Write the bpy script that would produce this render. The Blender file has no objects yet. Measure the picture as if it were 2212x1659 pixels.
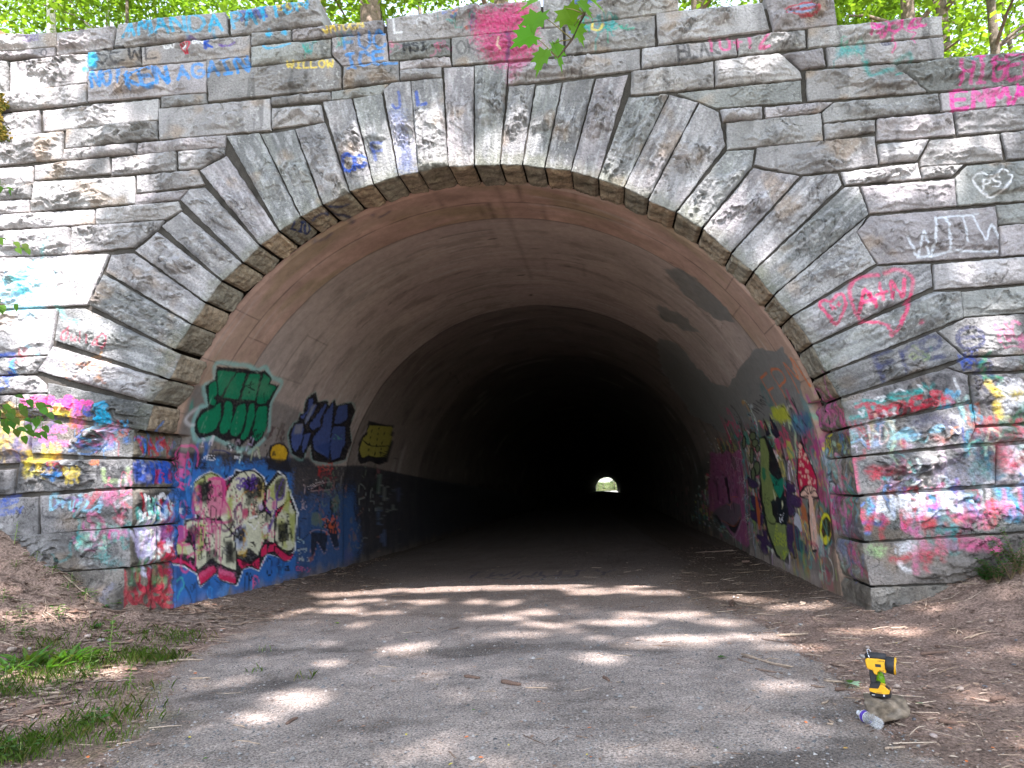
import bpy, bmesh, math, random
import numpy as np
from mathutils import Vector, Matrix
rad = math.radians
scene = bpy.context.scene
C = scene.collection
# ---------------------------------------------------------------- camera
FPX, YAW, PITCH, ROLL = 1500/2212, .0791, .1533, .0434
cam = bpy.data.cameras.new('camera'); co = bpy.data.objects.new('camera', cam); C.objects.link(co)
cam.sensor_fit = 'HORIZONTAL'; cam.sensor_width = 36; cam.lens = 36*FPX; cam.clip_end = 2000; cam.clip_start = .05
_fw = Vector((-math.sin(YAW)*math.cos(PITCH), math.cos(YAW)*math.cos(PITCH), math.sin(PITCH)))
_r = Vector((math.cos(YAW), math.sin(YAW), 0)); _u = _r.cross(_fw)
_r2 = _r*math.cos(ROLL)-_u*math.sin(ROLL); _u2 = _u*math.cos(ROLL)+_r*math.sin(ROLL)
CAM = Vector((1.1009, -8.0517, 1.5))
co.matrix_world = Matrix(((_r2.x,_u2.x,-_fw.x,CAM.x),(_r2.y,_u2.y,-_fw.y,CAM.y),(_r2.z,_u2.z,-_fw.z,CAM.z),(0,0,0,1)))
scene.camera = co
# ---------------------------------------------------------------- light
SUN = Vector((.17, -.65, 1)).normalized()
w = bpy.data.worlds.new("World"); scene.world = w; w.use_nodes = True
nt = w.node_tree; bg = nt.nodes['Background']; sky = nt.nodes.new('ShaderNodeTexSky')
sky.sky_type = 'NISHITA'; sky.sun_disc = False; sky.sun_elevation = math.asin(SUN.z); sky.sun_rotation = math.atan2(SUN.x, SUN.y)
hs_=nt.nodes.new('ShaderNodeHueSaturation'); hs_.inputs['Saturation'].default_value=.6; nt.links.new(sky.outputs[0],hs_.inputs['Color']); nt.links.new(hs_.outputs[0], bg.inputs[0]); bg.inputs[1].default_value = .15
sl = bpy.data.lights.new('sun', 'SUN'); sl.energy = 3.4; sl.angle = rad(.65); sl.color = (1, .93, .94)
so = bpy.data.objects.new('sun', sl); C.objects.link(so); so.rotation_euler = SUN.to_track_quat('Z', 'Y').to_euler()
scene.view_settings.view_transform = 'Standard'; scene.view_settings.look = 'None'
scene.view_settings.exposure = 2.54; scene.view_settings.gamma = 1
scene.render.engine = 'CYCLES'
scene.cycles.max_bounces = 8; scene.cycles.diffuse_bounces = 3
# ---------------------------------------------------------------- data
R0, ZS, SK = 4.25, 1.298, .0535
STONES=[('C',[(-7.05,7.97),(-5.53,7.92),(-5.52,7.72),(-7.03,7.73)]),('C',[(-5.52,7.91),(-4.7,7.93),(-4.73,7.61),(-5.5,7.58)]),('C',[(-4.65,7.95),(-3.15,7.97),(-3.11,7.64),(-4.69,7.61)]),('C',[(-3.09,7.97),(-1.86,8.01),(-1.82,7.66),(-3.06,7.63)]),('W',[(-7.03,7.72),(-5.54,7.7),(-5.54,7.57),(-7.02,7.61)]),('W',[(-7.02,7.61),(-6.21,7.56),(-6.18,7.09),(-6.97,7.09)]),('W',[(-6.17,7.54),(-5.06,7.55),(-5.06,7.14),(-6.14,7.09)]),('W',[(-5.05,7.57),(-4.32,7.58),(-4.3,7.32),(-5.04,7.3)]),('W',[(-4.3,7.57),(-2.8,7.59),(-2.81,7.3),(-4.28,7.31)]),('W',[(-5.04,7.29),(-3.4,7.28),(-3.39,6.84),(-5.02,6.86)]),('W',[(-3.39,7.3),(-2.8,7.28),(-2.8,7.12),(-3.38,7.12)]),('W',[(-2.78,7.61),(-2.25,7.61),(-2.26,7.47),(-2.78,7.45)]),('W',[(-2.78,7.42),(-1.71,7.42),(-1.71,7.17),(-2.78,7.15)]),('C',[(-2.22,7.61),(-1.01,7.62),(-1.01,7.44),(-2.23,7.48)]),('W',[(-1.69,7.44),(-0.98,7.43),(-0.95,7.04),(-1.56,7.04),(-1.69,7.2)]),('W',[(-3.38,7.11),(-1.68,7.15),(-1.58,7.02),(-1.58,6.72),(-3.35,6.71)]),('W',[(-6.97,7.08),(-5.06,7.12),(-5.05,6.85),(-6.95,6.8)]),('W',[(-6.95,6.79),(-5.71,6.79),(-5.68,6.46),(-6.92,6.45)]),('W',[(-5.65,6.78),(-4.04,6.8),(-4.04,6.51),(-5.62,6.48)]),('W',[(-4.0,6.83),(-3.39,6.82),(-3.38,6.68),(-3.99,6.67)]),('W',[(-4.03,6.66),(-2.52,6.66),(-2.51,6.23),(-4.01,6.23)]),('W',[(-2.5,6.68),(-1.72,6.68),(-1.72,6.57),(-2.49,6.57)]),('W',[(-1.7,6.68),(-0.96,6.72),(-1.07,6.58),(-1.7,6.57)]),('W',[(-2.49,6.52),(-1.84,6.51),(-1.81,6.28),(-2.49,6.25)]),('W',[(-6.92,6.45),(-5.35,6.46),(-5.36,6.07),(-6.88,6.06)]),('W',[(-5.31,6.48),(-4.05,6.49),(-4.04,6.24),(-5.3,6.22)]),('W',[(-5.32,6.2),(-4.32,6.2),(-4.32,6.06),(-5.33,6.06)]),('W',[(-4.29,6.2),(-3.11,6.21),(-3.12,6.05),(-4.3,6.05)]),('W',[(-5.72,6.01),(-4.69,6.04),(-4.67,5.82),(-5.7,5.81)]),('W',[(-4.64,6.02),(-3.78,6.05),(-3.77,5.78),(-4.64,5.79)]),('W',[(-3.74,6.04),(-3.12,6.04),(-3.13,5.95),(-3.46,5.78),(-3.73,5.79)]),('W',[(-6.88,6.03),(-5.75,6.0),(-5.75,5.78),(-5.98,5.72),(-6.86,5.78)]),('W',[(-6.86,5.76),(-5.97,5.7),(-5.74,5.77),(-5.75,5.56),(-6.84,5.59)]),('W',[(-6.84,5.57),(-5.77,5.54),(-5.77,5.37),(-6.83,5.4)]),('W',[(-5.72,5.78),(-4.33,5.74),(-4.31,5.38),(-5.73,5.38)]),('W',[(-4.3,5.75),(-3.48,5.76),(-3.38,5.56),(-4.28,5.51)]),('W',[(-4.3,5.49),(-3.59,5.5),(-3.73,5.38),(-4.29,5.35)]),('W',[(-6.83,5.38),(-4.86,5.33),(-4.86,5.14),(-6.81,5.18)]),('W',[(-4.83,5.34),(-3.73,5.35),(-3.68,5.24),(-3.9,5.13),(-4.82,5.13)]),('W',[(-6.81,5.16),(-5.18,5.11),(-5.16,4.75),(-6.78,4.82)]),('W',[(-5.15,5.12),(-3.91,5.11),(-3.99,5.0),(-4.3,4.79),(-5.15,4.76)]),('V',[(0.17,6.86),(0.59,6.86),(0.42,5.5),(0.12,5.52)]),('V',[(-0.23,6.87),(0.15,6.85),(0.1,5.52),(-0.21,5.53)]),('V',[(-0.66,6.73),(-0.26,6.73),(-0.22,5.54),(-0.59,5.49)]),('V',[(-1.02,6.64),(-0.92,6.73),(-0.67,6.73),(-0.6,5.49),(-0.84,5.46)]),('V',[(-1.42,6.56),(-1.05,6.59),(-0.86,5.46),(-1.16,5.38)]),('V',[(-1.82,6.55),(-1.44,6.56),(-1.18,5.37),(-1.47,5.31)]),('V',[(-2.18,6.21),(-1.79,6.26),(-1.48,5.29),(-1.81,5.16)]),('V',[(-2.63,6.17),(-2.2,6.2),(-1.84,5.15),(-2.1,5.03)]),('V',[(-3.09,6.19),(-2.66,6.19),(-2.12,5.02),(-2.37,4.86)]),('V',[(-3.44,5.75),(-3.09,5.92),(-2.4,4.84),(-2.62,4.69)]),('V',[(-3.69,5.37),(-3.57,5.5),(-3.37,5.51),(-2.64,4.67),(-2.83,4.49)]),('V',[(-3.93,5.03),(-3.67,5.21),(-2.87,4.46),(-3.1,4.26)]),('V',[(-4.27,4.73),(-3.98,4.96),(-3.13,4.24),(-3.31,4.0)]),('V',[(-4.65,4.48),(-4.59,4.7),(-4.29,4.7),(-3.33,3.97),(-3.48,3.74)]),('V',[(-4.84,4.05),(-4.68,4.45),(-3.51,3.7),(-3.68,3.46)]),('V',[(-5.29,3.63),(-5.25,4.03),(-4.9,4.01),(-3.64,3.3),(-3.75,3.06)]),('V',[(-5.5,3.25),(-5.31,3.55),(-3.78,3.02),(-3.98,2.78)]),('V',[(-5.33,2.7),(-5.35,3.09),(-3.96,2.72),(-4.04,2.44)]),('V',[(-5.5,2.22),(-5.54,2.63),(-4.2,2.43),(-4.2,2.11)]),('V',[(-5.68,1.74),(-5.65,2.14),(-4.2,2.08),(-4.19,1.76)]),('V',[(-5.32,1.23),(-5.36,1.69),(-4.19,1.72),(-4.18,1.29)]),('W',[(-6.54,2.05),(-5.72,2.03),(-5.71,1.73),(-6.51,1.73)]),('W',[(-6.51,1.7),(-5.39,1.68),(-5.36,1.21),(-6.47,1.29)]),('V',[(-6.47,1.21),(-4.2,1.26),(-4.18,0.81),(-6.43,0.76)]),('V',[(-6.43,0.74),(-4.25,0.79),(-4.22,0.14),(-6.37,0.13)]),('W',[(-6.77,4.79),(-4.63,4.72),(-4.88,4.07),(-6.72,4.1)]),('W',[(-6.71,4.07),(-5.28,4.04),(-5.36,3.45),(-6.66,3.47)]),('W',[(-6.66,3.45),(-5.38,3.43),(-5.52,3.22),(-6.64,3.24)]),('W',[(-6.64,3.21),(-5.52,3.19),(-5.38,3.07),(-5.37,2.97),(-6.62,3.0)]),('W',[(-6.62,2.98),(-5.37,2.95),(-5.35,2.68),(-6.59,2.68)]),('W',[(-6.59,2.66),(-5.56,2.63),(-5.52,2.11),(-6.54,2.1)]),('C',[(-0.97,7.64),(0.22,7.68),(1.04,7.68),(1.03,7.29),(-0.94,7.3)]),('C',[(1.08,7.82),(1.93,7.81),(2.77,7.76),(2.76,7.36),(1.07,7.3)]),('C',[(2.48,7.35),(3.78,7.35),(3.83,6.98),(2.48,6.93)]),('C',[(3.82,7.43),(4.63,7.43),(4.64,6.97),(3.88,6.96)]),('C',[(4.29,6.95),(5.86,6.95),(5.84,6.7),(4.27,6.7)]),('W',[(-0.94,7.28),(-0.15,7.27),(-0.15,7.04),(-0.93,7.05)]),('W',[(-0.12,7.28),(1.3,7.28),(1.29,6.9),(-0.12,6.9)]),('W',[(-0.8,7.01),(-0.15,7.01),(-0.14,6.9),(-0.8,6.91)]),('W',[(-0.8,6.89),(-0.27,6.88),(-0.27,6.75),(-0.8,6.76)]),('W',[(-1.54,7.02),(-0.82,7.03),(-0.82,6.76),(-1.55,6.73)]),('W',[(1.34,7.29),(2.46,7.32),(2.43,6.91),(1.32,6.91)]),('W',[(0.6,6.84),(2.24,6.88),(2.23,6.61),(0.58,6.56)]),('W',[(2.27,6.88),(3.41,6.89),(3.41,6.68),(2.25,6.62)]),('W',[(2.12,6.58),(3.12,6.62),(3.1,6.29),(2.09,6.28)]),('W',[(3.44,6.9),(4.25,6.93),(4.24,6.7),(3.43,6.68)]),('W',[(3.95,6.63),(4.43,6.67),(4.44,6.43),(4.16,6.42)]),('W',[(3.14,6.63),(3.92,6.65),(4.14,6.38),(4.14,6.3),(3.12,6.29)]),('W',[(2.66,6.24),(4.13,6.27),(4.12,6.0),(3.11,6.01)]),('W',[(4.48,6.67),(5.84,6.67),(5.82,6.4),(4.48,6.43)]),('W',[(4.21,6.38),(5.23,6.38),(5.56,5.99),(4.19,6.0)]),('C',[(5.25,6.34),(5.84,6.38),(7.32,6.39),(7.26,5.97),(5.61,5.99)]),('W',[(5.72,5.95),(7.26,5.98),(7.22,5.73),(5.7,5.73)]),('W',[(3.15,5.98),(3.64,5.97),(3.63,5.82),(3.17,5.83)]),('W',[(3.68,5.96),(4.47,5.96),(4.3,5.84),(3.68,5.83)]),('W',[(4.49,5.95),(5.69,5.95),(5.68,5.73),(4.35,5.71),(4.34,5.83)]),('W',[(3.21,5.8),(4.32,5.82),(4.31,5.48),(3.19,5.46)]),('W',[(4.35,5.68),(4.93,5.68),(4.91,5.54),(4.34,5.49)]),('W',[(4.96,5.69),(5.81,5.69),(5.81,5.42),(4.93,5.42)]),('W',[(5.84,5.7),(7.21,5.71),(7.17,5.41),(5.85,5.42)]),('W',[(3.54,5.45),(4.9,5.48),(4.9,5.12),(4.01,5.07),(3.49,5.24)]),('W',[(4.93,5.37),(5.51,5.38),(5.35,5.14),(4.93,5.14)]),('W',[(5.53,5.37),(6.3,5.38),(6.29,5.06),(5.38,5.06),(5.39,5.14)]),('W',[(6.33,5.39),(7.17,5.4),(7.11,5.06),(6.35,5.07)]),('W',[(4.48,5.06),(5.35,5.1),(5.36,4.91),(4.51,4.91)]),('W',[(5.38,5.04),(5.85,5.04),(5.71,4.91),(5.38,4.91)]),('W',[(4.69,4.86),(5.72,4.87),(5.71,4.55),(4.74,4.53)]),('W',[(5.75,4.89),(5.89,5.02),(7.11,5.04),(7.03,4.55),(5.73,4.55)]),('W',[(4.74,4.49),(6.13,4.5),(6.09,3.91),(4.76,3.91),(4.57,4.31)]),('W',[(6.15,4.51),(7.03,4.52),(6.99,4.29),(6.13,4.28)]),('W',[(6.14,4.26),(6.99,4.28),(6.93,3.92),(6.11,3.91)]),('V',[(0.59,6.53),(0.91,6.53),(0.7,5.47),(0.44,5.5)]),('V',[(0.93,6.51),(1.25,6.52),(0.97,5.41),(0.72,5.47)]),('V',[(1.27,6.52),(1.66,6.54),(1.29,5.35),(0.99,5.41)]),('V',[(1.68,6.53),(2.07,6.54),(1.62,5.22),(1.31,5.34)]),('V',[(2.06,6.24),(2.54,6.23),(1.92,5.08),(1.63,5.21)]),('V',[(2.56,6.23),(2.89,6.1),(2.2,4.91),(1.93,5.08)]),('V',[(2.91,6.09),(3.12,5.95),(3.17,5.52),(2.51,4.72),(2.21,4.89)]),('V',[(3.18,5.44),(3.5,5.43),(3.45,5.21),(2.8,4.5),(2.53,4.71)]),('V',[(3.47,5.19),(3.99,5.05),(3.11,4.17),(2.82,4.48)]),('V',[(4.03,5.04),(4.43,5.05),(4.46,4.9),(3.34,3.93),(3.12,4.15)]),('V',[(4.49,4.87),(4.65,4.86),(4.72,4.52),(3.54,3.62),(3.36,3.92)]),('V',[(4.69,4.48),(4.56,4.31),(4.73,3.92),(3.72,3.37),(3.56,3.61)]),('V',[(4.75,3.88),(5.33,3.87),(5.32,3.6),(3.92,3.03),(3.74,3.35)]),('V',[(5.33,3.54),(5.62,3.52),(5.6,3.22),(4.04,2.69),(3.93,2.99)]),('V',[(5.29,3.07),(5.55,2.77),(4.16,2.39),(4.05,2.66)]),('V',[(4.17,2.37),(5.35,2.65),(5.56,2.56),(5.54,2.28),(4.21,2.06)]),('V',[(4.22,2.03),(5.56,2.24),(5.56,1.98),(5.46,1.81),(4.22,1.73)]),('V',[(4.22,1.71),(5.74,1.77),(5.68,1.36),(4.23,1.31)]),('V',[(4.24,1.27),(6.52,1.33),(6.45,0.86),(4.24,0.8)]),('V',[(4.22,0.77),(6.44,0.83),(6.37,0.34),(4.25,0.33)]),('V',[(4.25,0.3),(6.36,0.31),(6.28,-0.21),(4.22,-0.25)]),('W',[(5.37,3.86),(6.93,3.89),(6.88,3.58),(5.34,3.57)]),('W',[(5.63,3.52),(6.88,3.56),(6.83,3.24),(5.61,3.23)]),('W',[(5.62,3.21),(6.82,3.23),(6.75,2.75),(5.58,2.78),(5.32,3.08)]),('W',[(5.57,2.75),(6.75,2.74),(6.72,2.57),(5.52,2.6),(5.37,2.66)]),('W',[(5.59,2.56),(6.71,2.54),(6.63,2.01),(5.57,2.0)]),('W',[(5.58,1.97),(6.63,1.98),(6.6,1.83),(5.51,1.8)]),('W',[(5.77,1.76),(6.6,1.79),(6.53,1.36),(5.69,1.34)])]
PAINT=[
('t', 'W', (0.01, 0.36, 0.62), 0.045, 0.9, 'AMANDA', [(-4.555, 7.736), (-3.175, 7.709), (-4.582, 7.961)]),
('t', 'W', (0.01, 0.07, 0.4), 0.04, 0.8, 'DANI', [(-2.916, 7.82), (-2.547, 7.827), (-2.93, 7.937)]),
('t', 'W', (0.75, 0.55, 0.05), 0.035, 0.8, 'SOE', [(-2.418, 7.871), (-2.009, 7.885), (-2.435, 7.999)]),
('t', 'W', (0.01, 0.36, 0.62), 0.045, 0.95, 'PAYTON', [(-3.023, 7.716), (-1.988, 7.836), (-3.069, 7.936)]),
('s','W',(0.01,0.36,0.62),0.035,0.5,0.02,[(-4.481,7.845),(-4.465,7.727)]),
('s','W',(0.01,0.36,0.62),0.035,0.5,0.02,[(-4.168,7.812),(-4.153,7.694)]),
('s','W',(0.01,0.36,0.62),0.035,0.5,0.02,[(-3.658,7.759),(-3.644,7.642)]),
('s','W',(0.01,0.36,0.62),0.035,0.5,0.02,[(-3.306,7.722),(-3.293,7.606)]),
('s','W',(0.01,0.36,0.62),0.035,0.5,0.02,[(-2.545,7.643),(-2.533,7.527)]),
('t', 'W', (0.04, 0.24, 0.6), 0.05, 1, 'NOT', [(-4.956, 7.049), (-4.491, 7.05), (-4.988, 7.269)]),
('t', 'W', (0.04, 0.24, 0.6), 0.05, 1, 'KEN', [(-4.41, 6.962), (-3.886, 7.002), (-4.456, 7.192)]),
('t', 'W', (0.04, 0.24, 0.6), 0.045, 0.9, 'AGAIN', [(-3.768, 7.048), (-2.806, 7.078), (-3.797, 7.242)]),
('p','W',(0.01,0.36,0.62),0,0.95,0.03,[(-4.892,7.445),(-4.899,7.387),(-4.923,7.344),(-4.96,7.326),(-5.001,7.337),(-5.037,7.375),(-5.059,7.431),(-5.062,7.493),(-5.046,7.545),(-5.014,7.577),(-4.973,7.58),(-4.934,7.554),(-4.905,7.506)]),
('p','W',(0.01,0.36,0.62),0,0.9,0.02,[(-5.053,7.329),(-5.057,7.308),(-5.069,7.293),(-5.087,7.287),(-5.106,7.291),(-5.123,7.306),(-5.133,7.326),(-5.134,7.348),(-5.126,7.367),(-5.111,7.378),(-5.092,7.379),(-5.073,7.369),(-5.059,7.351)]),
('t', 'W', (0.012, 0.012, 0.015), 0.03, 1, 'SEWL', [(-4.895, 7.376), (-4.064, 7.397), (-4.93, 7.587)]),
('t', 'W', (0.012, 0.012, 0.015), 0.03, 0.8, 'OWEN', [(-6.035, 7.408), (-5.378, 7.401), (-6.057, 7.549)]),
('s','W',(0.012,0.012,0.015),0.02,1,0.008,[(-5.653,7.633),(-5.656,7.612),(-5.669,7.597),(-5.689,7.593),(-5.708,7.6),(-5.724,7.618),(-5.73,7.641),(-5.726,7.663),(-5.713,7.678),(-5.694,7.682),(-5.674,7.674),(-5.659,7.656),(-5.653,7.633)]),
('s','W',(0.42,0.015,0.04),0.03,1,0.008,[(-3.669,7.403),(-3.739,7.536),(-3.707,7.568),(-3.668,7.518),(-3.631,7.571),(-3.603,7.522),(-3.658,7.402)]),
('s','W',(0.72,0.72,0.74),0.02,1,0.008,[(-3.693,7.463),(-3.662,7.528)]),
('t', 'W', (0.72, 0.72, 0.74), 0.025, 0.8, 'GO', [(-3.98, 7.515), (-3.827, 7.522), (-3.994, 7.596)]),
('t', 'W', (0.72, 0.72, 0.74), 0.025, 0.8, 'GR', [(-3.552, 7.494), (-3.41, 7.503), (-3.566, 7.575)]),
('t', 'W', (0.01, 0.07, 0.4), 0.04, 1, 'K', [(-3.387, 7.443), (-3.3, 7.445), (-3.406, 7.582)]),
('s','W',(0.1,0.04,0.28),0.035,0.9,0.008,[(-3.203,7.481),(-3.126,7.451),(-3.008,7.507)]),
('s','W',(0.1,0.04,0.28),0.03,0.7,0.008,[(-3.719,7.58),(-3.633,7.641),(-3.522,7.606)]),
('t', 'W', (0.1, 0.04, 0.28), 0.02, 0.6, '2002', [(-5.972, 7.812), (-5.768, 7.838), (-5.998, 7.907)]),
('p','W',(0.01,0.36,0.62),0,0.9,0.02,[(-2.484,7.549),(-2.489,7.529),(-2.502,7.514),(-2.521,7.508),(-2.542,7.513),(-2.559,7.527),(-2.569,7.547),(-2.569,7.569),(-2.56,7.588),(-2.543,7.598),(-2.522,7.599),(-2.503,7.589),(-2.489,7.571)]),
('p','W',(0.01,0.36,0.62),0,0.9,0.02,[(-2.291,7.564),(-2.295,7.545),(-2.307,7.531),(-2.325,7.526),(-2.343,7.531),(-2.358,7.543),(-2.367,7.562),(-2.367,7.581),(-2.359,7.598),(-2.344,7.608),(-2.325,7.608),(-2.308,7.599),(-2.296,7.583)]),
('s','W',(0.01,0.36,0.62),0.035,0.9,0.008,[(-2.607,7.398),(-2.542,7.346),(-2.413,7.337),(-2.243,7.383)]),
('x','W',[(0.01,0.28,0.26)],0.025,0.6,(8,0.08,3),[(-2.11,7.42),(-1.9,7.42),(-1.9,7.21),(-2.11,7.21)]),
('t', 'W', (0.75, 0.55, 0.05), 0.025, 0.85, 'WILLOW', [(-2.283, 7.06), (-1.681, 7.023), (-2.287, 7.162)]),
('t', 'W', (0.75, 0.55, 0.05), 0.028, 0.85, 'JAYDEN', [(-1.788, 7.5), (-1.259, 7.508), (-1.8, 7.619)]),
('t', 'W', (0.04, 0.24, 0.6), 0.035, 0.9, 'FUC', [(-1.514, 7.241), (-0.98, 7.236), (-1.529, 7.441)]),
('t', 'W', (0.04, 0.24, 0.6), 0.045, 0.9, 'ICE', [(-1.495, 6.96), (-0.974, 6.997), (-1.522, 7.15)]),
('s','W',(0.04,0.24,0.6),0.035,0.8,0.008,[(-0.994,6.999),(-0.839,6.995)]),
('x','W',[(0.01,0.28,0.26)],0.025,0.5,(5,0.1,5),[(-1.66,7.41),(-1.51,7.42),(-1.49,7.19),(-1.62,7.21)]),
('t', 'W', (0.012, 0.012, 0.015), 0.035, 0.9, 'MSI', [(-0.733, 7.106), (-0.434, 7.121), (-0.749, 7.252)]),
('x','W',[(0.62,0.1,0.26)],0.02,0.6,(6,0.06,7),[(-0.35,7.19),(-0.16,7.19),(-0.17,7.08),(-0.33,7.08)]),
('x','W',[(0.62,0.1,0.26)],0.02,0.4,(4,0.06,8),[(-0.93,7.27),(-0.78,7.26),(-0.78,7.12),(-0.93,7.14)]),
('t', 'W', (0.72, 0.72, 0.74), 0.03, 0.7, 'L', [(-0.863, 7.422), (-0.758, 7.422), (-0.878, 7.626)]),
('t', 'W', (0.72, 0.72, 0.74), 0.02, 0.4, 'OSE', [(-0.55, 7.457), (-0.321, 7.5), (-0.58, 7.59)]),
('x','W',[(0.01,0.28,0.26),(0.16,0.16,0.16),(0.01,0.07,0.4),(0.55,0.12,0.02)],0.025,0.6,(16,0.09,9),[(-0.32,7.63),(0.22,7.64),(0.21,7.33),(-0.24,7.36)]),
('p','W',(0.5,0.03,0.16),0,0.88,0.1,[(0.15,7.406),(0.216,7.533),(0.463,7.574),(0.69,7.628),(0.913,7.615),(0.997,7.472),(0.978,7.296),(0.693,7.249),(0.389,7.258),(0.206,7.255)]),
('p','W',(0.5,0.03,0.16),0,0.82,0.12,[(0.185,7.246),(0.279,7.037),(0.396,6.905),(0.677,6.876),(0.92,6.929),(0.969,7.099),(0.895,7.239),(0.491,7.27)]),
('p','W',(0.55,0.06,0.24),0,0.6,0.1,[(0.434,6.857),(0.597,6.885),(0.857,6.869),(0.772,6.747),(0.626,6.631),(0.603,6.786)]),
('s','W',(0.02,0.02,0.1),0.05,0.7,0.02,[(0.593,7.27),(0.626,7.09),(0.578,6.919)]),
('s','W',(0.62,0.6,0.38),0.03,0.6,0.008,[(0.488,7.192),(0.464,7.085),(0.501,7.015)]),
('s','W',(0.01,0.015,0.07),0.04,0.6,0.02,[(0.369,7.26),(0.695,7.282)]),
('t', 'W', (0.012, 0.012, 0.015), 0.03, 0.55, 'OK', [(-0.046, 7.037), (0.219, 7.054), (-0.067, 7.225)]),
('s','W',(0.01,0.015,0.07),0.06,0.4,0.03,[(0.158,7.651),(0.172,7.448)]),
('x','W',[(0.01,0.28,0.26)],0.03,0.75,(16,0.14,11),[(1.5,7.26),(2.06,7.31),(2.06,7.03),(1.56,7.02)]),
('s','W',(0.75,0.55,0.05),0.03,0.9,0.008,[(1.679,7.289),(1.672,7.18),(1.75,7.161),(1.806,7.254)]),
('t', 'W', (0.012, 0.012, 0.015), 0.035, 0.35, 'NIK', [(2.077, 7.029), (2.393, 7.061), (2.058, 7.224)]),
('t', 'W', (0.01, 0.07, 0.4), 0.035, 0.75, 'GOOD', [(1.494, 7.541), (1.835, 7.56), (1.485, 7.652)]),
('x','W',[(0.012,0.012,0.015),(0.01,0.07,0.4)],0.03,0.6,(5,0.08,12),[(1.38,7.25),(1.54,7.26),(1.49,7.05),(1.37,7.06)]),
('t', 'W', (0.01, 0.07, 0.4), 0.035, 0.7, 'J', [(-0.902, 6.365), (-0.779, 6.375), (-0.935, 6.604)]),
('t', 'W', (0.01, 0.07, 0.4), 0.045, 0.85, 'L', [(-0.574, 6.388), (-0.462, 6.399), (-0.601, 6.573)]),
('p','W',(0.03,0.1,0.4),0,0.38,0.09,[(-0.923,6.301),(-0.779,6.331),(-0.765,6.007),(-0.689,5.766),(-0.654,5.53),(-0.815,5.502),(-0.848,5.907)]),
('t', 'W', (0.01, 0.07, 0.4), 0.045, 0.9, 'C', [(-1.535, 5.562), (-1.382, 5.581), (-1.572, 5.764)]),
('t', 'W', (0.01, 0.07, 0.4), 0.045, 0.85, 'C', [(-1.371, 5.601), (-1.249, 5.623), (-1.405, 5.749)]),
('t', 'W', (0.01, 0.07, 0.4), 0.04, 0.6, 'F', [(-1.136, 5.698), (-0.994, 5.718), (-1.174, 5.9)]),
('s','W',(0.42,0.015,0.04),0.035,0.85,0.008,[(4.418,7.154),(4.388,7.123),(4.314,7.106),(4.214,7.107),(4.117,7.127),(4.047,7.159),(4.024,7.196),(4.054,7.228),(4.129,7.245),(4.228,7.243),(4.326,7.224),(4.395,7.191),(4.418,7.154)]),
('s','W',(0.2,0.35,0.6),0.03,0.8,0.008,[(4.071,7.155),(4.209,7.204),(4.379,7.197),(4.317,7.15),(4.146,7.147)]),
('s','W',(0.42,0.015,0.04),0.03,0.8,0.008,[(4.093,7.185),(4.224,7.166),(4.377,7.176)]),
('t', 'W', (0.012, 0.012, 0.015), 0.035, 0.75, 'BLAK', [(2.705, 6.663), (3.209, 6.708), (2.69, 6.855)]),
('t', 'W', (0.62, 0.1, 0.26), 0.035, 0.9, '!U+!Z', [(3.069, 6.755), (3.803, 6.744), (3.071, 6.936)]),
('t', 'W', (0.62, 0.03, 0.26), 0.035, 0.9, 'AUZ', [(4.996, 6.77), (5.625, 6.851), (4.984, 6.957)]),
('x','W',[(0.62,0.03,0.26)],0.03,0.7,(8,0.15,14),[(5.01,6.94),(5.55,6.97),(5.64,6.83),(5.04,6.76)]),
('p','W',(0.01,0.28,0.26),0,0.75,0.05,[(4.612,6.661),(4.844,6.659),(4.816,6.578),(4.645,6.542)]),
('x','W',[(0.01,0.28,0.26)],0.03,0.5,(7,0.12,15),[(4.53,6.67),(4.94,6.65),(4.9,6.53),(4.63,6.53)]),
('s','W',(0.01,0.28,0.26),0.05,0.7,0.03,[(4.92,6.431),(4.904,6.298),(4.979,6.228),(5.116,6.298),(5.209,6.309)]),
('s','W',(0.01,0.28,0.26),0.04,0.6,0.03,[(5.257,6.408),(5.412,6.476),(5.442,6.421)]),
('s','W',(0.01,0.28,0.26),0.03,0.7,0.008,[(5.235,6.224),(5.292,6.239)]),
('t', 'W', (0.01, 0.015, 0.07), 0.02, 0.7, 'UZU', [(5.128, 6.63), (5.229, 6.63), (5.13, 6.682)]),
('x','W',[(0.01,0.28,0.26)],0.03,0.7,(3,0.1,16),[(6.03,6.35),(6.23,6.35),(6.22,6.29),(6.04,6.31)]),
('t', 'W', (0.62, 0.03, 0.26), 0.04, 0.75, 'HIGEL', [(5.945, 6.042), (6.775, 6.043), (5.962, 6.326)]),
('t', 'W', (0.75, 0.05, 0.35), 0.05, 0.95, 'EMMA', [(5.833, 5.738), (6.671, 5.76), (5.841, 5.949)]),
('s','W',(0.72,0.72,0.74),0.022,1,0.008,[(6.093,4.61),(5.971,4.736),(5.928,4.837),(5.967,4.902),(6.045,4.896),(6.109,4.822),(6.185,4.894),(6.281,4.895),(6.323,4.824),(6.267,4.731),(6.093,4.61)]),
('t', 'W', (0.72, 0.72, 0.74), 0.02, 1, 'PS', [(6.02, 4.713), (6.196, 4.728), (6.02, 4.828)]),
('s','W',(0.62,0.66,0.72),0.028,0.85,0.008,[(5.11,4.196),(5.204,3.97),(5.283,4.247),(5.346,3.956),(5.438,4.402)]),
('s','W',(0.62,0.66,0.72),0.025,0.8,0.008,[(5.438,4.396),(5.716,4.409),(5.918,4.422)]),
('s','W',(0.62,0.66,0.72),0.028,0.8,0.008,[(5.548,4.393),(5.548,4.002)]),
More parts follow.
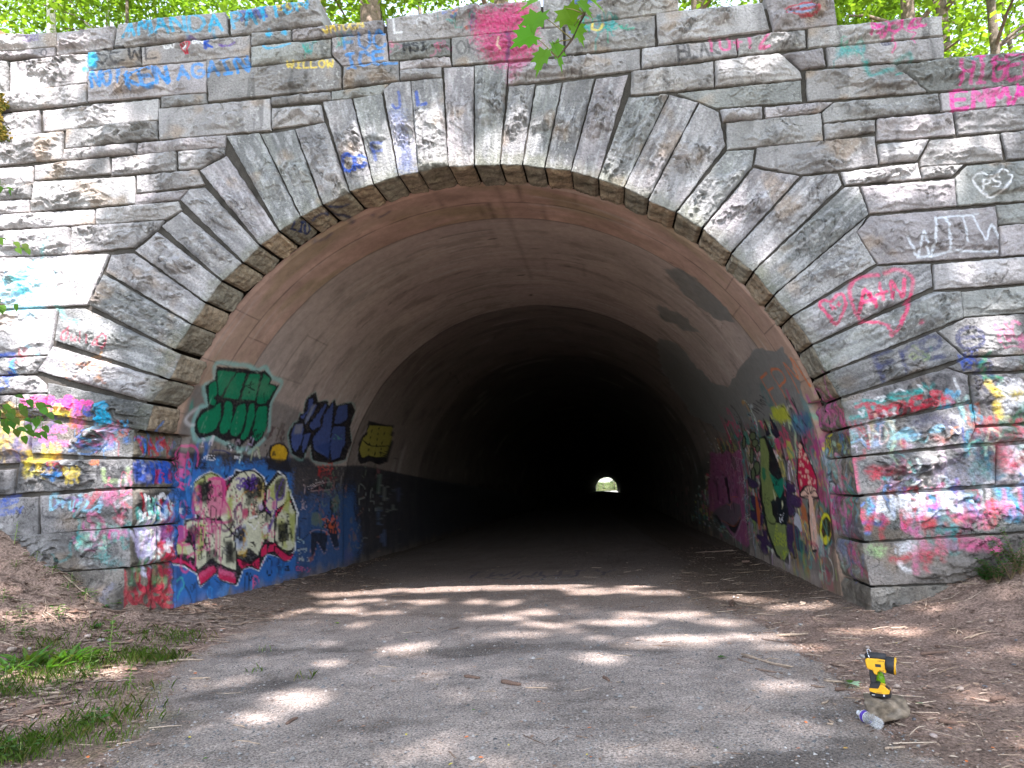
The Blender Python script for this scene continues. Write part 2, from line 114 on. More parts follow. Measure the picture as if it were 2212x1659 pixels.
('s','W',(0.62,0.66,0.72),0.028,0.8,0.008,[(5.747,4.403),(5.753,4.101)]),
('s','W',(0.62,0.66,0.72),0.026,0.85,0.008,[(5.854,4.398),(5.934,4.097),(6.027,4.27),(6.091,4.113)]),
('s','W',(0.62,0.66,0.72),0.028,0.8,0.008,[(5.202,3.955),(5.378,3.967),(5.626,3.996),(6.07,3.96)]),
('s','W',(0.62,0.04,0.14),0.035,1,0.008,[(4.195,3.222),(4.093,3.331),(4.051,3.465),(4.095,3.518),(4.172,3.494),(4.242,3.565),(4.311,3.551),(4.306,3.429),(4.259,3.32),(4.195,3.222)]),
('t', 'W', (0.62, 0.04, 0.14), 0.02, 1, 'A+', [(4.142, 3.374), (4.278, 3.412), (4.125, 3.455)]),
('s','W',(0.62,0.04,0.14),0.04,0.8,0.015,[(4.455,3.27),(4.391,3.405),(4.386,3.593),(4.454,3.72),(4.601,3.776),(4.742,3.776)]),
('s','W',(0.62,0.04,0.14),0.04,0.7,0.02,[(4.814,3.79),(4.941,3.828),(5.074,3.771),(5.111,3.675),(5.07,3.528)]),
('s','W',(0.62,0.04,0.14),0.04,0.95,0.008,[(5.07,3.528),(4.943,3.276),(4.786,3.055),(4.725,3.197),(4.505,3.248)]),
('s','W',(0.62,0.04,0.14),0.045,1,0.008,[(4.463,3.344),(4.546,3.601),(4.653,3.397)]),
('s','W',(0.62,0.04,0.14),0.04,1,0.008,[(4.484,3.445),(4.637,3.482)]),
('s','W',(0.62,0.04,0.14),0.035,1,0.008,[(4.669,3.527),(4.787,3.566)]),
('s','W',(0.62,0.04,0.14),0.035,0.8,0.008,[(4.748,3.681),(4.726,3.467)]),
('s','W',(0.62,0.04,0.14),0.045,1,0.008,[(4.832,3.478),(4.876,3.691),(4.962,3.498),(5.023,3.709)]),
('p','W',(0.62,0.04,0.14),0,1,0.03,[(5.121,3.177),(5.118,3.171),(5.112,3.166),(5.104,3.164),(5.096,3.165),(5.09,3.17),(5.087,3.176),(5.088,3.183),(5.092,3.189),(5.099,3.193),(5.108,3.193),(5.115,3.19),(5.12,3.184)]),
('s','W',(0.03,0.035,0.09),0.062,1,0.02,[(4.645,2.553),(4.615,2.709),(4.583,2.847)]),
('s','W',(0.03,0.035,0.09),0.052,1,0.02,[(4.582,2.842),(4.758,2.892)]),
('s','W',(0.03,0.035,0.09),0.062,1,0.02,[(4.615,2.709),(4.742,2.765)]),
('s','W',(0.03,0.035,0.09),0.047,1,0.015,[(4.879,2.621),(4.88,2.766),(4.876,2.875)]),
('s','W',(0.03,0.035,0.09),0.047,1,0.015,[(4.878,2.821),(4.967,2.916),(5.095,2.972)]),
('s','W',(0.03,0.035,0.09),0.057,1,0.015,[(5.123,2.861),(5.292,2.905),(5.303,2.995),(5.222,3.028),(5.129,2.97),(5.115,2.861),(5.189,2.775),(5.328,2.794)]),
('s','W',(0.03,0.035,0.09),0.05,1,0.008,[(5.769,2.967),(5.743,2.907),(5.689,2.865),(5.621,2.852),(5.558,2.873),(5.516,2.92),(5.507,2.983),(5.532,3.043),(5.587,3.085),(5.655,3.098),(5.718,3.077),(5.76,3.029),(5.769,2.967)]),
('s','W',(0.03,0.035,0.09),0.047,1,0.015,[(5.523,2.982),(5.771,2.994)]),
('t', 'W', (0.62, 0.1, 0.26), 0.04, 0.7, 'NC', [(5.929, 2.911), (6.194, 2.94), (5.927, 3.109)]),
('x','W',[(0.62,0.1,0.26)],0.03,0.6,(8,0.1,20),[(6.16,2.94),(6.29,2.93),(6.27,2.79),(6.14,2.8)]),
('x','W',[(0.03,0.035,0.09),(0.01,0.07,0.4)],0.03,0.6,(6,0.12,21),[(5.48,2.69),(5.72,2.69),(5.69,2.61),(5.49,2.62)]),
('x','W',[(0.34,0.38,0.06),(0.0,0.17,0.065)],0.03,0.35,(5,0.08,22),[(5.0,2.94),(5.21,2.95),(5.19,2.75),(5.05,2.77)]),
('s','W',(0.01,0.28,0.26),0.05,0.9,0.015,[(4.417,2.332),(4.587,2.314),(4.724,2.387),(4.862,2.397),(5.017,2.416)]),
('s','W',(0.01,0.28,0.26),0.05,0.9,0.015,[(4.26,2.152),(4.425,2.179),(4.327,2.292),(4.451,2.249),(4.606,2.259)]),
('s','W',(0.01,0.28,0.26),0.05,0.85,0.015,[(4.684,2.344),(4.852,2.317),(5.036,2.432),(5.067,2.476),(5.115,2.383),(5.178,2.478)]),
('s','W',(0.01,0.28,0.26),0.045,0.8,0.008,[(5.121,2.232),(5.203,2.218),(5.233,2.315)]),
('s','W',(0.012,0.012,0.015),0.05,0.9,0.008,[(4.662,2.444),(4.655,2.346)]),
('s','W',(0.012,0.012,0.015),0.05,0.9,0.008,[(4.773,2.478),(4.795,2.41)]),
('s','W',(0.012,0.012,0.015),0.05,0.9,0.008,[(4.918,2.475),(4.91,2.413)]),
('s','W',(0.012,0.012,0.015),0.05,0.9,0.008,[(5.052,2.557),(5.073,2.484)]),
('s','W',(0.012,0.012,0.015),0.05,0.9,0.008,[(5.093,2.411),(5.074,2.296)]),
('s','W',(0.012,0.012,0.015),0.055,0.9,0.008,[(5.345,2.491),(5.329,2.454),(5.294,2.428),(5.251,2.421),(5.21,2.433),(5.183,2.462),(5.177,2.501),(5.193,2.538),(5.227,2.564),(5.271,2.572),(5.312,2.559),(5.339,2.53),(5.345,2.491)]),
('s','W',(0.012,0.012,0.015),0.05,0.8,0.008,[(5.296,2.409),(5.368,2.441)]),
('s','W',(0.012,0.012,0.015),0.055,0.8,0.008,[(5.462,2.516),(5.53,2.459),(5.534,2.36)]),
('s','W',(0.72,0.72,0.74),0.03,1,0.008,[(5.409,2.528),(5.45,2.365)]),
('s','W',(0.72,0.72,0.74),0.03,0.8,0.008,[(4.544,2.352),(4.637,2.374),(4.596,2.322)]),
('s','W',(0.72,0.72,0.74),0.03,0.8,0.008,[(4.999,2.47),(5.063,2.377)]),
('s','W',(0.72,0.72,0.74),0.03,0.8,0.008,[(4.343,2.21),(4.381,2.164),(4.397,2.226)]),
('s','W',(0.72,0.72,0.74),0.02,0.8,0.008,[(4.743,2.404),(4.799,2.446),(4.855,2.416)]),
('s','W',(0.01,0.36,0.62),0.05,0.9,0.008,[(5.32,2.399),(5.313,2.346),(5.359,2.379),(5.386,2.324),(5.435,2.375)]),
('s','W',(0.01,0.36,0.62),0.05,0.8,0.008,[(5.255,2.225),(5.341,2.238),(5.355,2.281)]),
('s','W',(0.42,0.015,0.04),0.045,1,0.008,[(4.324,2.27),(4.448,2.299),(4.525,2.295)]),
('s','W',(0.42,0.015,0.04),0.055,1,0.008,[(4.443,2.295),(4.476,2.137)]),
('s','W',(0.42,0.015,0.04),0.05,1,0.008,[(4.531,2.201),(4.627,2.222),(4.563,2.261),(4.514,2.166),(4.619,2.152)]),
('s','W',(0.42,0.015,0.04),0.05,1,0.008,[(4.714,2.271),(4.628,2.231),(4.638,2.168),(4.716,2.182)]),
('s','W',(0.42,0.015,0.04),0.045,0.7,0.008,[(4.755,2.296),(4.749,2.171)]),
('s','W',(0.42,0.015,0.04),0.045,0.9,0.008,[(4.756,2.233),(4.806,2.293),(4.825,2.167)]),
('s','W',(0.42,0.015,0.04),0.06,1,0.008,[(4.982,2.337),(4.902,2.315),(4.877,2.245),(4.923,2.207),(5.011,2.238)]),
('s','W',(0.42,0.015,0.04),0.045,1,0.008,[(5.07,2.297),(5.016,2.273),(5.034,2.219),(5.081,2.252),(5.082,2.296),(5.113,2.241)]),
('s','W',(0.42,0.015,0.04),0.05,1,0.008,[(5.193,2.397),(5.133,2.391),(5.143,2.337),(5.204,2.289),(5.172,2.238),(5.136,2.284),(5.188,2.362)]),
('s','W',(0.42,0.015,0.04),0.05,1,0.008,[(5.241,2.376),(5.265,2.242)]),
('s','W',(0.42,0.015,0.04),0.05,1,0.008,[(5.266,2.313),(5.32,2.337),(5.361,2.263)]),
('p','W',(0.012,0.012,0.015),0,0.8,0.05,[(5.388,2.28),(5.447,2.339),(5.531,2.343),(5.507,2.291),(5.418,2.251)]),
('x','W',[(0.012,0.012,0.015),(0.012,0.012,0.015),(0.16,0.16,0.16),(0.01,0.015,0.07),(0.012,0.012,0.015),(0.0,0.17,0.065)],0.04,0.6,(34,0.2,30),[(5.57,2.54),(6.31,2.51),(6.23,2.03),(5.55,2.02)]),
('p','W',(0.72,0.72,0.74),0,0.9,0.07,[(5.839,2.388),(5.926,2.472),(6.052,2.474),(6.21,2.421),(6.176,2.193),(5.966,2.169),(5.899,2.05),(5.863,2.148),(5.857,2.281)]),
('p','W',(0.012,0.012,0.015),0,0.8,0.05,[(6.09,2.339),(6.078,2.313),(6.053,2.294),(6.02,2.286),(5.988,2.291),(5.962,2.308),(5.95,2.333),(5.954,2.36),(5.973,2.383),(6.003,2.397),(6.037,2.399),(6.067,2.387),(6.086,2.366)]),
('p','W',(0.75,0.55,0.05),0,0.8,0.06,[(6.062,2.314),(6.054,2.298),(6.036,2.286),(6.013,2.281),(5.99,2.285),(5.972,2.295),(5.963,2.311),(5.965,2.328),(5.979,2.342),(5.999,2.35),(6.023,2.351),(6.045,2.344),(6.058,2.33)]),
('p','W',(0.01,0.28,0.26),0,0.5,0.06,[(6.141,2.177),(6.132,2.154),(6.113,2.136),(6.09,2.128),(6.067,2.132),(6.05,2.147),(6.042,2.17),(6.046,2.195),(6.06,2.217),(6.081,2.23),(6.105,2.232),(6.126,2.222),(6.139,2.202)]),
('p','W',(0.34,0.38,0.06),0,0.6,0.05,[(5.951,2.065),(5.943,2.051),(5.926,2.041),(5.903,2.037),(5.88,2.04),(5.862,2.049),(5.852,2.063),(5.855,2.077),(5.867,2.089),(5.888,2.097),(5.912,2.097),(5.933,2.091),(5.947,2.079)]),
('s','W',(0.75,0.55,0.05),0.07,0.85,0.03,[(5.748,2.455),(5.779,2.374),(5.861,2.307)]),
('s','W',(0.75,0.55,0.05),0.08,0.8,0.03,[(5.806,2.213),(5.831,2.097)]),
('x','W',[(0.25,0.55,0.72),(0.25,0.55,0.72),(0.16,0.16,0.16),(0.72,0.72,0.74),(0.012,0.012,0.015),(0.62,0.6,0.38),(0.42,0.015,0.04)],0.035,0.65,(44,0.14,31),[(4.23,1.99),(4.92,2.03),(4.92,1.82),(4.24,1.78)]),
('s','W',(0.25,0.55,0.72),0.05,0.9,0.008,[(4.69,1.9),(4.811,1.991),(4.877,1.909),(4.716,1.908)]),
('s','W',(0.25,0.55,0.72),0.04,0.8,0.008,[(5.069,1.961),(5.202,2.015),(5.187,1.964),(5.069,1.961)]),
('s','W',(0.012,0.012,0.015),0.04,0.8,0.008,[(4.592,2.002),(4.623,2.045),(4.656,1.973)]),
('s','W',(0.012,0.012,0.015),0.045,0.8,0.008,[(4.726,2.057),(4.761,1.994),(4.818,2.044)]),
('s','W',(0.03,0.03,0.08),0.12,0.75,0.06,[(4.928,2.047),(5.061,2.093),(5.203,2.086),(5.319,2.01),(5.425,1.873)]),
('p','W',(0.012,0.012,0.015),0,0.85,0.05,[(4.913,1.995),(5.001,2.026),(5.026,1.954),(5.028,1.84),(4.926,1.898)]),
('s','W',(0.012,0.012,0.015),0.05,0.5,0.04,[(4.979,1.983),(5.142,1.939),(5.395,1.953)]),
('s','W',(0.42,0.015,0.04),0.05,0.8,0.02,[(4.78,1.878),(4.785,1.782)]),
('s','W',(0.42,0.015,0.04),0.035,0.7,0.008,[(4.4,1.888),(4.407,1.8)]),
('p','W',(0.72,0.72,0.74),0,0.7,0.04,[(5.416,2.11),(5.408,2.098),(5.391,2.09),(5.368,2.086),(5.345,2.089),(5.326,2.097),(5.317,2.109),(5.318,2.122),(5.331,2.132),(5.351,2.138),(5.375,2.138),(5.397,2.133),(5.412,2.123)]),
('p','W',(0.72,0.72,0.74),0,0.8,0.04,[(5.447,2.029),(5.44,2.009),(5.428,1.994),(5.412,1.988),(5.396,1.991),(5.385,2.003),(5.38,2.022),(5.383,2.043),(5.393,2.061),(5.407,2.072),(5.423,2.074),(5.437,2.066),(5.446,2.05)]),
('p','W',(0.35,0.06,0.04),0,0.6,0.04,[(5.06,1.891),(5.137,1.905),(5.255,1.846),(5.208,1.805),(5.137,1.843)]),
('x','W',[(0.01,0.07,0.4),(0.01,0.36,0.62),(0.55,0.12,0.02),(0.72,0.72,0.74),(0.012,0.012,0.015)],0.04,0.55,(14,0.15,32),[(5.29,2.08),(5.58,2.09),(5.56,1.86),(5.46,1.82)]),
('x','W',[(0.42,0.015,0.04),(0.42,0.015,0.04),(0.012,0.012,0.015),(0.012,0.012,0.015),(0.16,0.16,0.16),(0.0,0.17,0.065),(0.16,0.16,0.16)],0.045,0.6,(30,0.15,33),[(5.58,1.97),(6.23,1.97),(6.2,1.8),(5.56,1.81)]),
('p','W',(0.68,0.04,0.14),0,0.6,0.06,[(5.849,1.878),(6.051,1.903),(6.213,1.886),(6.201,1.809),(5.958,1.829)]),
('p','W',(0.75,0.1,0.22),0,0.8,0.03,[(4.199,1.696),(4.25,1.693),(4.252,1.345),(4.208,1.33)]),
('s','W',(0.42,0.015,0.04),0.07,0.8,0.03,[(4.36,1.549),(4.44,1.58),(4.412,1.486)]),
('s','W',(0.42,0.015,0.04),0.06,0.9,0.02,[(4.452,1.536),(4.488,1.482),(4.49,1.578)]),
('s','W',(0.42,0.015,0.04),0.06,0.9,0.03,[(4.548,1.566),(4.612,1.537),(4.566,1.505)]),
('s','W',(0.42,0.015,0.04),0.075,0.7,0.04,[(4.717,1.637),(4.692,1.438)]),
('s','W',(0.42,0.015,0.04),0.075,0.7,0.04,[(4.764,1.608),(4.755,1.539)]),
('s','W',(0.42,0.015,0.04),0.075,0.7,0.04,[(4.606,1.382),(4.598,1.322)]),
('s','W',(0.42,0.015,0.04),0.075,0.7,0.04,[(4.744,1.384),(4.735,1.307)]),
('s','W',(0.42,0.015,0.04),0.075,0.7,0.04,[(4.775,1.495),(4.768,1.444)]),
('t', 'W', (0.01, 0.28, 0.26), 0.014, 1, 'OOFLY', [(4.493, 1.456), (4.584, 1.443), (4.5, 1.488)]),
('x','W',[(0.012,0.012,0.015),(0.012,0.012,0.015),(0.012,0.012,0.015),(0.012,0.012,0.015),(0.16,0.16,0.16),(0.16,0.16,0.16),(0.72,0.72,0.74),(0.01,0.015,0.07),(0.01,0.28,0.26)],0.05,0.5,(60,0.22,34),[(4.65,1.62),(5.74,1.72),(5.68,1.35),(4.65,1.34)]),
('p','W',(0.45,0.46,0.58),0,0.4,0.1,[(5.215,1.605),(5.428,1.587),(5.577,1.468),(5.671,1.438),(5.64,1.337),(5.313,1.351),(5.165,1.478)]),
('x','W',[(0.42,0.015,0.04),(0.42,0.015,0.04),(0.012,0.012,0.015),(0.012,0.012,0.015),(0.72,0.72,0.74),(0.16,0.16,0.16),(0.0,0.17,0.065)],0.055,0.6,(36,0.15,35),[(5.76,1.74),(6.19,1.77),(6.13,1.33),(5.68,1.34)]),
('s','W',(0.42,0.015,0.04),0.1,0.6,0.05,[(5.766,1.761),(5.753,1.606)]),
('s','W',(0.7,0.05,0.12),0.12,0.75,0.06,[(5.828,1.732),(5.826,1.542)]),
('x','W',[(0.42,0.015,0.04),(0.4,0.1,0.2),(0.01,0.07,0.4),(0.012,0.012,0.015),(0.72,0.72,0.74),(0.16,0.16,0.16),(0.16,0.16,0.16),(0.012,0.012,0.015),(0.04,0.24,0.6)],0.045,0.5,(95,0.15,36),[(4.24,1.24),(6.12,1.28),(6.08,0.99),(4.32,1.03)]),
('t', 'W', (0.5, 0.54, 0.58), 0.06, 0.8, 'AMBER', [(4.4, 1.027), (5.22, 1.088), (4.402, 1.239)]),
('t', 'W', (0.5, 0.54, 0.58), 0.045, 0.8, 'N', [(5.267, 1.069), (5.506, 1.076), (5.281, 1.28)]),
('s','W',(0.012,0.012,0.015),0.08,0.6,0.03,[(5.321,1.288),(5.349,1.007)]),
('s','W',(0.012,0.012,0.015),0.07,0.5,0.03,[(5.435,1.274),(5.517,1.16),(5.514,1.076)]),
('s','W',(0.62,0.1,0.26),0.05,0.75,0.02,[(5.763,1.277),(5.732,1.008)]),
('s','W',(0.62,0.1,0.26),0.05,0.75,0.02,[(5.812,1.165),(5.795,0.989)]),
('s','W',(0.62,0.1,0.26),0.05,0.75,0.02,[(5.574,1.158),(5.571,1.074)]),
('s','W',(0.62,0.1,0.26),0.05,0.75,0.02,[(5.656,1.155),(5.649,1.054)]),
('s','W',(0.62,0.1,0.26),0.05,0.75,0.02,[(5.926,1.279),(5.899,1.035)]),
('s','W',(0.62,0.1,0.26),0.05,0.75,0.02,[(5.718,1.135),(5.715,1.059)]),
('s','W',(0.01,0.36,0.62),0.07,0.65,0.04,[(5.798,1.293),(5.799,1.191)]),
('s','W',(0.01,0.36,0.62),0.07,0.65,0.04,[(5.699,1.288),(5.707,1.229)]),
('s','W',(0.01,0.36,0.62),0.07,0.65,0.04,[(5.852,1.163),(5.84,0.97)]),
('s','W',(0.01,0.36,0.62),0.07,0.65,0.04,[(5.37,1.226),(5.359,1.023)]),
('s','W',(0.01,0.36,0.62),0.07,0.65,0.04,[(5.763,1.049),(5.77,0.99)]),
('s','W',(0.42,0.015,0.04),0.07,0.9,0.02,[(4.294,0.912),(4.353,1.055),(4.396,1.07),(4.491,1.023),(4.496,0.998)]),
('s','W',(0.42,0.015,0.04),0.05,0.8,0.02,[(4.468,0.973),(4.425,0.89),(4.441,0.814)]),
('s','W',(0.42,0.015,0.04),0.06,0.85,0.008,[(4.904,0.872),(4.92,0.939),(4.955,0.954)]),
('s','W',(0.6,0.08,0.08),0.08,0.6,0.05,[(4.921,1.007),(5.056,0.967),(5.324,1.008)]),
('s','W',(0.01,0.36,0.62),0.06,0.6,0.03,[(4.357,1.234),(4.366,1.165),(4.324,1.098)]),
('p','W',(0.04,0.24,0.6),0,0.8,0.02,[(4.316,0.882),(4.312,0.874),(4.302,0.868),(4.288,0.866),(4.275,0.867),(4.264,0.872),(4.258,0.88),(4.259,0.888),(4.266,0.895),(4.278,0.899),(4.292,0.899),(4.305,0.896),(4.313,0.89)]),
('x','W',[(0.42,0.015,0.04),(0.62,0.1,0.26),(0.16,0.16,0.16)],0.05,0.6,(10,0.14,37),[(4.61,1.04),(4.84,1.04),(4.83,0.94),(4.63,0.95)]),
('x','W',[(0.42,0.015,0.04),(0.1,0.04,0.28),(0.16,0.16,0.16),(0.62,0.1,0.26)],0.05,0.4,(12,0.18,38),[(5.26,0.99),(5.64,1.01),(5.57,0.85),(5.24,0.83)]),
('s','W',(0.6,0.04,0.12),0.08,0.9,0.04,[(4.241,1.102),(4.241,1.033)]),
('p','W',(0.5,0.53,0.58),0,0.85,0.06,[(4.572,0.733),(4.662,0.789),(4.783,0.767),(4.788,0.675),(4.693,0.645),(4.579,0.657)]),
('p','W',(0.3,0.55,0.2),0,0.55,0.06,[(4.453,0.704),(4.439,0.685),(4.406,0.671),(4.361,0.665),(4.314,0.669),(4.276,0.682),(4.256,0.701),(4.258,0.721),(4.282,0.738),(4.323,0.748),(4.37,0.748),(4.414,0.74),(4.444,0.724)]),
('p','W',(0.3,0.55,0.2),0,0.6,0.04,[(4.422,0.654),(4.415,0.643),(4.398,0.635),(4.375,0.631),(4.352,0.633),(4.333,0.641),(4.323,0.652),(4.325,0.664),(4.337,0.674),(4.358,0.68),(4.381,0.681),(4.403,0.676),(4.418,0.666)]),
('s','W',(0.62,0.1,0.26),0.07,0.85,0.03,[(5.107,0.73),(5.142,0.687),(5.226,0.709),(5.356,0.705),(5.426,0.735)]),
('s','W',(0.62,0.1,0.26),0.06,0.8,0.03,[(5.237,0.784),(5.397,0.761),(5.304,0.681),(5.451,0.684),(5.582,0.638),(5.596,0.679)]),
('s','W',(0.62,0.1,0.26),0.045,0.75,0.008,[(5.618,0.72),(5.604,0.691),(5.575,0.671),(5.537,0.665),(5.502,0.674),(5.479,0.696),(5.473,0.725),(5.487,0.754),(5.516,0.774),(5.554,0.781),(5.589,0.772),(5.612,0.749),(5.618,0.72)]),
('x','W',[(0.62,0.1,0.26),(0.42,0.015,0.04),(0.16,0.16,0.16),(0.01,0.28,0.26)],0.06,0.6,(16,0.16,39),[(4.78,0.76),(5.15,0.78),(5.14,0.66),(4.79,0.65)]),
('s','W',(0.42,0.015,0.04),0.07,0.8,0.03,[(4.506,0.601),(4.587,0.582),(4.691,0.628)]),
('s','W',(0.42,0.015,0.04),0.07,0.8,0.03,[(4.82,0.64),(4.833,0.581),(4.881,0.572),(4.89,0.638)]),
('s','W',(0.72,0.72,0.74),0.05,0.8,0.02,[(4.584,0.557),(4.609,0.498),(4.672,0.471)]),
('s','W',(0.62,0.1,0.26),0.06,0.6,0.03,[(4.756,0.618),(4.736,0.46)]),
('s','W',(0.42,0.015,0.04),0.04,0.7,0.03,[(4.839,0.498),(4.843,0.465)]),
('x','W',[(0.2,0.55,0.7)],0.06,0.45,(30,0.25,40),[(-6.18,4.46),(-5.4,4.44),(-5.38,4.09),(-6.15,4.12)]),
('s','W',(0.1,0.5,0.65),0.06,0.5,0.05,[(-5.795,4.578),(-5.754,4.301)]),
('s','W',(0.3,0.03,0.06),0.025,0.85,0.008,[(-5.104,3.813),(-5.137,3.641),(-5.2,3.645),(-5.184,3.725),(-5.123,3.762)]),
('t', 'W', (0.3, 0.03, 0.06), 0.025, 0.85, 'ulia', [(-5.072, 3.616), (-4.668, 3.51), (-5.053, 3.735)]),
('s','W',(0.3,0.03,0.06),0.025,0.8,0.008,[(-4.673,3.612),(-4.592,3.648),(-4.567,3.565),(-4.646,3.479)]),
('s','W',(0.55,0.22,0.1),0.03,0.7,0.008,[(-5.198,3.431),(-5.086,3.133)]),
('s','W',(0.55,0.22,0.1),0.025,0.45,0.008,[(-5.079,3.373),(-4.952,3.346),(-4.903,3.222),(-5.001,3.108)]),
('x','W',[(0.55,0.22,0.1)],0.03,0.6,(7,0.12,41),[(-4.8,3.28),(-4.57,3.2),(-4.58,3.08),(-4.77,3.15)]),
('s','W',(0.01,0.07,0.4),0.05,0.85,0.02,[(-6.059,3.472),(-5.826,3.489)]),
('s','W',(0.04,0.24,0.6),0.05,0.85,0.02,[(-5.822,3.428),(-5.787,3.233)]),
('t', 'W', (0.01, 0.07, 0.4), 0.05, 0.8, 'EY', [(-5.983, 3.022), (-5.777, 3.091), (-6.048, 3.157)]),
('x','W',[(0.42,0.015,0.04)],0.03,0.6,(4,0.08,42),[(-5.83,3.5),(-5.59,3.5),(-5.59,3.45),(-5.82,3.46)]),
('t', 'W', (0.78, 0.05, 0.34), 0.05, 0.75, 'WB', [(-5.63, 2.803), (-5.337, 2.798), (-5.642, 2.913)]),
('t', 'W', (0.78, 0.05, 0.34), 0.065, 0.97, 'BaBys', [(-5.335, 2.768), (-4.732, 2.726), (-5.342, 2.907)]),
('t', 'W', (0.75, 0.55, 0.05), 0.05, 0.85, 'EN', [(-5.238, 2.713), (-5.027, 2.643), (-5.217, 2.797)]),
('x','W',[(0.75,0.55,0.05)],0.03,0.6,(5,0.1,43),[(-5.33,2.75),(-5.23,2.74),(-5.23,2.68),(-5.33,2.69)]),
('t', 'W', (0.01, 0.07, 0.4), 0.045, 0.85, 'AUS', [(-5.008, 2.672), (-4.749, 2.648), (-5.009, 2.77)]),
('t', 'W', (0.0, 0.42, 0.72), 0.085, 1, 'B', [(-4.653, 2.585), (-4.487, 2.556), (-4.639, 2.759)]),
('p','W',(0.0,0.42,0.72),0,0.8,0.04,[(-4.657,2.673),(-4.501,2.626),(-4.457,2.555),(-4.642,2.574)]),
('t', 'W', (0.7, 0.13, 0.36), 0.04, 0.85, 'LOC', [(-5.347, 2.463), (-5.068, 2.459), (-5.355, 2.542)]),
('t', 'W', (0.7, 0.13, 0.36), 0.03, 0.7, 'JS', [(-5.49, 2.421), (-5.376, 2.425), (-5.503, 2.5)]),
('s','W',(0.7,0.13,0.36),0.06,0.8,0.008,[(-5.394,2.377),(-5.208,2.388),(-5.331,2.364),(-5.308,2.324)]),
('s','W',(0.7,0.13,0.36),0.07,0.85,0.02,[(-5.225,2.33),(-5.018,2.31)]),
('x','W',[(0.04,0.24,0.6),(0.04,0.24,0.6),(0.55,0.12,0.02),(0.7,0.13,0.36),(0.01,0.36,0.62),(0.42,0.015,0.04),(0.72,0.72,0.74)],0.035,0.6,(34,0.16,44),[(-5.03,2.54),(-4.25,2.4),(-4.24,2.22),(-5.0,2.28)]),
('s','W',(0.04,0.24,0.6),0.07,0.6,0.04,[(-4.81,2.261),(-4.584,2.241),(-4.443,2.263)]),
('t', 'W', (0.42, 0.015, 0.04), 0.035, 0.75, 'FO', [(-5.193, 1.97), (-5.028, 1.944), (-5.184, 2.094)]),
('s','W',(0.04,0.24,0.6),0.045,0.9,0.008,[(-5.304,1.937),(-5.182,1.96),(-5.048,1.945)]),
('s','W',(0.04,0.24,0.6),0.04,0.9,0.008,[(-5.091,1.975),(-5.098,1.954),(-5.119,1.939),(-5.15,1.935),(-5.181,1.942),(-5.204,1.959),(-5.214,1.981),(-5.207,2.002),(-5.186,2.017),(-5.155,2.022),(-5.124,2.014),(-5.1,1.998),(-5.091,1.975)]),
('s','W',(0.04,0.24,0.6),0.04,0.9,0.008,[(-5.221,1.924),(-5.177,1.874),(-5.16,1.931),(-5.078,1.927)]),
('t', 'W', (0.012, 0.012, 0.015), 0.03, 0.7, 'M', [(-5.027, 1.934), (-4.926, 1.949), (-5.058, 2.049)]),
('t', 'W', (0.012, 0.012, 0.015), 0.03, 0.75, 'IY', [(-4.897, 1.986), (-4.785, 1.99), (-4.913, 2.092)]),
('t', 'W', (0.75, 0.55, 0.05), 0.045, 0.85, '8M', [(-5.021, 1.829), (-4.818, 1.839), (-5.049, 2.002)]),
('t', 'W', (0.012, 0.012, 0.015), 0.045, 1, 'A', [(-4.798, 1.838), (-4.686, 1.843), (-4.821, 1.991)]),
('t', 'W', (0.012, 0.012, 0.015), 0.045, 1, 'R', [(-4.617, 1.868), (-4.495, 1.863), (-4.624, 2.021)]),
('s','W',(0.012,0.012,0.015),0.05,1,0.008,[(-4.488,1.924),(-4.435,1.879),(-4.334,1.879),(-4.291,1.925)]),
('s','W',(0.012,0.012,0.015),0.06,1,0.008,[(-4.324,1.989),(-4.317,1.941)]),
('s','W',(0.012,0.012,0.015),0.06,1,0.008,[(-4.435,1.979),(-4.429,1.96)]),
('s','W',(0.35,0.5,0.2),0.05,0.6,0.02,[(-4.561,1.971),(-4.534,1.845),(-4.413,1.831),(-4.262,1.833),(-4.248,1.976)]),
('x','W',[(0.75,0.55,0.05),(0.75,0.55,0.05),(0.5,0.35,0.03)],0.05,0.65,(16,0.14,45),[(-5.64,2.16),(-5.24,2.14),(-5.24,2.07),(-5.6,2.09)]),
('x','W',[(0.75,0.55,0.05),(0.1,0.04,0.28),(0.75,0.55,0.05),(0.16,0.16,0.16)],0.06,0.4,(22,0.2,46),[(-5.95,2.62),(-5.58,2.58),(-5.56,2.21),(-5.92,2.23)]),
('t', 'W', (0.55, 0.12, 0.02), 0.025, 0.7, 'OM', [(-4.727, 2.045), (-4.635, 2.041), (-4.73, 2.094)]),
('t', 'W', (0.01, 0.07, 0.4), 0.05, 0.8, 'WES', [(-5.876, 1.584), (-5.644, 1.641), (-5.906, 1.659)]),
('t', 'W', (0.01, 0.07, 0.4), 0.035, 0.7, 'EWY', [(-5.869, 1.479), (-5.562, 1.505), (-5.881, 1.536)]),
('t', 'W', (0.25, 0.6, 0.75), 0.04, 0.85, 'D+ulLA', [(-5.217, 1.538), (-4.536, 1.473), (-5.217, 1.7)]),
('s','W',(0.1,0.04,0.28),0.04,0.6,0.02,[(-5.161,1.621),(-5.137,1.554),(-4.959,1.641),(-4.806,1.626)]),
('s','W',(0.62,0.03,0.26),0.04,0.9,0.008,[(-4.866,1.609),(-4.911,1.498)]),
('s','W',(0.42,0.015,0.04),0.06,0.95,0.008,[(-4.645,1.723),(-4.701,1.536)]),
('s','W',(0.42,0.015,0.04),0.05,0.85,0.008,[(-4.768,1.671),(-4.684,1.611),(-4.587,1.692)]),
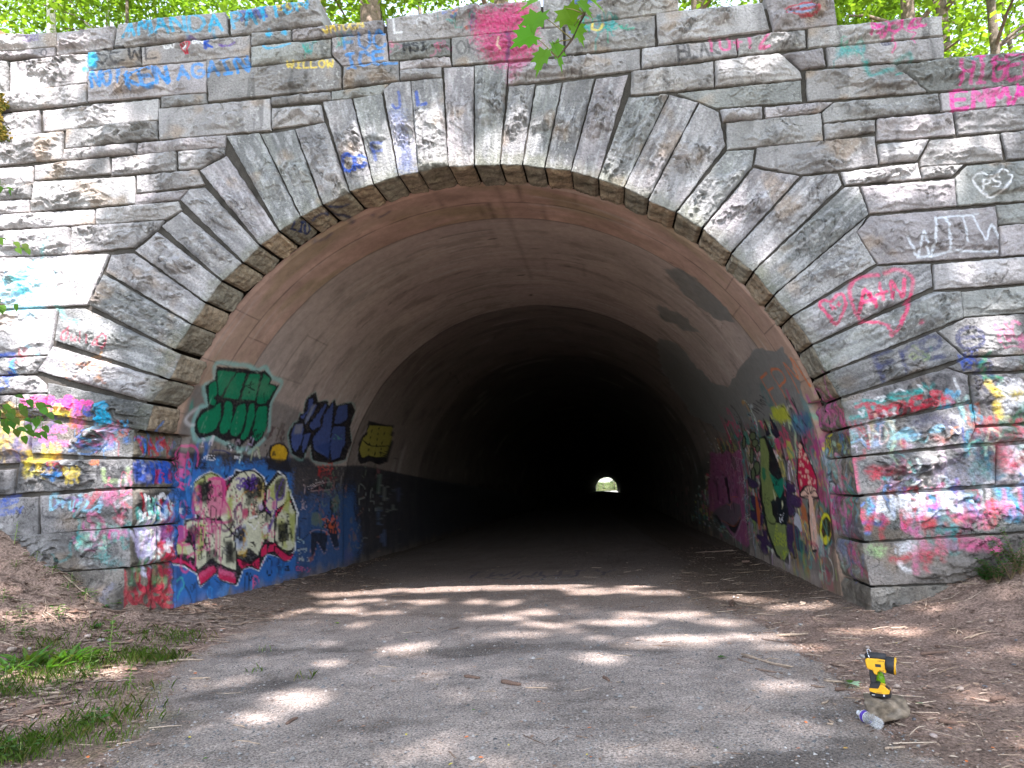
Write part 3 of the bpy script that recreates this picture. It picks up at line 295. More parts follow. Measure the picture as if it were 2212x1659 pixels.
('x','W',[(0.42,0.015,0.04),(0.72,0.72,0.74),(0.62,0.1,0.26)],0.03,0.5,(15,0.2,47),[(-4.53,1.72),(-4.22,1.71),(-4.21,1.56),(-4.5,1.55)]),
('s','W',(0.012,0.012,0.015),0.03,0.75,0.008,[(-5.318,1.524),(-5.293,1.447),(-5.129,1.422),(-5.009,1.454),(-5.086,1.552)]),
('s','W',(0.012,0.012,0.015),0.03,0.7,0.008,[(-4.986,1.576),(-4.977,1.425)]),
('s','W',(0.012,0.012,0.015),0.03,0.6,0.008,[(-4.949,1.471),(-4.847,1.439),(-4.748,1.482)]),
('s','W',(0.012,0.012,0.015),0.03,0.6,0.008,[(-4.697,1.461),(-4.584,1.626),(-4.528,1.501)]),
('p','W',(0.42,0.015,0.04),0,0.9,0.03,[(-4.412,1.393),(-4.353,1.419),(-4.273,1.416),(-4.231,1.358),(-4.249,1.312),(-4.328,1.296)]),
('p','W',(0.75,0.5,0.55),0,0.9,0.02,[(-4.373,1.401),(-4.301,1.37),(-4.26,1.34),(-4.309,1.324),(-4.35,1.353)]),
('x','W',[(0.01,0.28,0.26),(0.01,0.28,0.26),(0.012,0.012,0.015),(0.012,0.012,0.015),(0.7,0.13,0.36),(0.3,0.6,0.5)],0.045,0.6,(34,0.2,48),[(-4.97,1.23),(-4.22,1.25),(-4.21,1.02),(-4.92,1.04)]),
('s','W',(0.012,0.012,0.015),0.08,0.85,0.03,[(-4.561,1.157),(-4.543,1.212),(-4.474,1.228),(-4.462,1.171)]),
('s','W',(0.62,0.03,0.26),0.03,0.85,0.008,[(-4.451,1.162),(-4.435,1.235),(-4.335,1.232),(-4.331,1.148)]),
('s','W',(0.012,0.012,0.015),0.05,0.8,0.008,[(-4.345,1.019),(-4.351,0.987),(-4.37,0.964),(-4.397,0.956),(-4.424,0.966),(-4.445,0.99),(-4.454,1.023),(-4.449,1.055),(-4.43,1.078),(-4.403,1.086),(-4.375,1.076),(-4.354,1.052),(-4.345,1.019)]),
('s','W',(0.012,0.012,0.015),0.05,0.8,0.008,[(-4.745,1.052),(-4.729,1.116),(-4.649,1.123)]),
('s','W',(0.012,0.012,0.015),0.05,0.8,0.008,[(-4.617,1.084),(-4.589,1.12)]),
('s','W',(0.012,0.012,0.015),0.04,0.45,0.03,[(-4.614,1.02),(-4.624,0.836)]),
('s','W',(0.012,0.012,0.015),0.04,0.45,0.03,[(-4.533,1.007),(-4.553,0.815)]),
('p','W',(0.01,0.28,0.26),0,0.6,0.05,[(-4.44,0.94),(-4.445,0.91),(-4.459,0.887),(-4.481,0.877),(-4.505,0.882),(-4.525,0.9),(-4.538,0.928),(-4.539,0.959),(-4.53,0.986),(-4.511,1.002),(-4.487,1.005),(-4.464,0.994),(-4.448,0.97)]),
('p','W',(0.01,0.28,0.26),0,0.4,0.05,[(-4.56,0.944),(-4.562,0.922),(-4.571,0.906),(-4.584,0.899),(-4.598,0.902),(-4.611,0.915),(-4.618,0.935),(-4.619,0.957),(-4.614,0.976),(-4.603,0.988),(-4.589,0.991),(-4.575,0.982),(-4.564,0.965)]),
('p','W',(0.05,0.2,0.2),0,0.5,0.06,[(-4.258,0.851),(-4.272,0.826),(-4.312,0.807),(-4.369,0.8),(-4.43,0.805),(-4.482,0.822),(-4.511,0.846),(-4.513,0.873),(-4.485,0.895),(-4.435,0.908),(-4.374,0.909),(-4.316,0.898),(-4.274,0.877)]),
('s','W',(0.012,0.012,0.015),0.05,0.6,0.03,[(-4.524,0.622),(-4.559,0.532),(-4.626,0.498)]),
('p','W',(0.12,0.13,0.2),0,0.55,0.05,[(-4.424,0.601),(-4.367,0.635),(-4.333,0.553),(-4.357,0.427),(-4.416,0.429)]),
('t', 'L', (0.42, 0.015, 0.04), 0.045, 0.85, 'TAM', [(0.092, 2.144), (0.668, 2.191), (0.004, 2.335)]),
('x','L',[(0.04,0.24,0.6),(0.42,0.015,0.04),(0.04,0.24,0.6)],0.035,0.7,(12,0.12,50),[(0.15,2.3),(0.7,2.33),(0.75,2.18),(0.2,2.16)]),
('p','L',(0.01,0.07,0.4),0,0.8,0.04,[(0.008,2.043),(0.299,2.054),(0.354,1.797),(0.055,1.814)]),
('x','L',[(0.012,0.012,0.015),(0.72,0.72,0.74),(0.01,0.07,0.4)],0.04,0.6,(10,0.14,51),[(0.01,2.04),(0.3,2.05),(0.35,1.82),(0.08,1.81)]),
('p','L',(0.01,0.07,0.4),0,0.55,0.05,[(0.342,2.065),(0.761,2.069),(0.794,1.84),(0.395,1.817)]),
('t', 'L', (0.01, 0.07, 0.4), 0.06, 1, 'HAB', [(0.393, 1.827), (0.78, 1.83), (0.331, 2.055)]),
('x','L',[(0.42,0.015,0.04)],0.03,0.8,(8,0.12,52),[(0.37,1.97),(0.77,1.98),(0.81,1.79),(0.42,1.79)]),
('p','L',(0.012,0.012,0.015),0,0.75,0.04,[(0.052,1.696),(0.821,1.712),(0.892,1.266),(0.072,1.308)]),
('t', 'L', (0.72, 0.72, 0.74), 0.055, 0.9, 'JUSW', [(0.123, 1.4), (0.87, 1.37), (0.087, 1.658)]),
('t', 'L', (0.15, 0.45, 0.38), 0.04, 0.9, 'WS', [(0.296, 1.413), (0.51, 1.405), (0.269, 1.627)]),
('s','L',(0.42,0.015,0.04),0.05,0.9,0.008,[(0.142,1.667),(0.198,1.512),(0.282,1.404)]),
('s','L',(0.42,0.015,0.04),0.05,0.95,0.008,[(0.521,1.583),(0.661,1.479),(0.666,1.56),(0.747,1.436),(0.79,1.506)]),
('s','L',(0.42,0.015,0.04),0.04,0.8,0.008,[(0.79,1.506),(0.804,1.353)]),
('x','L',[(0.01,0.28,0.26),(0.72,0.72,0.74),(0.01,0.07,0.4)],0.04,0.6,(12,0.15,53),[(0.08,1.38),(0.89,1.33),(0.88,1.27),(0.09,1.32)]),
('p','L',(0.012,0.012,0.015),0,0.7,0.06,[(0.105,1.231),(0.915,1.193),(0.951,0.791),(0.086,0.86)]),
('x','L',[(0.72,0.72,0.74),(0.72,0.72,0.74),(0.5,0.5,0.7)],0.06,0.85,(18,0.22,54),[(0.12,1.21),(0.4,1.21),(0.39,0.87),(0.11,0.89)]),
('x','L',[(0.72,0.72,0.74)],0.06,0.85,(14,0.2,55),[(0.43,1.21),(0.78,1.2),(0.76,0.99),(0.47,0.87)]),
('x','L',[(0.42,0.015,0.04),(0.42,0.015,0.04),(0.6,0.02,0.08)],0.05,0.85,(22,0.2,56),[(0.62,1.15),(0.93,1.18),(0.95,0.76),(0.56,0.8)]),
('s','L',(0.72,0.72,0.74),0.06,0.9,0.008,[(0.661,0.999),(0.728,0.933),(0.721,1.074),(0.808,1.007),(0.866,1.145)]),
('p','L',(0.42,0.015,0.04),0,0.6,0.06,[(0.534,0.717),(0.889,0.696),(0.995,0.603),(0.811,0.605),(0.569,0.664)]),
('t', 'L', (0.42, 0.02, 0.05), 0.075, 0.92, 'LUNT', [(0.01, 0.549), (0.953, 0.436), (0.002, 0.768)]),
('t', 'L', (0.4, 0.03, 0.05), 0.065, 0.88, 'NORE', [(0.049, 0.334), (0.964, 0.214), (0.022, 0.529)]),
('x','L',[(0.1,0.3,0.15),(0.012,0.012,0.015)],0.05,0.6,(10,0.16,57),[(0.08,0.69),(0.81,0.59),(0.74,0.45),(0.13,0.53)]),
('p','L',(0.13,0.125,0.12),0,0.55,0.03,[(0.678,3.144),(1.196,3.191),(1.797,2.172),(0.765,2.13),(0.71,2.5)]),
('p','L',(0.13,0.125,0.12),0,0.7,0.05,[(2.698,3.199),(3.266,3.188),(3.86,3.141),(5.247,2.166),(3.264,1.974),(0.917,2.142),(0.736,2.453),(0.697,3.112),(0.877,3.14),(2.056,2.679)]),
('p','L',(0.02,0.022,0.03),0,0.9,0.03,[(0.713,2.228),(1.363,2.228),(2.199,2.281),(3.295,2.241),(4.818,2.305),(5.247,2.166),(7.862,2.246),(13.669,2.022),(25.506,1.675),(47.337,0.949),(46.092,-1.722),(12.704,-1.308),(3.284,0.048),(2.786,-0.001),(0.975,0.179)]),
('p','L',(0.03,0.15,0.46),0,0.92,0.12,[(0.796,1.93),(1.199,2.003),(3.167,2.16),(4.296,1.969),(4.587,0.678),(4.592,0.115),(3.283,0.089),(2.37,0.091),(1.904,0.062),(0.98,0.111)]),
('p','L',(0.03,0.12,0.34),0,0.55,0.25,[(4.531,1.538),(7.58,1.667),(8.102,0.392),(7.105,-0.115),(4.559,0.077)]),
('x','L',[(0.02,0.03,0.1),(0.04,0.22,0.55),(0.02,0.02,0.05),(0.03,0.15,0.45)],0.11,0.55,(60,0.3,60),[(0.75,2.12),(4.21,2.18),(4.43,-0.0),(0.98,0.16)]),
('p','L',(0.12,0.3,0.65),0,0.7,0.06,[(1.978,0.217),(2.228,0.375),(2.322,0.19),(2.196,0.049)]),
('p','L',(0.13,0.12,0.11),0,0.9,0.02,[(2.276,0.196),(2.361,0.3),(2.347,0.082),(2.217,0.046)]),
('s','L',(0.22,0.45,0.42),0.075,0.85,0.03,[(0.887,3.5),(1.374,3.571),(1.625,3.607),(1.926,3.585),(2.081,3.67),(2.381,3.557),(2.786,3.526),(2.797,3.297),(2.788,3.127),(3.015,2.765),(3.025,2.589),(2.658,2.317),(2.563,2.363),(2.336,2.337),(1.875,2.408),(1.533,2.467),(1.175,2.397),(1.026,2.497),(0.95,2.658),(0.98,2.854),(1.112,2.916),(0.877,3.14),(1.026,3.27),(0.887,3.5)]),
('p','L',(0.012,0.012,0.015),0,1,0.008,[(0.941,3.462),(1.405,3.526),(1.668,3.563),(1.968,3.545),(2.112,3.62),(2.427,3.536),(2.432,3.453),(2.688,3.437),(2.755,3.477),(2.737,3.303),(2.741,3.149),(2.948,2.786),(2.941,2.596),(2.665,2.355),(2.501,2.525),(2.317,2.374),(2.172,2.39),(2.078,2.483),(1.863,2.431),(1.514,2.501),(1.219,2.428),(1.054,2.511),(0.981,2.65),(1.036,2.826),(1.152,2.898),(0.895,3.166),(1.043,3.273)]),
('p','L',(0.005,0.17,0.08),0,1,0.006,[(1.005,3.412),(1.429,3.466),(1.353,3.079),(1.271,3.079),(1.085,3.292)]),
('s','L',(0.012,0.012,0.015),0.026,1,0.008,[(1.005,3.412),(1.429,3.466),(1.353,3.079),(1.271,3.079),(1.085,3.292),(1.005,3.412)]),
('p','L',(0.005,0.17,0.08),0,1,0.006,[(0.963,3.189),(1.085,3.268),(1.245,3.1),(1.212,3.023),(1.281,3.009),(1.307,2.916),(1.148,2.932)]),
('s','L',(0.012,0.012,0.015),0.026,1,0.008,[(0.963,3.189),(1.085,3.268),(1.245,3.1),(1.212,3.023),(1.281,3.009),(1.307,2.916),(1.148,2.932),(0.963,3.189)]),
('p','L',(0.005,0.17,0.08),0,1,0.006,[(1.459,3.458),(1.689,3.494),(1.82,3.081),(1.406,3.062)]),
('s','L',(0.012,0.012,0.015),0.026,1,0.008,[(1.459,3.458),(1.689,3.494),(1.82,3.081),(1.406,3.062),(1.459,3.458)]),
('p','L',(0.005,0.17,0.08),0,1,0.006,[(1.778,3.497),(2.066,3.542),(2.276,3.128),(1.878,3.095)]),
('s','L',(0.012,0.012,0.015),0.026,1,0.008,[(1.778,3.497),(2.066,3.542),(2.276,3.128),(1.878,3.095),(1.778,3.497)]),
('p','L',(0.005,0.17,0.08),0,1,0.006,[(2.137,3.569),(2.417,3.521),(2.445,3.441),(2.698,3.425),(2.622,3.106),(2.391,3.077),(2.31,3.146)]),
('s','L',(0.012,0.012,0.015),0.026,1,0.008,[(2.137,3.569),(2.417,3.521),(2.445,3.441),(2.698,3.425),(2.622,3.106),(2.391,3.077),(2.31,3.146),(2.137,3.569)]),
('p','L',(0.005,0.17,0.08),0,1,0.006,[(1.11,2.8),(1.283,2.89),(1.399,2.988),(1.545,2.8),(1.539,2.609),(1.388,2.515),(1.162,2.503),(1.062,2.59),(1.037,2.701)]),
('s','L',(0.012,0.012,0.015),0.026,1,0.008,[(1.11,2.8),(1.283,2.89),(1.399,2.988),(1.545,2.8),(1.539,2.609),(1.388,2.515),(1.162,2.503),(1.062,2.59),(1.037,2.701),(1.11,2.8)]),
('p','L',(0.005,0.17,0.08),0,1,0.006,[(1.502,2.989),(1.592,3.038),(1.75,2.971),(1.907,2.666),(1.803,2.547),(1.705,2.528),(1.602,2.603),(1.586,2.805)]),
('s','L',(0.012,0.012,0.015),0.026,1,0.008,[(1.502,2.989),(1.592,3.038),(1.75,2.971),(1.907,2.666),(1.803,2.547),(1.705,2.528),(1.602,2.603),(1.586,2.805),(1.502,2.989)]),
('p','L',(0.005,0.17,0.08),0,1,0.006,[(1.852,2.983),(2.024,3.056),(2.173,2.919),(2.245,2.633),(2.126,2.523),(1.962,2.535),(1.893,2.615)]),
('s','L',(0.012,0.012,0.015),0.026,1,0.008,[(1.852,2.983),(2.024,3.056),(2.173,2.919),(2.245,2.633),(2.126,2.523),(1.962,2.535),(1.893,2.615),(1.852,2.983)]),
('p','L',(0.005,0.17,0.08),0,1,0.006,[(2.17,3.049),(2.283,3.089),(2.473,2.873),(2.471,2.574),(2.359,2.477),(2.249,2.507),(2.276,2.699)]),
('s','L',(0.012,0.012,0.015),0.026,1,0.008,[(2.17,3.049),(2.283,3.089),(2.473,2.873),(2.471,2.574),(2.359,2.477),(2.249,2.507),(2.276,2.699),(2.17,3.049)]),
('p','L',(0.005,0.17,0.08),0,1,0.006,[(2.442,3.043),(2.712,3.09),(2.922,2.784),(2.889,2.593),(2.768,2.491),(2.595,2.532),(2.51,2.785)]),
('s','L',(0.012,0.012,0.015),0.026,1,0.008,[(2.442,3.043),(2.712,3.09),(2.922,2.784),(2.889,2.593),(2.768,2.491),(2.595,2.532),(2.51,2.785),(2.442,3.043)]),
('p','L',(0.1,0.24,0.14),0,0.45,0.1,[(1.809,3.416),(2.35,3.509),(2.631,3.301),(1.885,3.115)]),
('p','L',(0.1,0.24,0.14),0,0.3,0.12,[(1.094,3.355),(1.413,3.412),(1.71,3.167),(1.364,3.117)]),
('s','L',(0.012,0.012,0.015),0.018,1,0.008,[(2.114,3.592),(2.249,3.218),(2.368,3.074)]),
('s','L',(0.012,0.012,0.015),0.018,1,0.008,[(2.432,3.453),(2.427,3.271),(2.588,3.115),(2.445,3.07)]),
('s','L',(0.012,0.012,0.015),0.02,1,0.008,[(1.841,3.303),(2.035,3.374)]),
('s','L',(0.012,0.012,0.015),0.022,1,0.008,[(1.921,3.395),(2.023,3.199)]),
('s','L',(0.012,0.012,0.015),0.02,1,0.008,[(1.912,3.301),(2.121,3.28)]),
('t', 'L', (0.012, 0.012, 0.015), 0.02, 1, 'CWC', [(2.596, 2.571), (2.914, 2.554), (2.582, 2.683)]),
('s','L',(0.012,0.012,0.015),0.018,1,0.008,[(2.668,2.537),(2.731,2.555),(2.807,2.514)]),
('s','L',(0.25,0.35,0.28),0.008,0.5,0.008,[(1.114,3.445),(1.194,2.477)]),
('s','L',(0.25,0.35,0.28),0.008,0.5,0.008,[(1.139,2.99),(1.281,2.495)]),
('s','L',(0.25,0.35,0.28),0.008,0.5,0.008,[(1.922,2.916),(2.102,2.521)]),
('s','L',(0.14,0.26,0.24),0.05,0.7,0.02,[(4.027,3.1),(3.899,3.363),(4.022,3.492),(4.106,3.537),(4.39,3.381),(4.705,3.457),(4.889,3.364),(5.016,3.518),(5.23,3.407),(5.842,3.56),(6.248,3.426),(6.342,3.068),(6.749,2.741),(6.716,2.35),(5.915,2.236),(5.05,2.268),(4.756,2.578),(4.595,2.266),(4.126,2.348),(3.761,2.687),(3.819,2.897),(3.96,2.956),(3.91,3.086),(4.027,3.1)]),
('p','L',(0.012,0.012,0.015),0,1,0.01,[(4.027,3.1),(3.899,3.363),(4.022,3.492),(4.106,3.537),(4.39,3.381),(4.705,3.457),(4.889,3.364),(5.016,3.518),(5.23,3.407),(5.842,3.56),(6.248,3.426),(6.342,3.068),(6.749,2.741),(6.716,2.35),(5.915,2.236),(5.05,2.268),(4.756,2.578),(4.595,2.266),(4.126,2.348),(3.761,2.687),(3.819,2.897),(3.96,2.956),(3.91,3.086)]),
('p','L',(0.06,0.09,0.24),0,1,0.006,[(4.125,3.172),(3.983,3.375),(4.129,3.427),(4.25,3.283),(4.117,3.002),(3.96,3.031)]),
('s','L',(0.012,0.012,0.015),0.024,1,0.008,[(4.125,3.172),(3.983,3.375),(4.129,3.427),(4.25,3.283),(4.117,3.002),(3.96,3.031),(4.125,3.172)]),
('p','L',(0.06,0.09,0.24),0,1,0.006,[(4.311,3.291),(4.436,3.339),(4.382,3.044),(4.264,2.909),(4.2,3.057)]),
('s','L',(0.012,0.012,0.015),0.024,1,0.008,[(4.311,3.291),(4.436,3.339),(4.382,3.044),(4.264,2.909),(4.2,3.057),(4.311,3.291)]),
('p','L',(0.06,0.09,0.24),0,1,0.006,[(3.901,2.875),(4.117,2.925),(4.28,2.849),(4.374,2.584),(4.234,2.383),(4.014,2.487),(3.878,2.696)]),
('s','L',(0.012,0.012,0.015),0.024,1,0.008,[(3.901,2.875),(4.117,2.925),(4.28,2.849),(4.374,2.584),(4.234,2.383),(4.014,2.487),(3.878,2.696),(3.901,2.875)]),
('p','L',(0.06,0.09,0.24),0,1,0.006,[(4.539,3.061),(4.722,3.41),(4.822,3.355),(4.802,3.089),(4.94,2.94),(4.633,2.833),(4.451,2.926)]),
('s','L',(0.012,0.012,0.015),0.024,1,0.008,[(4.539,3.061),(4.722,3.41),(4.822,3.355),(4.802,3.089),(4.94,2.94),(4.633,2.833),(4.451,2.926),(4.539,3.061)]),
('p','L',(0.06,0.09,0.24),0,1,0.006,[(4.877,3.162),(5.022,3.449),(5.323,3.143),(5.545,2.827),(5.773,2.345),(5.006,2.468),(4.784,2.688),(5.011,2.946)]),
('s','L',(0.012,0.012,0.015),0.024,1,0.008,[(4.877,3.162),(5.022,3.449),(5.323,3.143),(5.545,2.827),(5.773,2.345),(5.006,2.468),(4.784,2.688),(5.011,2.946),(4.877,3.162)]),
('p','L',(0.06,0.09,0.24),0,1,0.006,[(5.32,3.401),(5.697,3.504),(6.042,3.219),(5.771,3.068),(5.492,3.058)]),
('s','L',(0.012,0.012,0.015),0.024,1,0.008,[(5.32,3.401),(5.697,3.504),(6.042,3.219),(5.771,3.068),(5.492,3.058),(5.32,3.401)]),
('p','L',(0.06,0.09,0.24),0,1,0.006,[(5.514,2.992),(6.096,3.046),(6.403,2.717),(6.336,2.386),(5.959,2.303),(5.695,2.588)]),
('s','L',(0.012,0.012,0.015),0.024,1,0.008,[(5.514,2.992),(6.096,3.046),(6.403,2.717),(6.336,2.386),(5.959,2.303),(5.695,2.588),(5.514,2.992)]),
('p','L',(0.06,0.09,0.24),0,1,0.006,[(4.367,2.734),(4.636,2.787),(4.653,2.571),(4.565,2.384),(4.448,2.468)]),
('s','L',(0.012,0.012,0.015),0.024,1,0.008,[(4.367,2.734),(4.636,2.787),(4.653,2.571),(4.565,2.384),(4.448,2.468),(4.367,2.734)]),
('p','L',(0.25,0.27,0.33),0,0.7,0.03,[(4.343,3.327),(4.355,3.073),(4.301,2.943),(4.213,2.965),(4.22,3.279)]),
('p','L',(0.22,0.22,0.24),0,0.8,0.03,[(3.901,2.875),(4.189,2.917),(4.263,2.741),(3.966,2.703)]),
('p','L',(0.03,0.06,0.2),0,0.7,0.04,[(4.994,2.546),(5.7,2.688),(5.781,2.329)]),
('t', 'L', (0.1, 0.3, 0.25), 0.014, 1, 'CWC', [(5.776, 2.743), (6.219, 2.775), (5.711, 2.823)]),
('p','L',(0.012,0.012,0.015),0,1,0.012,[(3.989,2.356),(3.992,2.266),(3.901,2.194),(3.747,2.157),(3.569,2.162),(3.406,2.206),(3.293,2.278),(3.249,2.364),(3.286,2.443),(3.394,2.5),(3.557,2.522),(3.74,2.501),(3.898,2.441)]),
('p','L',(0.55,0.33,0.02),0,1,0.012,[(3.934,2.346),(3.936,2.267),(3.862,2.203),(3.733,2.17),(3.582,2.174),(3.443,2.214),(3.346,2.279),(3.306,2.355),(3.336,2.426),(3.43,2.476),(3.566,2.494),(3.72,2.475),(3.854,2.422)]),
('p','L',(0.02,0.02,0.025),0,1,0.03,[(3.295,2.241),(4.03,2.229),(4.277,2.021),(3.322,2.041)]),
('x','L',[(0.06,0.04,0.035)],0.05,0.8,(12,0.14,61),[(2.98,2.63),(3.69,2.74),(3.76,2.6),(3.04,2.51)]),
('x','L',[(0.72,0.72,0.74),(0.012,0.012,0.015),(0.012,0.012,0.015),(0.4,0.42,0.45)],0.04,0.6,(20,0.14,62),[(1.25,2.39),(2.58,2.38),(2.6,2.29),(1.31,2.26)]),
('s','L',(0.01,0.02,0.12),0.016,1,0.008,[(1.607,2.263),(1.657,2.289),(1.908,2.29),(2.079,2.251)]),
('s','L',(0.35,0.4,0.25),0.04,0.8,0.008,[(2.744,2.18),(2.724,2.333),(2.849,2.392),(3.004,2.229)]),
('s','L',(0.45,0.45,0.4),0.03,0.8,0.008,[(2.792,2.246),(2.855,2.327),(2.942,2.252)]),
('x','L',[(0.012,0.012,0.015)],0.03,0.9,(10,0.08,63),[(3.06,2.39),(3.32,2.41),(3.37,2.2),(3.16,2.24)]),
('s','L',(0.72,0.72,0.74),0.05,0.5,0.03,[(0.937,2.837),(0.823,2.756),(0.774,2.652),(0.893,2.597),(0.98,2.605)]),
('p','L',(0.01,0.2,0.15),0,0.7,0.03,[(0.749,2.96),(0.846,2.837),(0.781,2.763),(0.75,2.848)]),
('t', 'L', (0.72, 0.72, 0.74), 0.012, 0.8, 'AVS25', [(1.417, 2.14), (1.718, 2.14), (1.399, 2.207)]),
('t', 'L', (0.72, 0.72, 0.74), 0.012, 0.8, 'TAKE', [(2.218, 2.184), (2.405, 2.179), (2.211, 2.232)]),
('t', 'L', (0.012, 0.012, 0.015), 0.02, 0.9, 'ASIDE', [(1.273, 2.002), (1.557, 2.02), (1.239, 2.078)]),
('t', 'L', (0.012, 0.012, 0.015), 0.015, 0.8, 'NTK', [(1.919, 2.315), (2.162, 2.316), (1.898, 2.385)]),
('s','L',(0.62,0.07,0.25),0.035,0.9,0.008,[(0.806,2.063),(0.865,2.236),(1.078,2.324),(1.265,2.234),(1.313,2.058)]),
('s','L',(0.62,0.07,0.25),0.04,0.95,0.008,[(0.95,1.866),(0.895,2.109),(0.951,2.197),(1.031,2.017),(1.03,2.223),(1.142,2.009)]),
('s','L',(0.62,0.07,0.25),0.035,0.9,0.008,[(0.864,1.928),(1.042,1.985),(1.188,1.912),(1.166,1.782),(0.944,1.824),(0.864,1.928)]),
('s','L',(0.62,0.07,0.25),0.035,0.9,0.008,[(0.979,1.952),(1.111,1.933),(1.036,1.878),(0.979,1.952)]),
('s','L',(0.62,0.07,0.25),0.035,0.9,0.008,[(0.932,1.806),(1.089,1.722),(1.188,1.851),(1.194,1.894)]),
('s','L',(0.04,0.24,0.6),0.03,0.9,0.008,[(1.187,2.065),(1.189,2.032),(1.175,2.008),(1.144,1.999),(1.11,2.006),(1.08,2.029),(1.061,2.061),(1.059,2.094),(1.074,2.118),(1.102,2.128),(1.135,2.12),(1.168,2.097),(1.187,2.065)]),
('s','L',(0.04,0.24,0.6),0.022,0.9,0.008,[(1.839,2.122),(1.842,2.101),(1.835,2.086),(1.821,2.08),(1.805,2.085),(1.789,2.099),(1.777,2.119),(1.774,2.14),(1.778,2.155),(1.792,2.161),(1.81,2.156),(1.827,2.142),(1.839,2.122)]),
('s','L',(0.04,0.24,0.6),0.022,0.9,0.008,[(2.551,2.085),(2.551,2.06),(2.542,2.041),(2.519,2.034),(2.495,2.04),(2.472,2.057),(2.456,2.082),(2.453,2.106),(2.462,2.125),(2.485,2.132),(2.509,2.127),(2.535,2.109),(2.551,2.085)]),
('s','L',(0.012,0.012,0.015),0.02,1,0.008,[(3.432,1.894),(3.436,1.867),(3.429,1.848),(3.416,1.841),(3.397,1.848),(3.379,1.867),(3.367,1.893),(3.363,1.92),(3.369,1.939),(3.383,1.947),(3.402,1.94),(3.419,1.921),(3.432,1.894)]),
('s','L',(0.012,0.012,0.015),0.03,0.9,0.008,[(2.013,2.08),(2.028,1.974),(2.115,1.904),(2.157,2.049)]),
('s','L',(0.04,0.24,0.6),0.025,0.9,0.008,[(2.022,2.057),(1.987,1.973),(1.941,2.043)]),
('t', 'L', (0.5, 0.06, 0.04), 0.02, 0.9, 'LSJET', [(5.488, 2.047), (6.178, 2.128), (5.371, 2.167)]),
('t', 'L', (0.45, 0.38, 0.36), 0.014, 0.9, 'peaches', [(5.079, 1.71), (5.799, 1.835), (4.964, 1.807)]),
('x','L',[(0.3,0.02,0.03)],0.04,0.6,(8,0.15,64),[(5.32,2.01),(6.29,2.06),(6.34,1.93),(5.43,1.91)]),
('p','L',(0.7,0.72,0.74),0,1,0.012,[(1.213,1.743),(1.4,1.897),(1.649,1.981),(1.913,1.928),(2.062,1.86),(2.304,1.947),(2.321,2.033),(2.62,1.99),(2.896,2.048),(3.253,1.925),(3.399,1.794),(3.718,2.042),(4.085,1.937),(4.234,1.74),(4.538,1.452),(4.68,1.275),(4.584,0.963),(4.555,0.596),(4.304,0.425),(3.88,0.549),(3.512,0.636),(3.222,0.386),(2.918,0.482),(2.722,0.468),(2.544,0.24),(2.228,0.352),(2.056,0.397),(1.966,0.497),(1.805,0.451),(1.557,0.353),(1.474,0.545),(1.194,0.673),(0.929,0.743),(0.932,1.007),(1.157,1.063),(1.125,1.307),(1.4,1.327),(1.367,1.48)]),
('p','L',(0.012,0.012,0.015),0,1,0.01,[(1.238,1.731),(1.42,1.882),(1.666,1.963),(1.925,1.911),(2.07,1.844),(2.306,1.929),(2.324,2.012),(2.614,1.97),(2.884,2.026),(3.229,1.905),(3.372,1.778),(3.683,2.018),(4.038,1.916),(4.181,1.725),(4.471,1.445),(4.607,1.273),(4.515,0.971),(4.487,0.615),(4.244,0.448),(3.836,0.568),(3.477,0.652),(3.198,0.408),(2.9,0.502),(2.713,0.487),(2.538,0.265),(2.228,0.373),(2.062,0.416),(1.975,0.515),(1.817,0.469),(1.575,0.373),(1.492,0.561),(1.216,0.685),(0.96,0.753),(0.964,1.012),(1.18,1.067),(1.152,1.305),(1.421,1.325),(1.389,1.474)]),
('p','L',(0.55,0.02,0.09),0,1,0.006,[(0.941,0.853),(1.188,0.767),(1.469,0.632),(1.451,0.58),(1.172,0.717),(0.947,0.761)]),
('s','L',(0.012,0.012,0.015),0.026,1,0.008,[(0.941,0.853),(1.188,0.767),(1.469,0.632),(1.451,0.58),(1.172,0.717),(0.947,0.761),(0.941,0.853)]),
('p','L',(0.55,0.02,0.09),0,1,0.006,[(1.509,0.552),(1.881,0.63),(1.963,0.576),(1.988,0.529),(1.575,0.393)]),
('s','L',(0.012,0.012,0.015),0.026,1,0.008,[(1.509,0.552),(1.881,0.63),(1.963,0.576),(1.988,0.529),(1.575,0.393),(1.509,0.552)]),
('p','L',(0.55,0.02,0.09),0,1,0.006,[(2.005,0.572),(2.446,0.452),(2.521,0.278),(2.054,0.408)]),
('s','L',(0.012,0.012,0.015),0.026,1,0.008,[(2.005,0.572),(2.446,0.452),(2.521,0.278),(2.054,0.408),(2.005,0.572)]),
('p','L',(0.55,0.02,0.09),0,1,0.006,[(2.507,0.67),(2.914,0.544),(3.244,0.61),(3.222,0.423),(2.917,0.507),(2.651,0.488)]),
('s','L',(0.012,0.012,0.015),0.026,1,0.008,[(2.507,0.67),(2.914,0.544),(3.244,0.61),(3.222,0.423),(2.917,0.507),(2.651,0.488),(2.507,0.67)]),
('p','L',(0.55,0.02,0.09),0,1,0.006,[(3.268,0.722),(3.48,0.821),(3.51,0.649),(3.298,0.605)]),
('s','L',(0.012,0.012,0.015),0.026,1,0.008,[(3.268,0.722),(3.48,0.821),(3.51,0.649),(3.298,0.605),(3.268,0.722)]),
('p','L',(0.55,0.02,0.09),0,1,0.006,[(3.563,0.801),(3.818,0.795),(3.821,0.661),(3.537,0.66)]),
('s','L',(0.012,0.012,0.015),0.026,1,0.008,[(3.563,0.801),(3.818,0.795),(3.821,0.661),(3.537,0.66),(3.563,0.801)]),
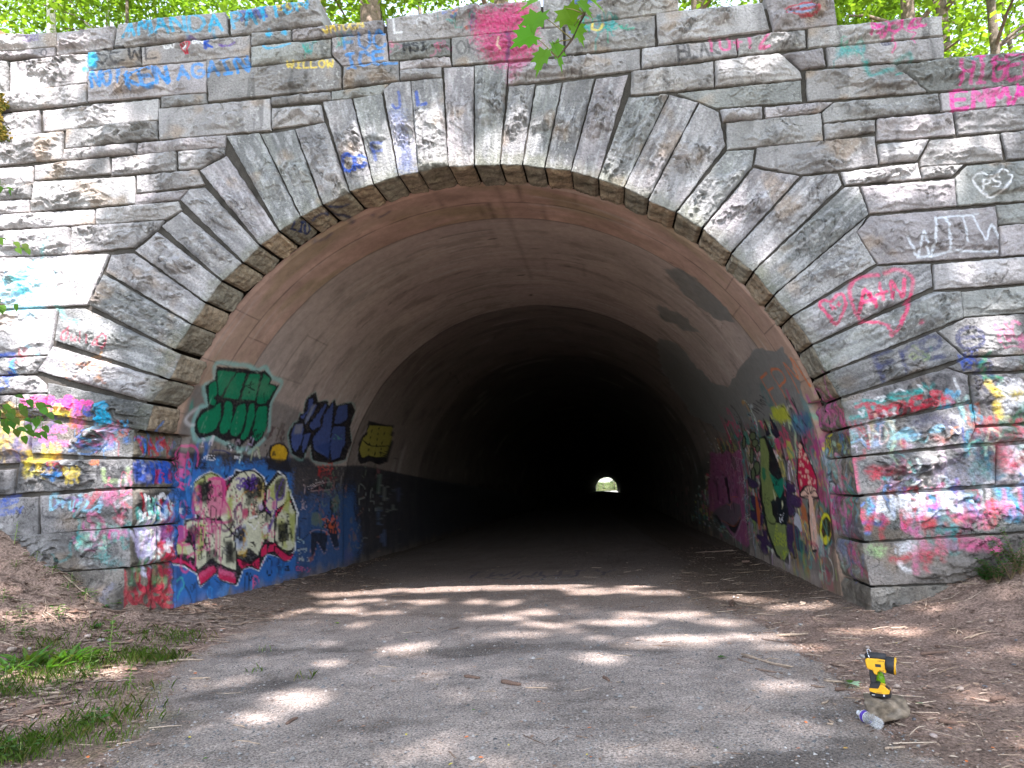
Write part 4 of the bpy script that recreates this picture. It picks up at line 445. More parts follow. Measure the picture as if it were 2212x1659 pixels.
('p','L',(0.55,0.02,0.09),0,1,0.006,[(3.79,0.743),(4.302,0.536),(4.491,0.574),(4.398,0.471),(4.119,0.458),(3.792,0.637)]),
('s','L',(0.012,0.012,0.015),0.026,1,0.008,[(3.79,0.743),(4.302,0.536),(4.491,0.574),(4.398,0.471),(4.119,0.458),(3.792,0.637),(3.79,0.743)]),
('p','L',(0.55,0.02,0.09),0,1,0.006,[(2.097,1.718),(2.328,1.863),(2.302,1.694),(2.162,1.6)]),
('s','L',(0.012,0.012,0.015),0.026,1,0.008,[(2.097,1.718),(2.328,1.863),(2.302,1.694),(2.162,1.6),(2.097,1.718)]),
('p','L',(0.55,0.02,0.09),0,1,0.006,[(3.296,1.649),(3.485,1.476),(4.273,1.542),(4.375,1.47),(3.925,1.302),(3.408,1.399)]),
('s','L',(0.012,0.012,0.015),0.026,1,0.008,[(3.296,1.649),(3.485,1.476),(4.273,1.542),(4.375,1.47),(3.925,1.302),(3.408,1.399),(3.296,1.649)]),
('p','L',(0.55,0.02,0.09),0,1,0.006,[(2.455,1.403),(2.634,1.507),(2.697,1.272),(2.422,1.14),(2.35,1.263)]),
('s','L',(0.012,0.012,0.015),0.026,1,0.008,[(2.455,1.403),(2.634,1.507),(2.697,1.272),(2.422,1.14),(2.35,1.263),(2.455,1.403)]),
('p','L',(0.55,0.02,0.09),0,1,0.006,[(3.2,1.328),(3.413,1.346),(3.389,1.217),(3.075,1.066)]),
('s','L',(0.012,0.012,0.015),0.026,1,0.008,[(3.2,1.328),(3.413,1.346),(3.389,1.217),(3.075,1.066),(3.2,1.328)]),
('p','L',(0.55,0.02,0.09),0,1,0.006,[(3.689,1.377),(4.016,1.216),(3.985,1.163),(3.78,1.226)]),
('s','L',(0.012,0.012,0.015),0.026,1,0.008,[(3.689,1.377),(4.016,1.216),(3.985,1.163),(3.78,1.226),(3.689,1.377)]),
('p','L',(0.75,0.22,0.4),0,0.6,0.05,[(2.005,0.572),(2.446,0.452),(2.471,0.39),(2.052,0.499)]),
('p','L',(0.75,0.15,0.3),0,0.6,0.05,[(1.528,0.56),(1.861,0.621),(1.882,0.586),(1.588,0.499)]),
('p','L',(0.6,0.6,0.44),0,1,0.006,[(1.269,1.743),(1.445,1.876),(1.659,1.947),(1.949,1.882),(2.056,1.695),(2.1,1.367),(1.936,1.282),(1.654,1.272),(1.413,1.392),(1.315,1.59)]),
('s','L',(0.012,0.012,0.015),0.03,1,0.008,[(1.269,1.743),(1.445,1.876),(1.659,1.947),(1.949,1.882),(2.056,1.695),(2.1,1.367),(1.936,1.282),(1.654,1.272),(1.413,1.392),(1.315,1.59),(1.269,1.743)]),
('p','L',(0.6,0.6,0.44),0,1,0.006,[(1.418,1.305),(2.065,1.253),(2.426,1.021),(2.507,0.67),(2.513,0.48),(1.962,0.655),(1.836,0.724),(1.488,0.608),(1.421,0.829),(1.371,1.091),(1.203,1.166),(1.181,1.273)]),
('s','L',(0.012,0.012,0.015),0.03,1,0.008,[(1.418,1.305),(2.065,1.253),(2.426,1.021),(2.507,0.67),(2.513,0.48),(1.962,0.655),(1.836,0.724),(1.488,0.608),(1.421,0.829),(1.371,1.091),(1.203,1.166),(1.181,1.273),(1.418,1.305)]),
('p','L',(0.6,0.6,0.44),0,1,0.006,[(0.967,0.994),(1.158,1.021),(1.362,0.942),(1.407,0.766),(1.186,0.841),(0.956,0.872)]),
('s','L',(0.012,0.012,0.015),0.03,1,0.008,[(0.967,0.994),(1.158,1.021),(1.362,0.942),(1.407,0.766),(1.186,0.841),(0.956,0.872),(0.967,0.994)]),
('p','L',(0.6,0.6,0.44),0,1,0.006,[(2.302,1.874),(2.523,1.988),(2.886,2.009),(3.243,1.872),(3.336,1.558),(3.199,1.354),(3.305,1.337),(3.411,1.359),(3.639,1.205),(3.449,0.927),(3.217,0.689),(3.165,0.643),(2.883,0.78),(2.765,0.705),(2.527,0.715),(2.426,1.021),(2.064,1.276),(2.121,1.577)]),
('s','L',(0.012,0.012,0.015),0.03,1,0.008,[(2.302,1.874),(2.523,1.988),(2.886,2.009),(3.243,1.872),(3.336,1.558),(3.199,1.354),(3.305,1.337),(3.411,1.359),(3.639,1.205),(3.449,0.927),(3.217,0.689),(3.165,0.643),(2.883,0.78),(2.765,0.705),(2.527,0.715),(2.426,1.021),(2.064,1.276),(2.121,1.577),(2.302,1.874)]),
('p','L',(0.6,0.6,0.44),0,1,0.006,[(3.444,1.728),(3.748,1.96),(4.055,1.937),(4.273,1.542),(3.75,1.308),(3.729,0.815),(3.506,0.845),(3.422,0.929),(3.636,1.259),(3.406,1.451)]),
('s','L',(0.012,0.012,0.015),0.03,1,0.008,[(3.444,1.728),(3.748,1.96),(4.055,1.937),(4.273,1.542),(3.75,1.308),(3.729,0.815),(3.506,0.845),(3.422,0.929),(3.636,1.259),(3.406,1.451),(3.444,1.728)]),
('p','L',(0.6,0.6,0.44),0,1,0.006,[(3.81,1.225),(4.275,1.528),(4.548,1.251),(4.521,0.684),(4.331,0.616),(4.054,0.668),(3.789,0.81)]),
('s','L',(0.012,0.012,0.015),0.03,1,0.008,[(3.81,1.225),(4.275,1.528),(4.548,1.251),(4.521,0.684),(4.331,0.616),(4.054,0.668),(3.789,0.81),(3.81,1.225)]),
('p','L',(0.34,0.38,0.06),0,0.8,0.05,[(1.269,1.743),(1.445,1.876),(1.659,1.947),(1.943,1.905),(1.681,1.879),(1.436,1.754),(1.442,1.478)]),
('p','L',(0.34,0.38,0.06),0,0.8,0.05,[(1.44,1.238),(1.654,1.25),(1.668,0.917),(1.483,0.737)]),
('p','L',(0.45,0.48,0.12),0,0.8,0.05,[(0.967,0.994),(1.158,1.021),(1.202,0.871),(0.989,0.89)]),
('p','L',(0.55,0.33,0.03),0,0.8,0.05,[(2.526,0.775),(2.811,0.75),(2.766,0.681),(2.599,0.709)]),
('p','L',(0.55,0.42,0.1),0,0.8,0.05,[(3.105,1.884),(3.281,1.833),(3.336,1.558),(3.13,1.535)]),
('p','L',(0.34,0.38,0.06),0,0.8,0.05,[(3.471,1.728),(3.764,1.905),(3.787,1.55),(3.621,1.513)]),
('p','L',(0.34,0.38,0.06),0,0.8,0.05,[(4.179,1.712),(4.311,1.684),(4.292,1.26),(4.043,1.325)]),
('p','L',(0.34,0.38,0.06),0,0.8,0.05,[(4.291,1.289),(4.547,1.279),(4.488,0.686),(4.296,0.897)]),
('p','L',(0.42,0.44,0.12),0,0.8,0.05,[(3.809,1.198),(4.106,1.185),(4.236,0.652),(4.055,0.695)]),
('p','L',(0.34,0.38,0.06),0,0.8,0.05,[(2.21,1.576),(2.379,1.633),(2.355,1.097),(2.234,1.339)]),
('p','L',(0.32,0.38,0.55),0,0.8,0.05,[(2.42,1.152),(2.774,1.158),(2.832,0.822),(2.526,0.775)]),
('p','L',(0.012,0.012,0.015),0,0.9,0.04,[(1.385,1.798),(1.695,1.822),(1.714,1.494),(1.473,1.544)]),
('p','L',(0.012,0.012,0.015),0,0.9,0.04,[(2.608,1.866),(3.017,1.921),(3.23,1.82),(3.252,1.585),(2.872,1.54),(2.655,1.667)]),
('p','L',(0.012,0.012,0.015),0,0.9,0.04,[(3.666,1.849),(3.905,1.934),(4.072,1.881),(4.082,1.573),(3.787,1.55)]),
('p','L',(0.012,0.012,0.015),0,0.9,0.04,[(3.839,1.115),(4.232,1.137),(4.296,0.841),(3.905,0.788)]),
('p','L',(0.012,0.012,0.015),0,0.9,0.04,[(2.184,0.944),(2.383,0.953),(2.417,0.62),(2.217,0.617)]),
('p','L',(0.012,0.012,0.015),0,0.9,0.04,[(2.56,1.108),(2.774,1.121),(2.758,0.901),(2.591,0.889)]),
('p','L',(0.62,0.07,0.25),0,0.75,0.04,[(1.687,1.856),(1.841,1.892),(2.106,1.86),(2.234,1.362),(1.772,1.289),(1.676,1.472)]),
('p','L',(0.62,0.07,0.25),0,0.45,0.03,[(1.314,1.699),(1.498,1.731),(1.519,1.476),(1.349,1.481)]),
('s','L',(0.62,0.07,0.25),0.045,0.95,0.008,[(1.646,1.856),(1.802,1.88),(2.018,1.859),(2.112,1.742),(2.121,1.577),(2.273,1.432),(2.35,1.263),(2.196,1.223),(1.733,1.257),(1.691,1.315)]),
('s','L',(0.62,0.07,0.25),0.045,0.95,0.008,[(1.346,1.721),(1.478,1.731),(1.525,1.432),(1.376,1.404),(1.329,1.482),(1.346,1.721)]),
('s','L',(0.62,0.07,0.25),0.035,0.9,0.008,[(1.38,1.535),(1.475,1.533)]),
('s','L',(0.62,0.07,0.25),0.035,0.9,0.008,[(1.396,1.666),(1.476,1.643)]),
('s','L',(0.62,0.07,0.25),0.03,1,0.008,[(1.876,1.696),(1.873,1.656),(1.842,1.627),(1.799,1.617),(1.75,1.628),(1.713,1.657),(1.692,1.697),(1.696,1.737),(1.724,1.766),(1.767,1.777),(1.815,1.766),(1.855,1.736),(1.876,1.696)]),
('s','L',(0.62,0.07,0.25),0.03,1,0.008,[(1.994,1.695),(1.991,1.655),(1.975,1.625),(1.944,1.615),(1.91,1.626),(1.882,1.656),(1.867,1.696),(1.867,1.736),(1.883,1.766),(1.911,1.777),(1.945,1.766),(1.976,1.736),(1.994,1.695)]),
('s','L',(0.62,0.07,0.25),0.04,0.9,0.008,[(1.513,1.3),(1.568,1.386),(1.622,1.44),(1.612,1.252)]),
('t', 'L', (0.62, 0.07, 0.25), 0.03, 0.95, 'hungry', [(1.207, 1.102), (2.113, 1.111), (1.171, 1.24)]),
('s','L',(0.62,0.07,0.25),0.03,0.9,0.008,[(1.007,1.208),(1.131,1.212),(1.19,1.082),(1.089,1.005),(1.017,1.032),(1.007,1.208)]),
('p','L',(0.62,0.07,0.25),0,0.7,0.02,[(1.007,1.208),(1.131,1.212),(1.19,1.082),(1.089,1.005),(1.017,1.032)]),
('s','L',(0.62,0.07,0.25),0.035,0.9,0.008,[(1.091,0.974),(1.287,0.969)]),
('s','L',(0.62,0.07,0.25),0.035,0.85,0.008,[(1.124,0.971),(1.104,0.703),(1.195,0.61),(1.283,0.631)]),
('s','L',(0.62,0.07,0.25),0.035,0.85,0.008,[(1.239,0.804),(1.422,0.84),(1.412,0.638),(1.297,0.735)]),
('s','L',(0.62,0.07,0.25),0.05,0.8,0.008,[(1.936,1.282),(1.954,0.825),(1.916,0.761)]),
('s','L',(0.62,0.07,0.25),0.045,0.75,0.008,[(2.045,1.173),(2.044,0.704)]),
('s','L',(0.62,0.07,0.25),0.045,0.8,0.008,[(1.735,1.223),(1.792,0.817)]),
('s','L',(0.62,0.07,0.25),0.03,0.95,0.008,[(1.185,1.453),(1.182,1.398),(1.155,1.358),(1.116,1.345),(1.075,1.361),(1.042,1.403),(1.025,1.458),(1.031,1.513),(1.055,1.553),(1.091,1.567),(1.135,1.552),(1.168,1.51),(1.185,1.453)]),
('s','L',(0.12,0.01,0.12),0.05,0.9,0.008,[(2.411,1.38),(2.586,1.496),(2.671,1.347),(2.63,1.153),(2.423,1.116)]),
('s','L',(0.1,0.01,0.1),0.045,0.9,0.008,[(2.065,1.229),(2.113,1.111),(2.287,1.112),(2.396,1.213),(2.457,1.391),(2.512,1.208)]),
('s','L',(0.1,0.035,0.3),0.04,0.9,0.008,[(2.375,1.863),(2.484,1.889),(2.55,1.717),(2.42,1.778),(2.611,1.766)]),
('t', 'L', (0.1, 0.035, 0.3), 0.035, 0.9, 'RIP', [(2.636, 1.754), (3.048, 1.806), (2.543, 1.886)]),
('x','L',[(0.1,0.035,0.3)],0.03,0.85,(14,0.12,65),[(2.67,1.83),(3.01,1.84),(3.05,1.69),(2.72,1.69)]),
('s','L',(0.1,0.035,0.3),0.045,0.9,0.008,[(3.951,1.879),(3.823,1.686),(3.802,1.414),(3.61,1.127),(3.504,0.949)]),
('s','L',(0.1,0.035,0.3),0.03,0.8,0.008,[(3.714,1.444),(3.697,1.384),(3.647,1.341),(3.578,1.327),(3.508,1.346),(3.456,1.391),(3.432,1.451),(3.444,1.51),(3.488,1.552),(3.557,1.567),(3.63,1.55),(3.687,1.505),(3.714,1.444)]),
('s','L',(0.1,0.035,0.3),0.05,0.85,0.008,[(3.684,1.782),(3.787,1.55),(4.02,1.574),(4.037,1.796)]),
('p','L',(0.1,0.035,0.3),0,0.85,0.02,[(3.722,1.202),(3.612,1.034),(3.477,0.951),(3.502,1.08)]),
('t', 'L', (0.62, 0.1, 0.26), 0.025, 0.8, 'ego', [(3.314, 0.936), (3.758, 0.892), (3.336, 1.154)]),
('s','L',(0.62,0.1,0.26),0.035,0.8,0.008,[(3.363,1.114),(3.499,1.133),(3.422,0.929)]),
('x','L',[(0.42,0.015,0.04),(0.012,0.012,0.015),(0.42,0.015,0.04)],0.025,0.8,(16,0.16,66),[(2.75,1.53),(3.13,1.54),(3.2,1.22),(2.8,1.19)]),
('s','L',(0.72,0.72,0.74),0.035,0.9,0.008,[(2.895,1.251),(3.122,1.28)]),
('s','L',(0.72,0.72,0.74),0.025,0.9,0.008,[(2.871,1.165),(2.973,1.135),(3.051,1.067),(3.176,1.175)]),
('s','L',(0.012,0.012,0.015),0.02,0.95,0.008,[(2.255,1.575),(2.355,1.754),(2.479,1.596)]),
('s','L',(0.012,0.012,0.015),0.02,0.95,0.008,[(1.404,1.24),(1.403,0.831)]),
('s','L',(0.012,0.012,0.015),0.02,0.95,0.008,[(1.517,0.799),(1.646,0.962),(1.579,1.143)]),
('s','L',(0.012,0.012,0.015),0.02,0.95,0.008,[(1.794,0.75),(1.665,0.972),(1.539,1.211)]),
('s','L',(0.012,0.012,0.015),0.02,0.95,0.008,[(1.86,1.126),(1.895,0.786)]),
('s','L',(0.012,0.012,0.015),0.02,0.95,0.008,[(2.161,0.992),(2.089,0.562)]),
('s','L',(0.012,0.012,0.015),0.02,0.95,0.008,[(2.425,1.009),(2.529,0.703)]),
('s','L',(0.012,0.012,0.015),0.02,0.95,0.008,[(2.871,1.14),(2.883,0.817)]),
('s','L',(0.012,0.012,0.015),0.02,0.95,0.008,[(3.432,1.451),(3.506,0.845)]),
('s','L',(0.012,0.012,0.015),0.02,0.95,0.008,[(3.789,0.81),(4.178,0.588),(4.49,0.602)]),
('s','L',(0.012,0.012,0.015),0.02,0.95,0.008,[(4.197,1.264),(4.424,0.832),(4.453,1.084)]),
('s','L',(0.012,0.012,0.015),0.02,0.95,0.008,[(1.72,1.437),(1.649,1.339),(1.772,1.311)]),
('s','L',(0.012,0.012,0.015),0.02,0.95,0.008,[(2.284,1.171),(2.359,1.014),(2.204,1.001)]),
('x','L',[(0.012,0.012,0.015),(0.012,0.012,0.015),(0.62,0.07,0.25),(0.12,0.02,0.15)],0.022,0.85,(26,0.3,67),[(1.2,1.27),(2.51,1.26),(2.48,0.67),(1.44,0.74)]),
('x','L',[(0.012,0.012,0.015),(0.62,0.07,0.25),(0.5,0.35,0.05),(0.72,0.72,0.74)],0.022,0.75,(20,0.25,68),[(2.48,1.57),(3.73,1.51),(3.53,0.89),(2.52,0.97)]),
('x','L',[(0.012,0.012,0.015)],0.03,0.9,(14,0.14,69),[(3.84,1.12),(4.29,1.12),(4.3,0.77),(3.87,0.79)]),
('x','L',[(0.012,0.012,0.015)],0.03,0.9,(14,0.16,70),[(1.42,1.8),(1.69,1.82),(1.69,1.49),(1.48,1.5)]),
('x','L',[(0.012,0.012,0.015)],0.03,0.85,(14,0.16,71),[(2.6,1.89),(3.2,1.91),(3.28,1.58),(2.72,1.57)]),
('t', 'L', (0.16, 0.16, 0.16), 0.02, 0.9, '6', [(2.147, 0.762), (2.279, 0.75), (2.142, 0.889)]),
('t', 'L', (0.012, 0.012, 0.015), 0.012, 1, 'OSRO', [(2.919, 0.814), (3.11, 0.786), (2.937, 0.887)]),
('t', 'L', (0.012, 0.012, 0.015), 0.02, 0.95, 'ANONGUS', [(2.65, 0.512), (3.262, 0.457), (2.635, 0.645)]),
('t', 'L', (0.012, 0.012, 0.015), 0.03, 0.8, 'AH', [(2.496, 0.932), (2.756, 0.95), (2.413, 1.088)]),
('x','L',[(0.012,0.012,0.015)],0.02,0.8,(8,0.1,72),[(1.72,1.72),(2.01,1.72),(2.05,1.51),(1.75,1.52)]),
('t', 'L', (0.3, 0.42, 0.42), 0.012, 1, 'Sorry', [(4.618, 0.747), (4.921, 0.695), (4.675, 0.854)]),
('t', 'L', (0.35, 0.4, 0.4), 0.013, 1, 'Haley', [(4.685, 0.542), (5.061, 0.537), (4.632, 0.673)]),
('t', 'L', (0.35, 0.38, 0.38), 0.013, 1, 'Taylor', [(4.687, 0.414), (5.203, 0.347), (4.702, 0.526)]),
('t', 'L', (0.42, 0.08, 0.2), 0.016, 1, 'Baylor', [(4.591, 0.255), (5.202, 0.127), (4.652, 0.372)]),
('s','L',(0.45,0.33,0.33),0.016,0.8,0.008,[(4.787,1.888),(4.876,1.681),(4.837,1.489)]),
('s','L',(0.45,0.33,0.33),0.016,0.8,0.008,[(4.925,1.89),(4.888,1.621)]),
('s','L',(0.45,0.33,0.33),0.016,0.9,0.008,[(4.844,1.401),(4.838,1.364),(4.821,1.338),(4.796,1.329),(4.771,1.339),(4.752,1.367),(4.743,1.403),(4.747,1.44),(4.763,1.466),(4.786,1.475),(4.814,1.465),(4.836,1.438),(4.844,1.401)]),
('s','L',(0.45,0.33,0.33),0.016,0.9,0.008,[(5.01,1.396),(5.004,1.359),(4.982,1.333),(4.951,1.324),(4.919,1.335),(4.894,1.363),(4.886,1.4),(4.892,1.436),(4.912,1.463),(4.943,1.472),(4.974,1.462),(4.999,1.434),(5.01,1.396)]),
('t', 'L', (0.012, 0.012, 0.015), 0.018, 1, 'SOTL', [(4.121, 0.295), (4.367, 0.267), (4.12, 0.376)]),
('s','L',(0.04,0.24,0.6),0.016,0.8,0.008,[(4.06,0.302),(4.048,0.25),(4.012,0.215),(3.96,0.207),(3.906,0.228),(3.87,0.271),(3.856,0.325),(3.868,0.377),(3.904,0.412),(3.956,0.421),(4.006,0.401),(4.046,0.357),(4.06,0.302)]),
('s','L',(0.04,0.24,0.6),0.025,0.95,0.008,[(1.87,0.243),(1.864,0.203),(1.845,0.176),(1.819,0.169),(1.79,0.184),(1.768,0.217),(1.758,0.26),(1.764,0.3),(1.783,0.327),(1.811,0.334),(1.84,0.319),(1.863,0.286),(1.87,0.243)]),
('s','L',(0.012,0.012,0.015),0.03,0.9,0.008,[(3.668,0.412),(3.658,0.342),(3.621,0.294),(3.573,0.28),(3.525,0.305),(3.489,0.361),(3.475,0.433),(3.485,0.503),(3.519,0.552),(3.567,0.566),(3.618,0.542),(3.653,0.486),(3.668,0.412)]),
('s','L',(0.012,0.012,0.015),0.035,0.9,0.008,[(2.759,0.079),(2.774,0.341),(2.87,0.39),(2.927,0.078)]),
('s','L',(0.012,0.012,0.015),0.025,0.9,0.008,[(2.983,0.327),(2.978,0.303),(2.966,0.287),(2.949,0.283),(2.93,0.292),(2.915,0.311),(2.908,0.337),(2.913,0.36),(2.925,0.377),(2.945,0.381),(2.964,0.372),(2.976,0.353),(2.983,0.327)]),
('s','L',(0.62,0.1,0.26),0.03,0.9,0.008,[(3.026,0.088),(3.045,0.307),(3.123,0.322),(3.202,0.25),(3.179,0.054)]),
('s','L',(0.62,0.1,0.26),0.02,0.9,0.008,[(3.117,0.212),(3.113,0.197),(3.103,0.187),(3.088,0.184),(3.072,0.191),(3.062,0.203),(3.056,0.22),(3.06,0.234),(3.07,0.244),(3.087,0.246),(3.1,0.24),(3.114,0.227),(3.117,0.212)]),
('s','L',(0.012,0.012,0.015),0.03,0.8,0.008,[(1.205,0.433),(1.318,0.313),(1.398,0.144)]),
('s','L',(0.012,0.012,0.015),0.02,0.9,0.008,[(1.406,0.374),(1.404,0.35),(1.395,0.334),(1.38,0.33),(1.367,0.338),(1.356,0.357),(1.352,0.381),(1.354,0.405),(1.363,0.421),(1.377,0.425),(1.391,0.417),(1.402,0.398),(1.406,0.374)]),
('s','L',(0.012,0.012,0.015),0.02,0.9,0.008,[(1.446,0.4),(1.446,0.384),(1.442,0.373),(1.433,0.37),(1.427,0.375),(1.422,0.387),(1.416,0.404),(1.42,0.419),(1.424,0.431),(1.432,0.434),(1.439,0.429),(1.444,0.416),(1.446,0.4)]),
('s','L',(0.05,0.4,0.35),0.03,0.7,0.008,[(1.026,0.518),(1.128,0.546),(1.187,0.435),(1.101,0.375),(1.055,0.29)]),
('s','L',(0.012,0.012,0.015),0.035,0.9,0.008,[(1.019,1.322),(1.014,1.297),(0.996,1.278),(0.971,1.273),(0.946,1.281),(0.925,1.301),(0.918,1.327),(0.923,1.353),(0.938,1.371),(0.963,1.377),(0.991,1.369),(1.012,1.349),(1.019,1.322)]),
('s','L',(0.012,0.012,0.015),0.035,0.9,0.008,[(0.904,1.225),(0.977,1.159),(0.928,1.09)]),
('t', 'L', (0.012, 0.012, 0.015), 0.02, 1, 'BS', [(1.194, 1.379), (1.284, 1.386), (1.152, 1.474)]),
('x','L',[(0.03,0.12,0.35),(0.04,0.24,0.6),(0.02,0.05,0.12)],0.05,0.7,(14,0.2,73),[(0.84,1.75),(1.22,1.72),(1.26,1.4),(0.89,1.41)]),
('t', 'L', (0.72, 0.72, 0.74), 0.01, 0.7, 'LEE', [(0.958, 1.429), (1.101, 1.424), (0.956, 1.466)]),
('t', 'L', (0.72, 0.72, 0.74), 0.01, 0.7, 'PPL', [(0.963, 1.398), (1.103, 1.393), (0.958, 1.429)]),
('p','L',(0.02,0.02,0.025),0,0.9,0.02,[(5.157,1.679),(5.535,1.802),(6.16,1.853),(6.158,1.706),(5.64,1.692)]),
('s','L',(0.35,0.22,0.22),0.018,0.9,0.008,[(5.157,1.679),(5.535,1.802),(6.16,1.853),(6.158,1.706),(5.64,1.692),(5.157,1.679)]),
('p','L',(0.02,0.02,0.025),0,0.9,0.02,[(5.201,0.896),(5.273,0.355),(5.457,0.577),(5.53,0.677),(5.875,0.418),(6.035,0.813)]),
('s','L',(0.35,0.22,0.22),0.018,0.9,0.008,[(5.201,0.896),(5.273,0.355),(5.457,0.577),(5.53,0.677),(5.875,0.418),(6.035,0.813),(5.201,0.896)]),
('p','L',(0.02,0.02,0.025),0,0.9,0.02,[(5.879,1.137),(6.242,1.025),(6.455,1.08),(6.62,0.513),(6.365,0.501),(6.037,0.876)]),
('s','L',(0.35,0.22,0.22),0.018,0.9,0.008,[(5.879,1.137),(6.242,1.025),(6.455,1.08),(6.62,0.513),(6.365,0.501),(6.037,0.876),(5.879,1.137)]),
('x','L',[(0.02,0.02,0.02),(0.12,0.16,0.12),(0.15,0.17,0.15),(0.25,0.1,0.1)],0.03,0.8,(34,0.35,74),[(5.11,1.71),(6.6,1.81),(6.67,0.84),(5.31,0.99)]),
('p','L',(0.22,0.08,0.08),0,0.8,0.02,[(5.31,0.44),(5.457,0.562),(5.309,0.351),(5.202,0.318),(5.095,0.417)]),
('t', 'L', (0.55, 0.1, 0.03), 0.035, 0.9, 'TWN', [(5.876, 0.792), (6.669, 0.805), (5.701, 1.137)]),
('x','L',[(0.14,0.16,0.14),(0.25,0.1,0.09),(0.02,0.02,0.02),(0.1,0.12,0.18),(0.02,0.02,0.02)],0.03,0.8,(46,0.45,75),[(5.41,1.99),(11.03,1.96),(11.08,0.03),(5.54,0.21)]),
('t', 'L', (0.2, 0.22, 0.2), 0.04, 0.7, 'PANEL', [(8.033, 1.198), (10.998, 1.142), (7.903, 1.781)]),
('p','L',(0.012,0.012,0.015),0,1,0.015,[(7.323,3.291),(8.101,3.288),(8.682,3.302),(9.13,3.345),(9.44,3.066),(9.744,2.74),(9.648,2.398),(9.088,2.298),(8.339,2.37),(7.752,2.274),(7.52,2.395),(7.32,2.717),(7.345,2.907),(7.519,3.036)]),
('p','L',(0.28,0.25,0.05),0,1,0.015,[(7.499,3.19),(8.172,3.233),(9.07,3.296),(9.369,3.017),(9.491,2.726),(9.303,2.509),(8.715,2.483),(8.133,2.497),(7.759,2.423),(7.488,2.578),(7.412,2.836),(7.598,2.964)]),
('s','L',(0.012,0.012,0.015),0.03,1,0.008,[(7.742,3.213),(7.91,2.871),(8.133,2.497)]),
('s','L',(0.012,0.012,0.015),0.03,1,0.008,[(8.195,3.215),(8.483,2.75),(8.571,2.516)]),
('s','L',(0.012,0.012,0.015),0.03,1,0.008,[(8.678,3.259),(8.837,2.812),(9.033,2.537)]),
('s','L',(0.012,0.012,0.015),0.03,1,0.008,[(7.412,2.836),(8.158,2.731),(9.411,2.806)]),
('t', 'L', (0.012, 0.012, 0.015), 0.02, 1, 'CWC', [(9.064, 2.498), (9.518, 2.56), (8.882, 2.608)]),
('s','L',(0.01,0.02,0.07),0.05,0.8,0.02,[(0.258,6.1),(0.531,6.239),(0.702,6.24)]),
('t', 'L', (0.01, 0.03, 0.12), 0.035, 0.9, 'LIU', [(0.13, 5.582), (0.404, 5.684), (0.002, 5.688)]),
('s','L',(0.01,0.02,0.07),0.05,0.8,0.02,[(0.722,6.516),(0.871,6.58),(0.82,6.738)]),
('s','L',(0.01,0.03,0.12),0.04,0.8,0.02,[(0.207,5.856),(0.157,6.02),(0.264,6.064)]),
('s','L',(0.01,0.03,0.12),0.04,0.8,0.02,[(0.081,6.147),(0.218,6.245),(0.234,6.352)]),
('s','L',(0.01,0.03,0.12),0.05,0.6,0.03,[(0.626,5.673),(0.713,5.808),(0.668,5.903)]),
('p','R',(0.175,0.175,0.165),0,0.95,0.012,[(1.722,5.046),(1.702,4.97),(1.686,4.9),(1.723,4.836),(1.603,4.779),(1.695,4.684),(1.676,4.657),(1.686,4.577),(1.685,4.53),(1.706,4.44),(1.693,4.395),(1.697,4.34),(1.687,4.276),(1.752,4.205),(1.673,4.151),(1.752,4.086),(1.868,3.994),(1.871,3.925),(2.051,3.98),(2.199,4.065),(2.406,4.115),(2.559,4.208),(2.584,4.249),(2.53,4.311),(2.633,4.414),(2.612,4.454),(2.713,4.54),(2.652,4.567),(2.638,4.669),(2.603,4.683),(2.69,4.781),(2.642,4.842),(2.583,4.91),(2.408,4.97),(2.405,5.01),(2.344,5.096),(2.27,5.152),(2.207,5.19),(2.138,5.257),(2.056,5.174),(1.88,5.113)]),
('p','R',(0.175,0.175,0.165),0,0.8999999999999999,0.012,[(4.024,5.197),(4.108,5.119),(3.917,5.035),(3.986,4.955),(3.817,4.852),(3.689,4.784),(3.82,4.704),(3.598,4.6),(3.863,4.536),(3.878,4.446),(3.8,4.383),(3.793,4.284),(3.988,4.375),(4.212,4.45),(4.366,4.519),(4.566,4.592),(4.606,4.676),(4.48,4.759),(4.662,4.871),(4.848,4.93),(4.836,5.02),(4.845,5.091),(4.575,5.152),(4.37,5.18)]),
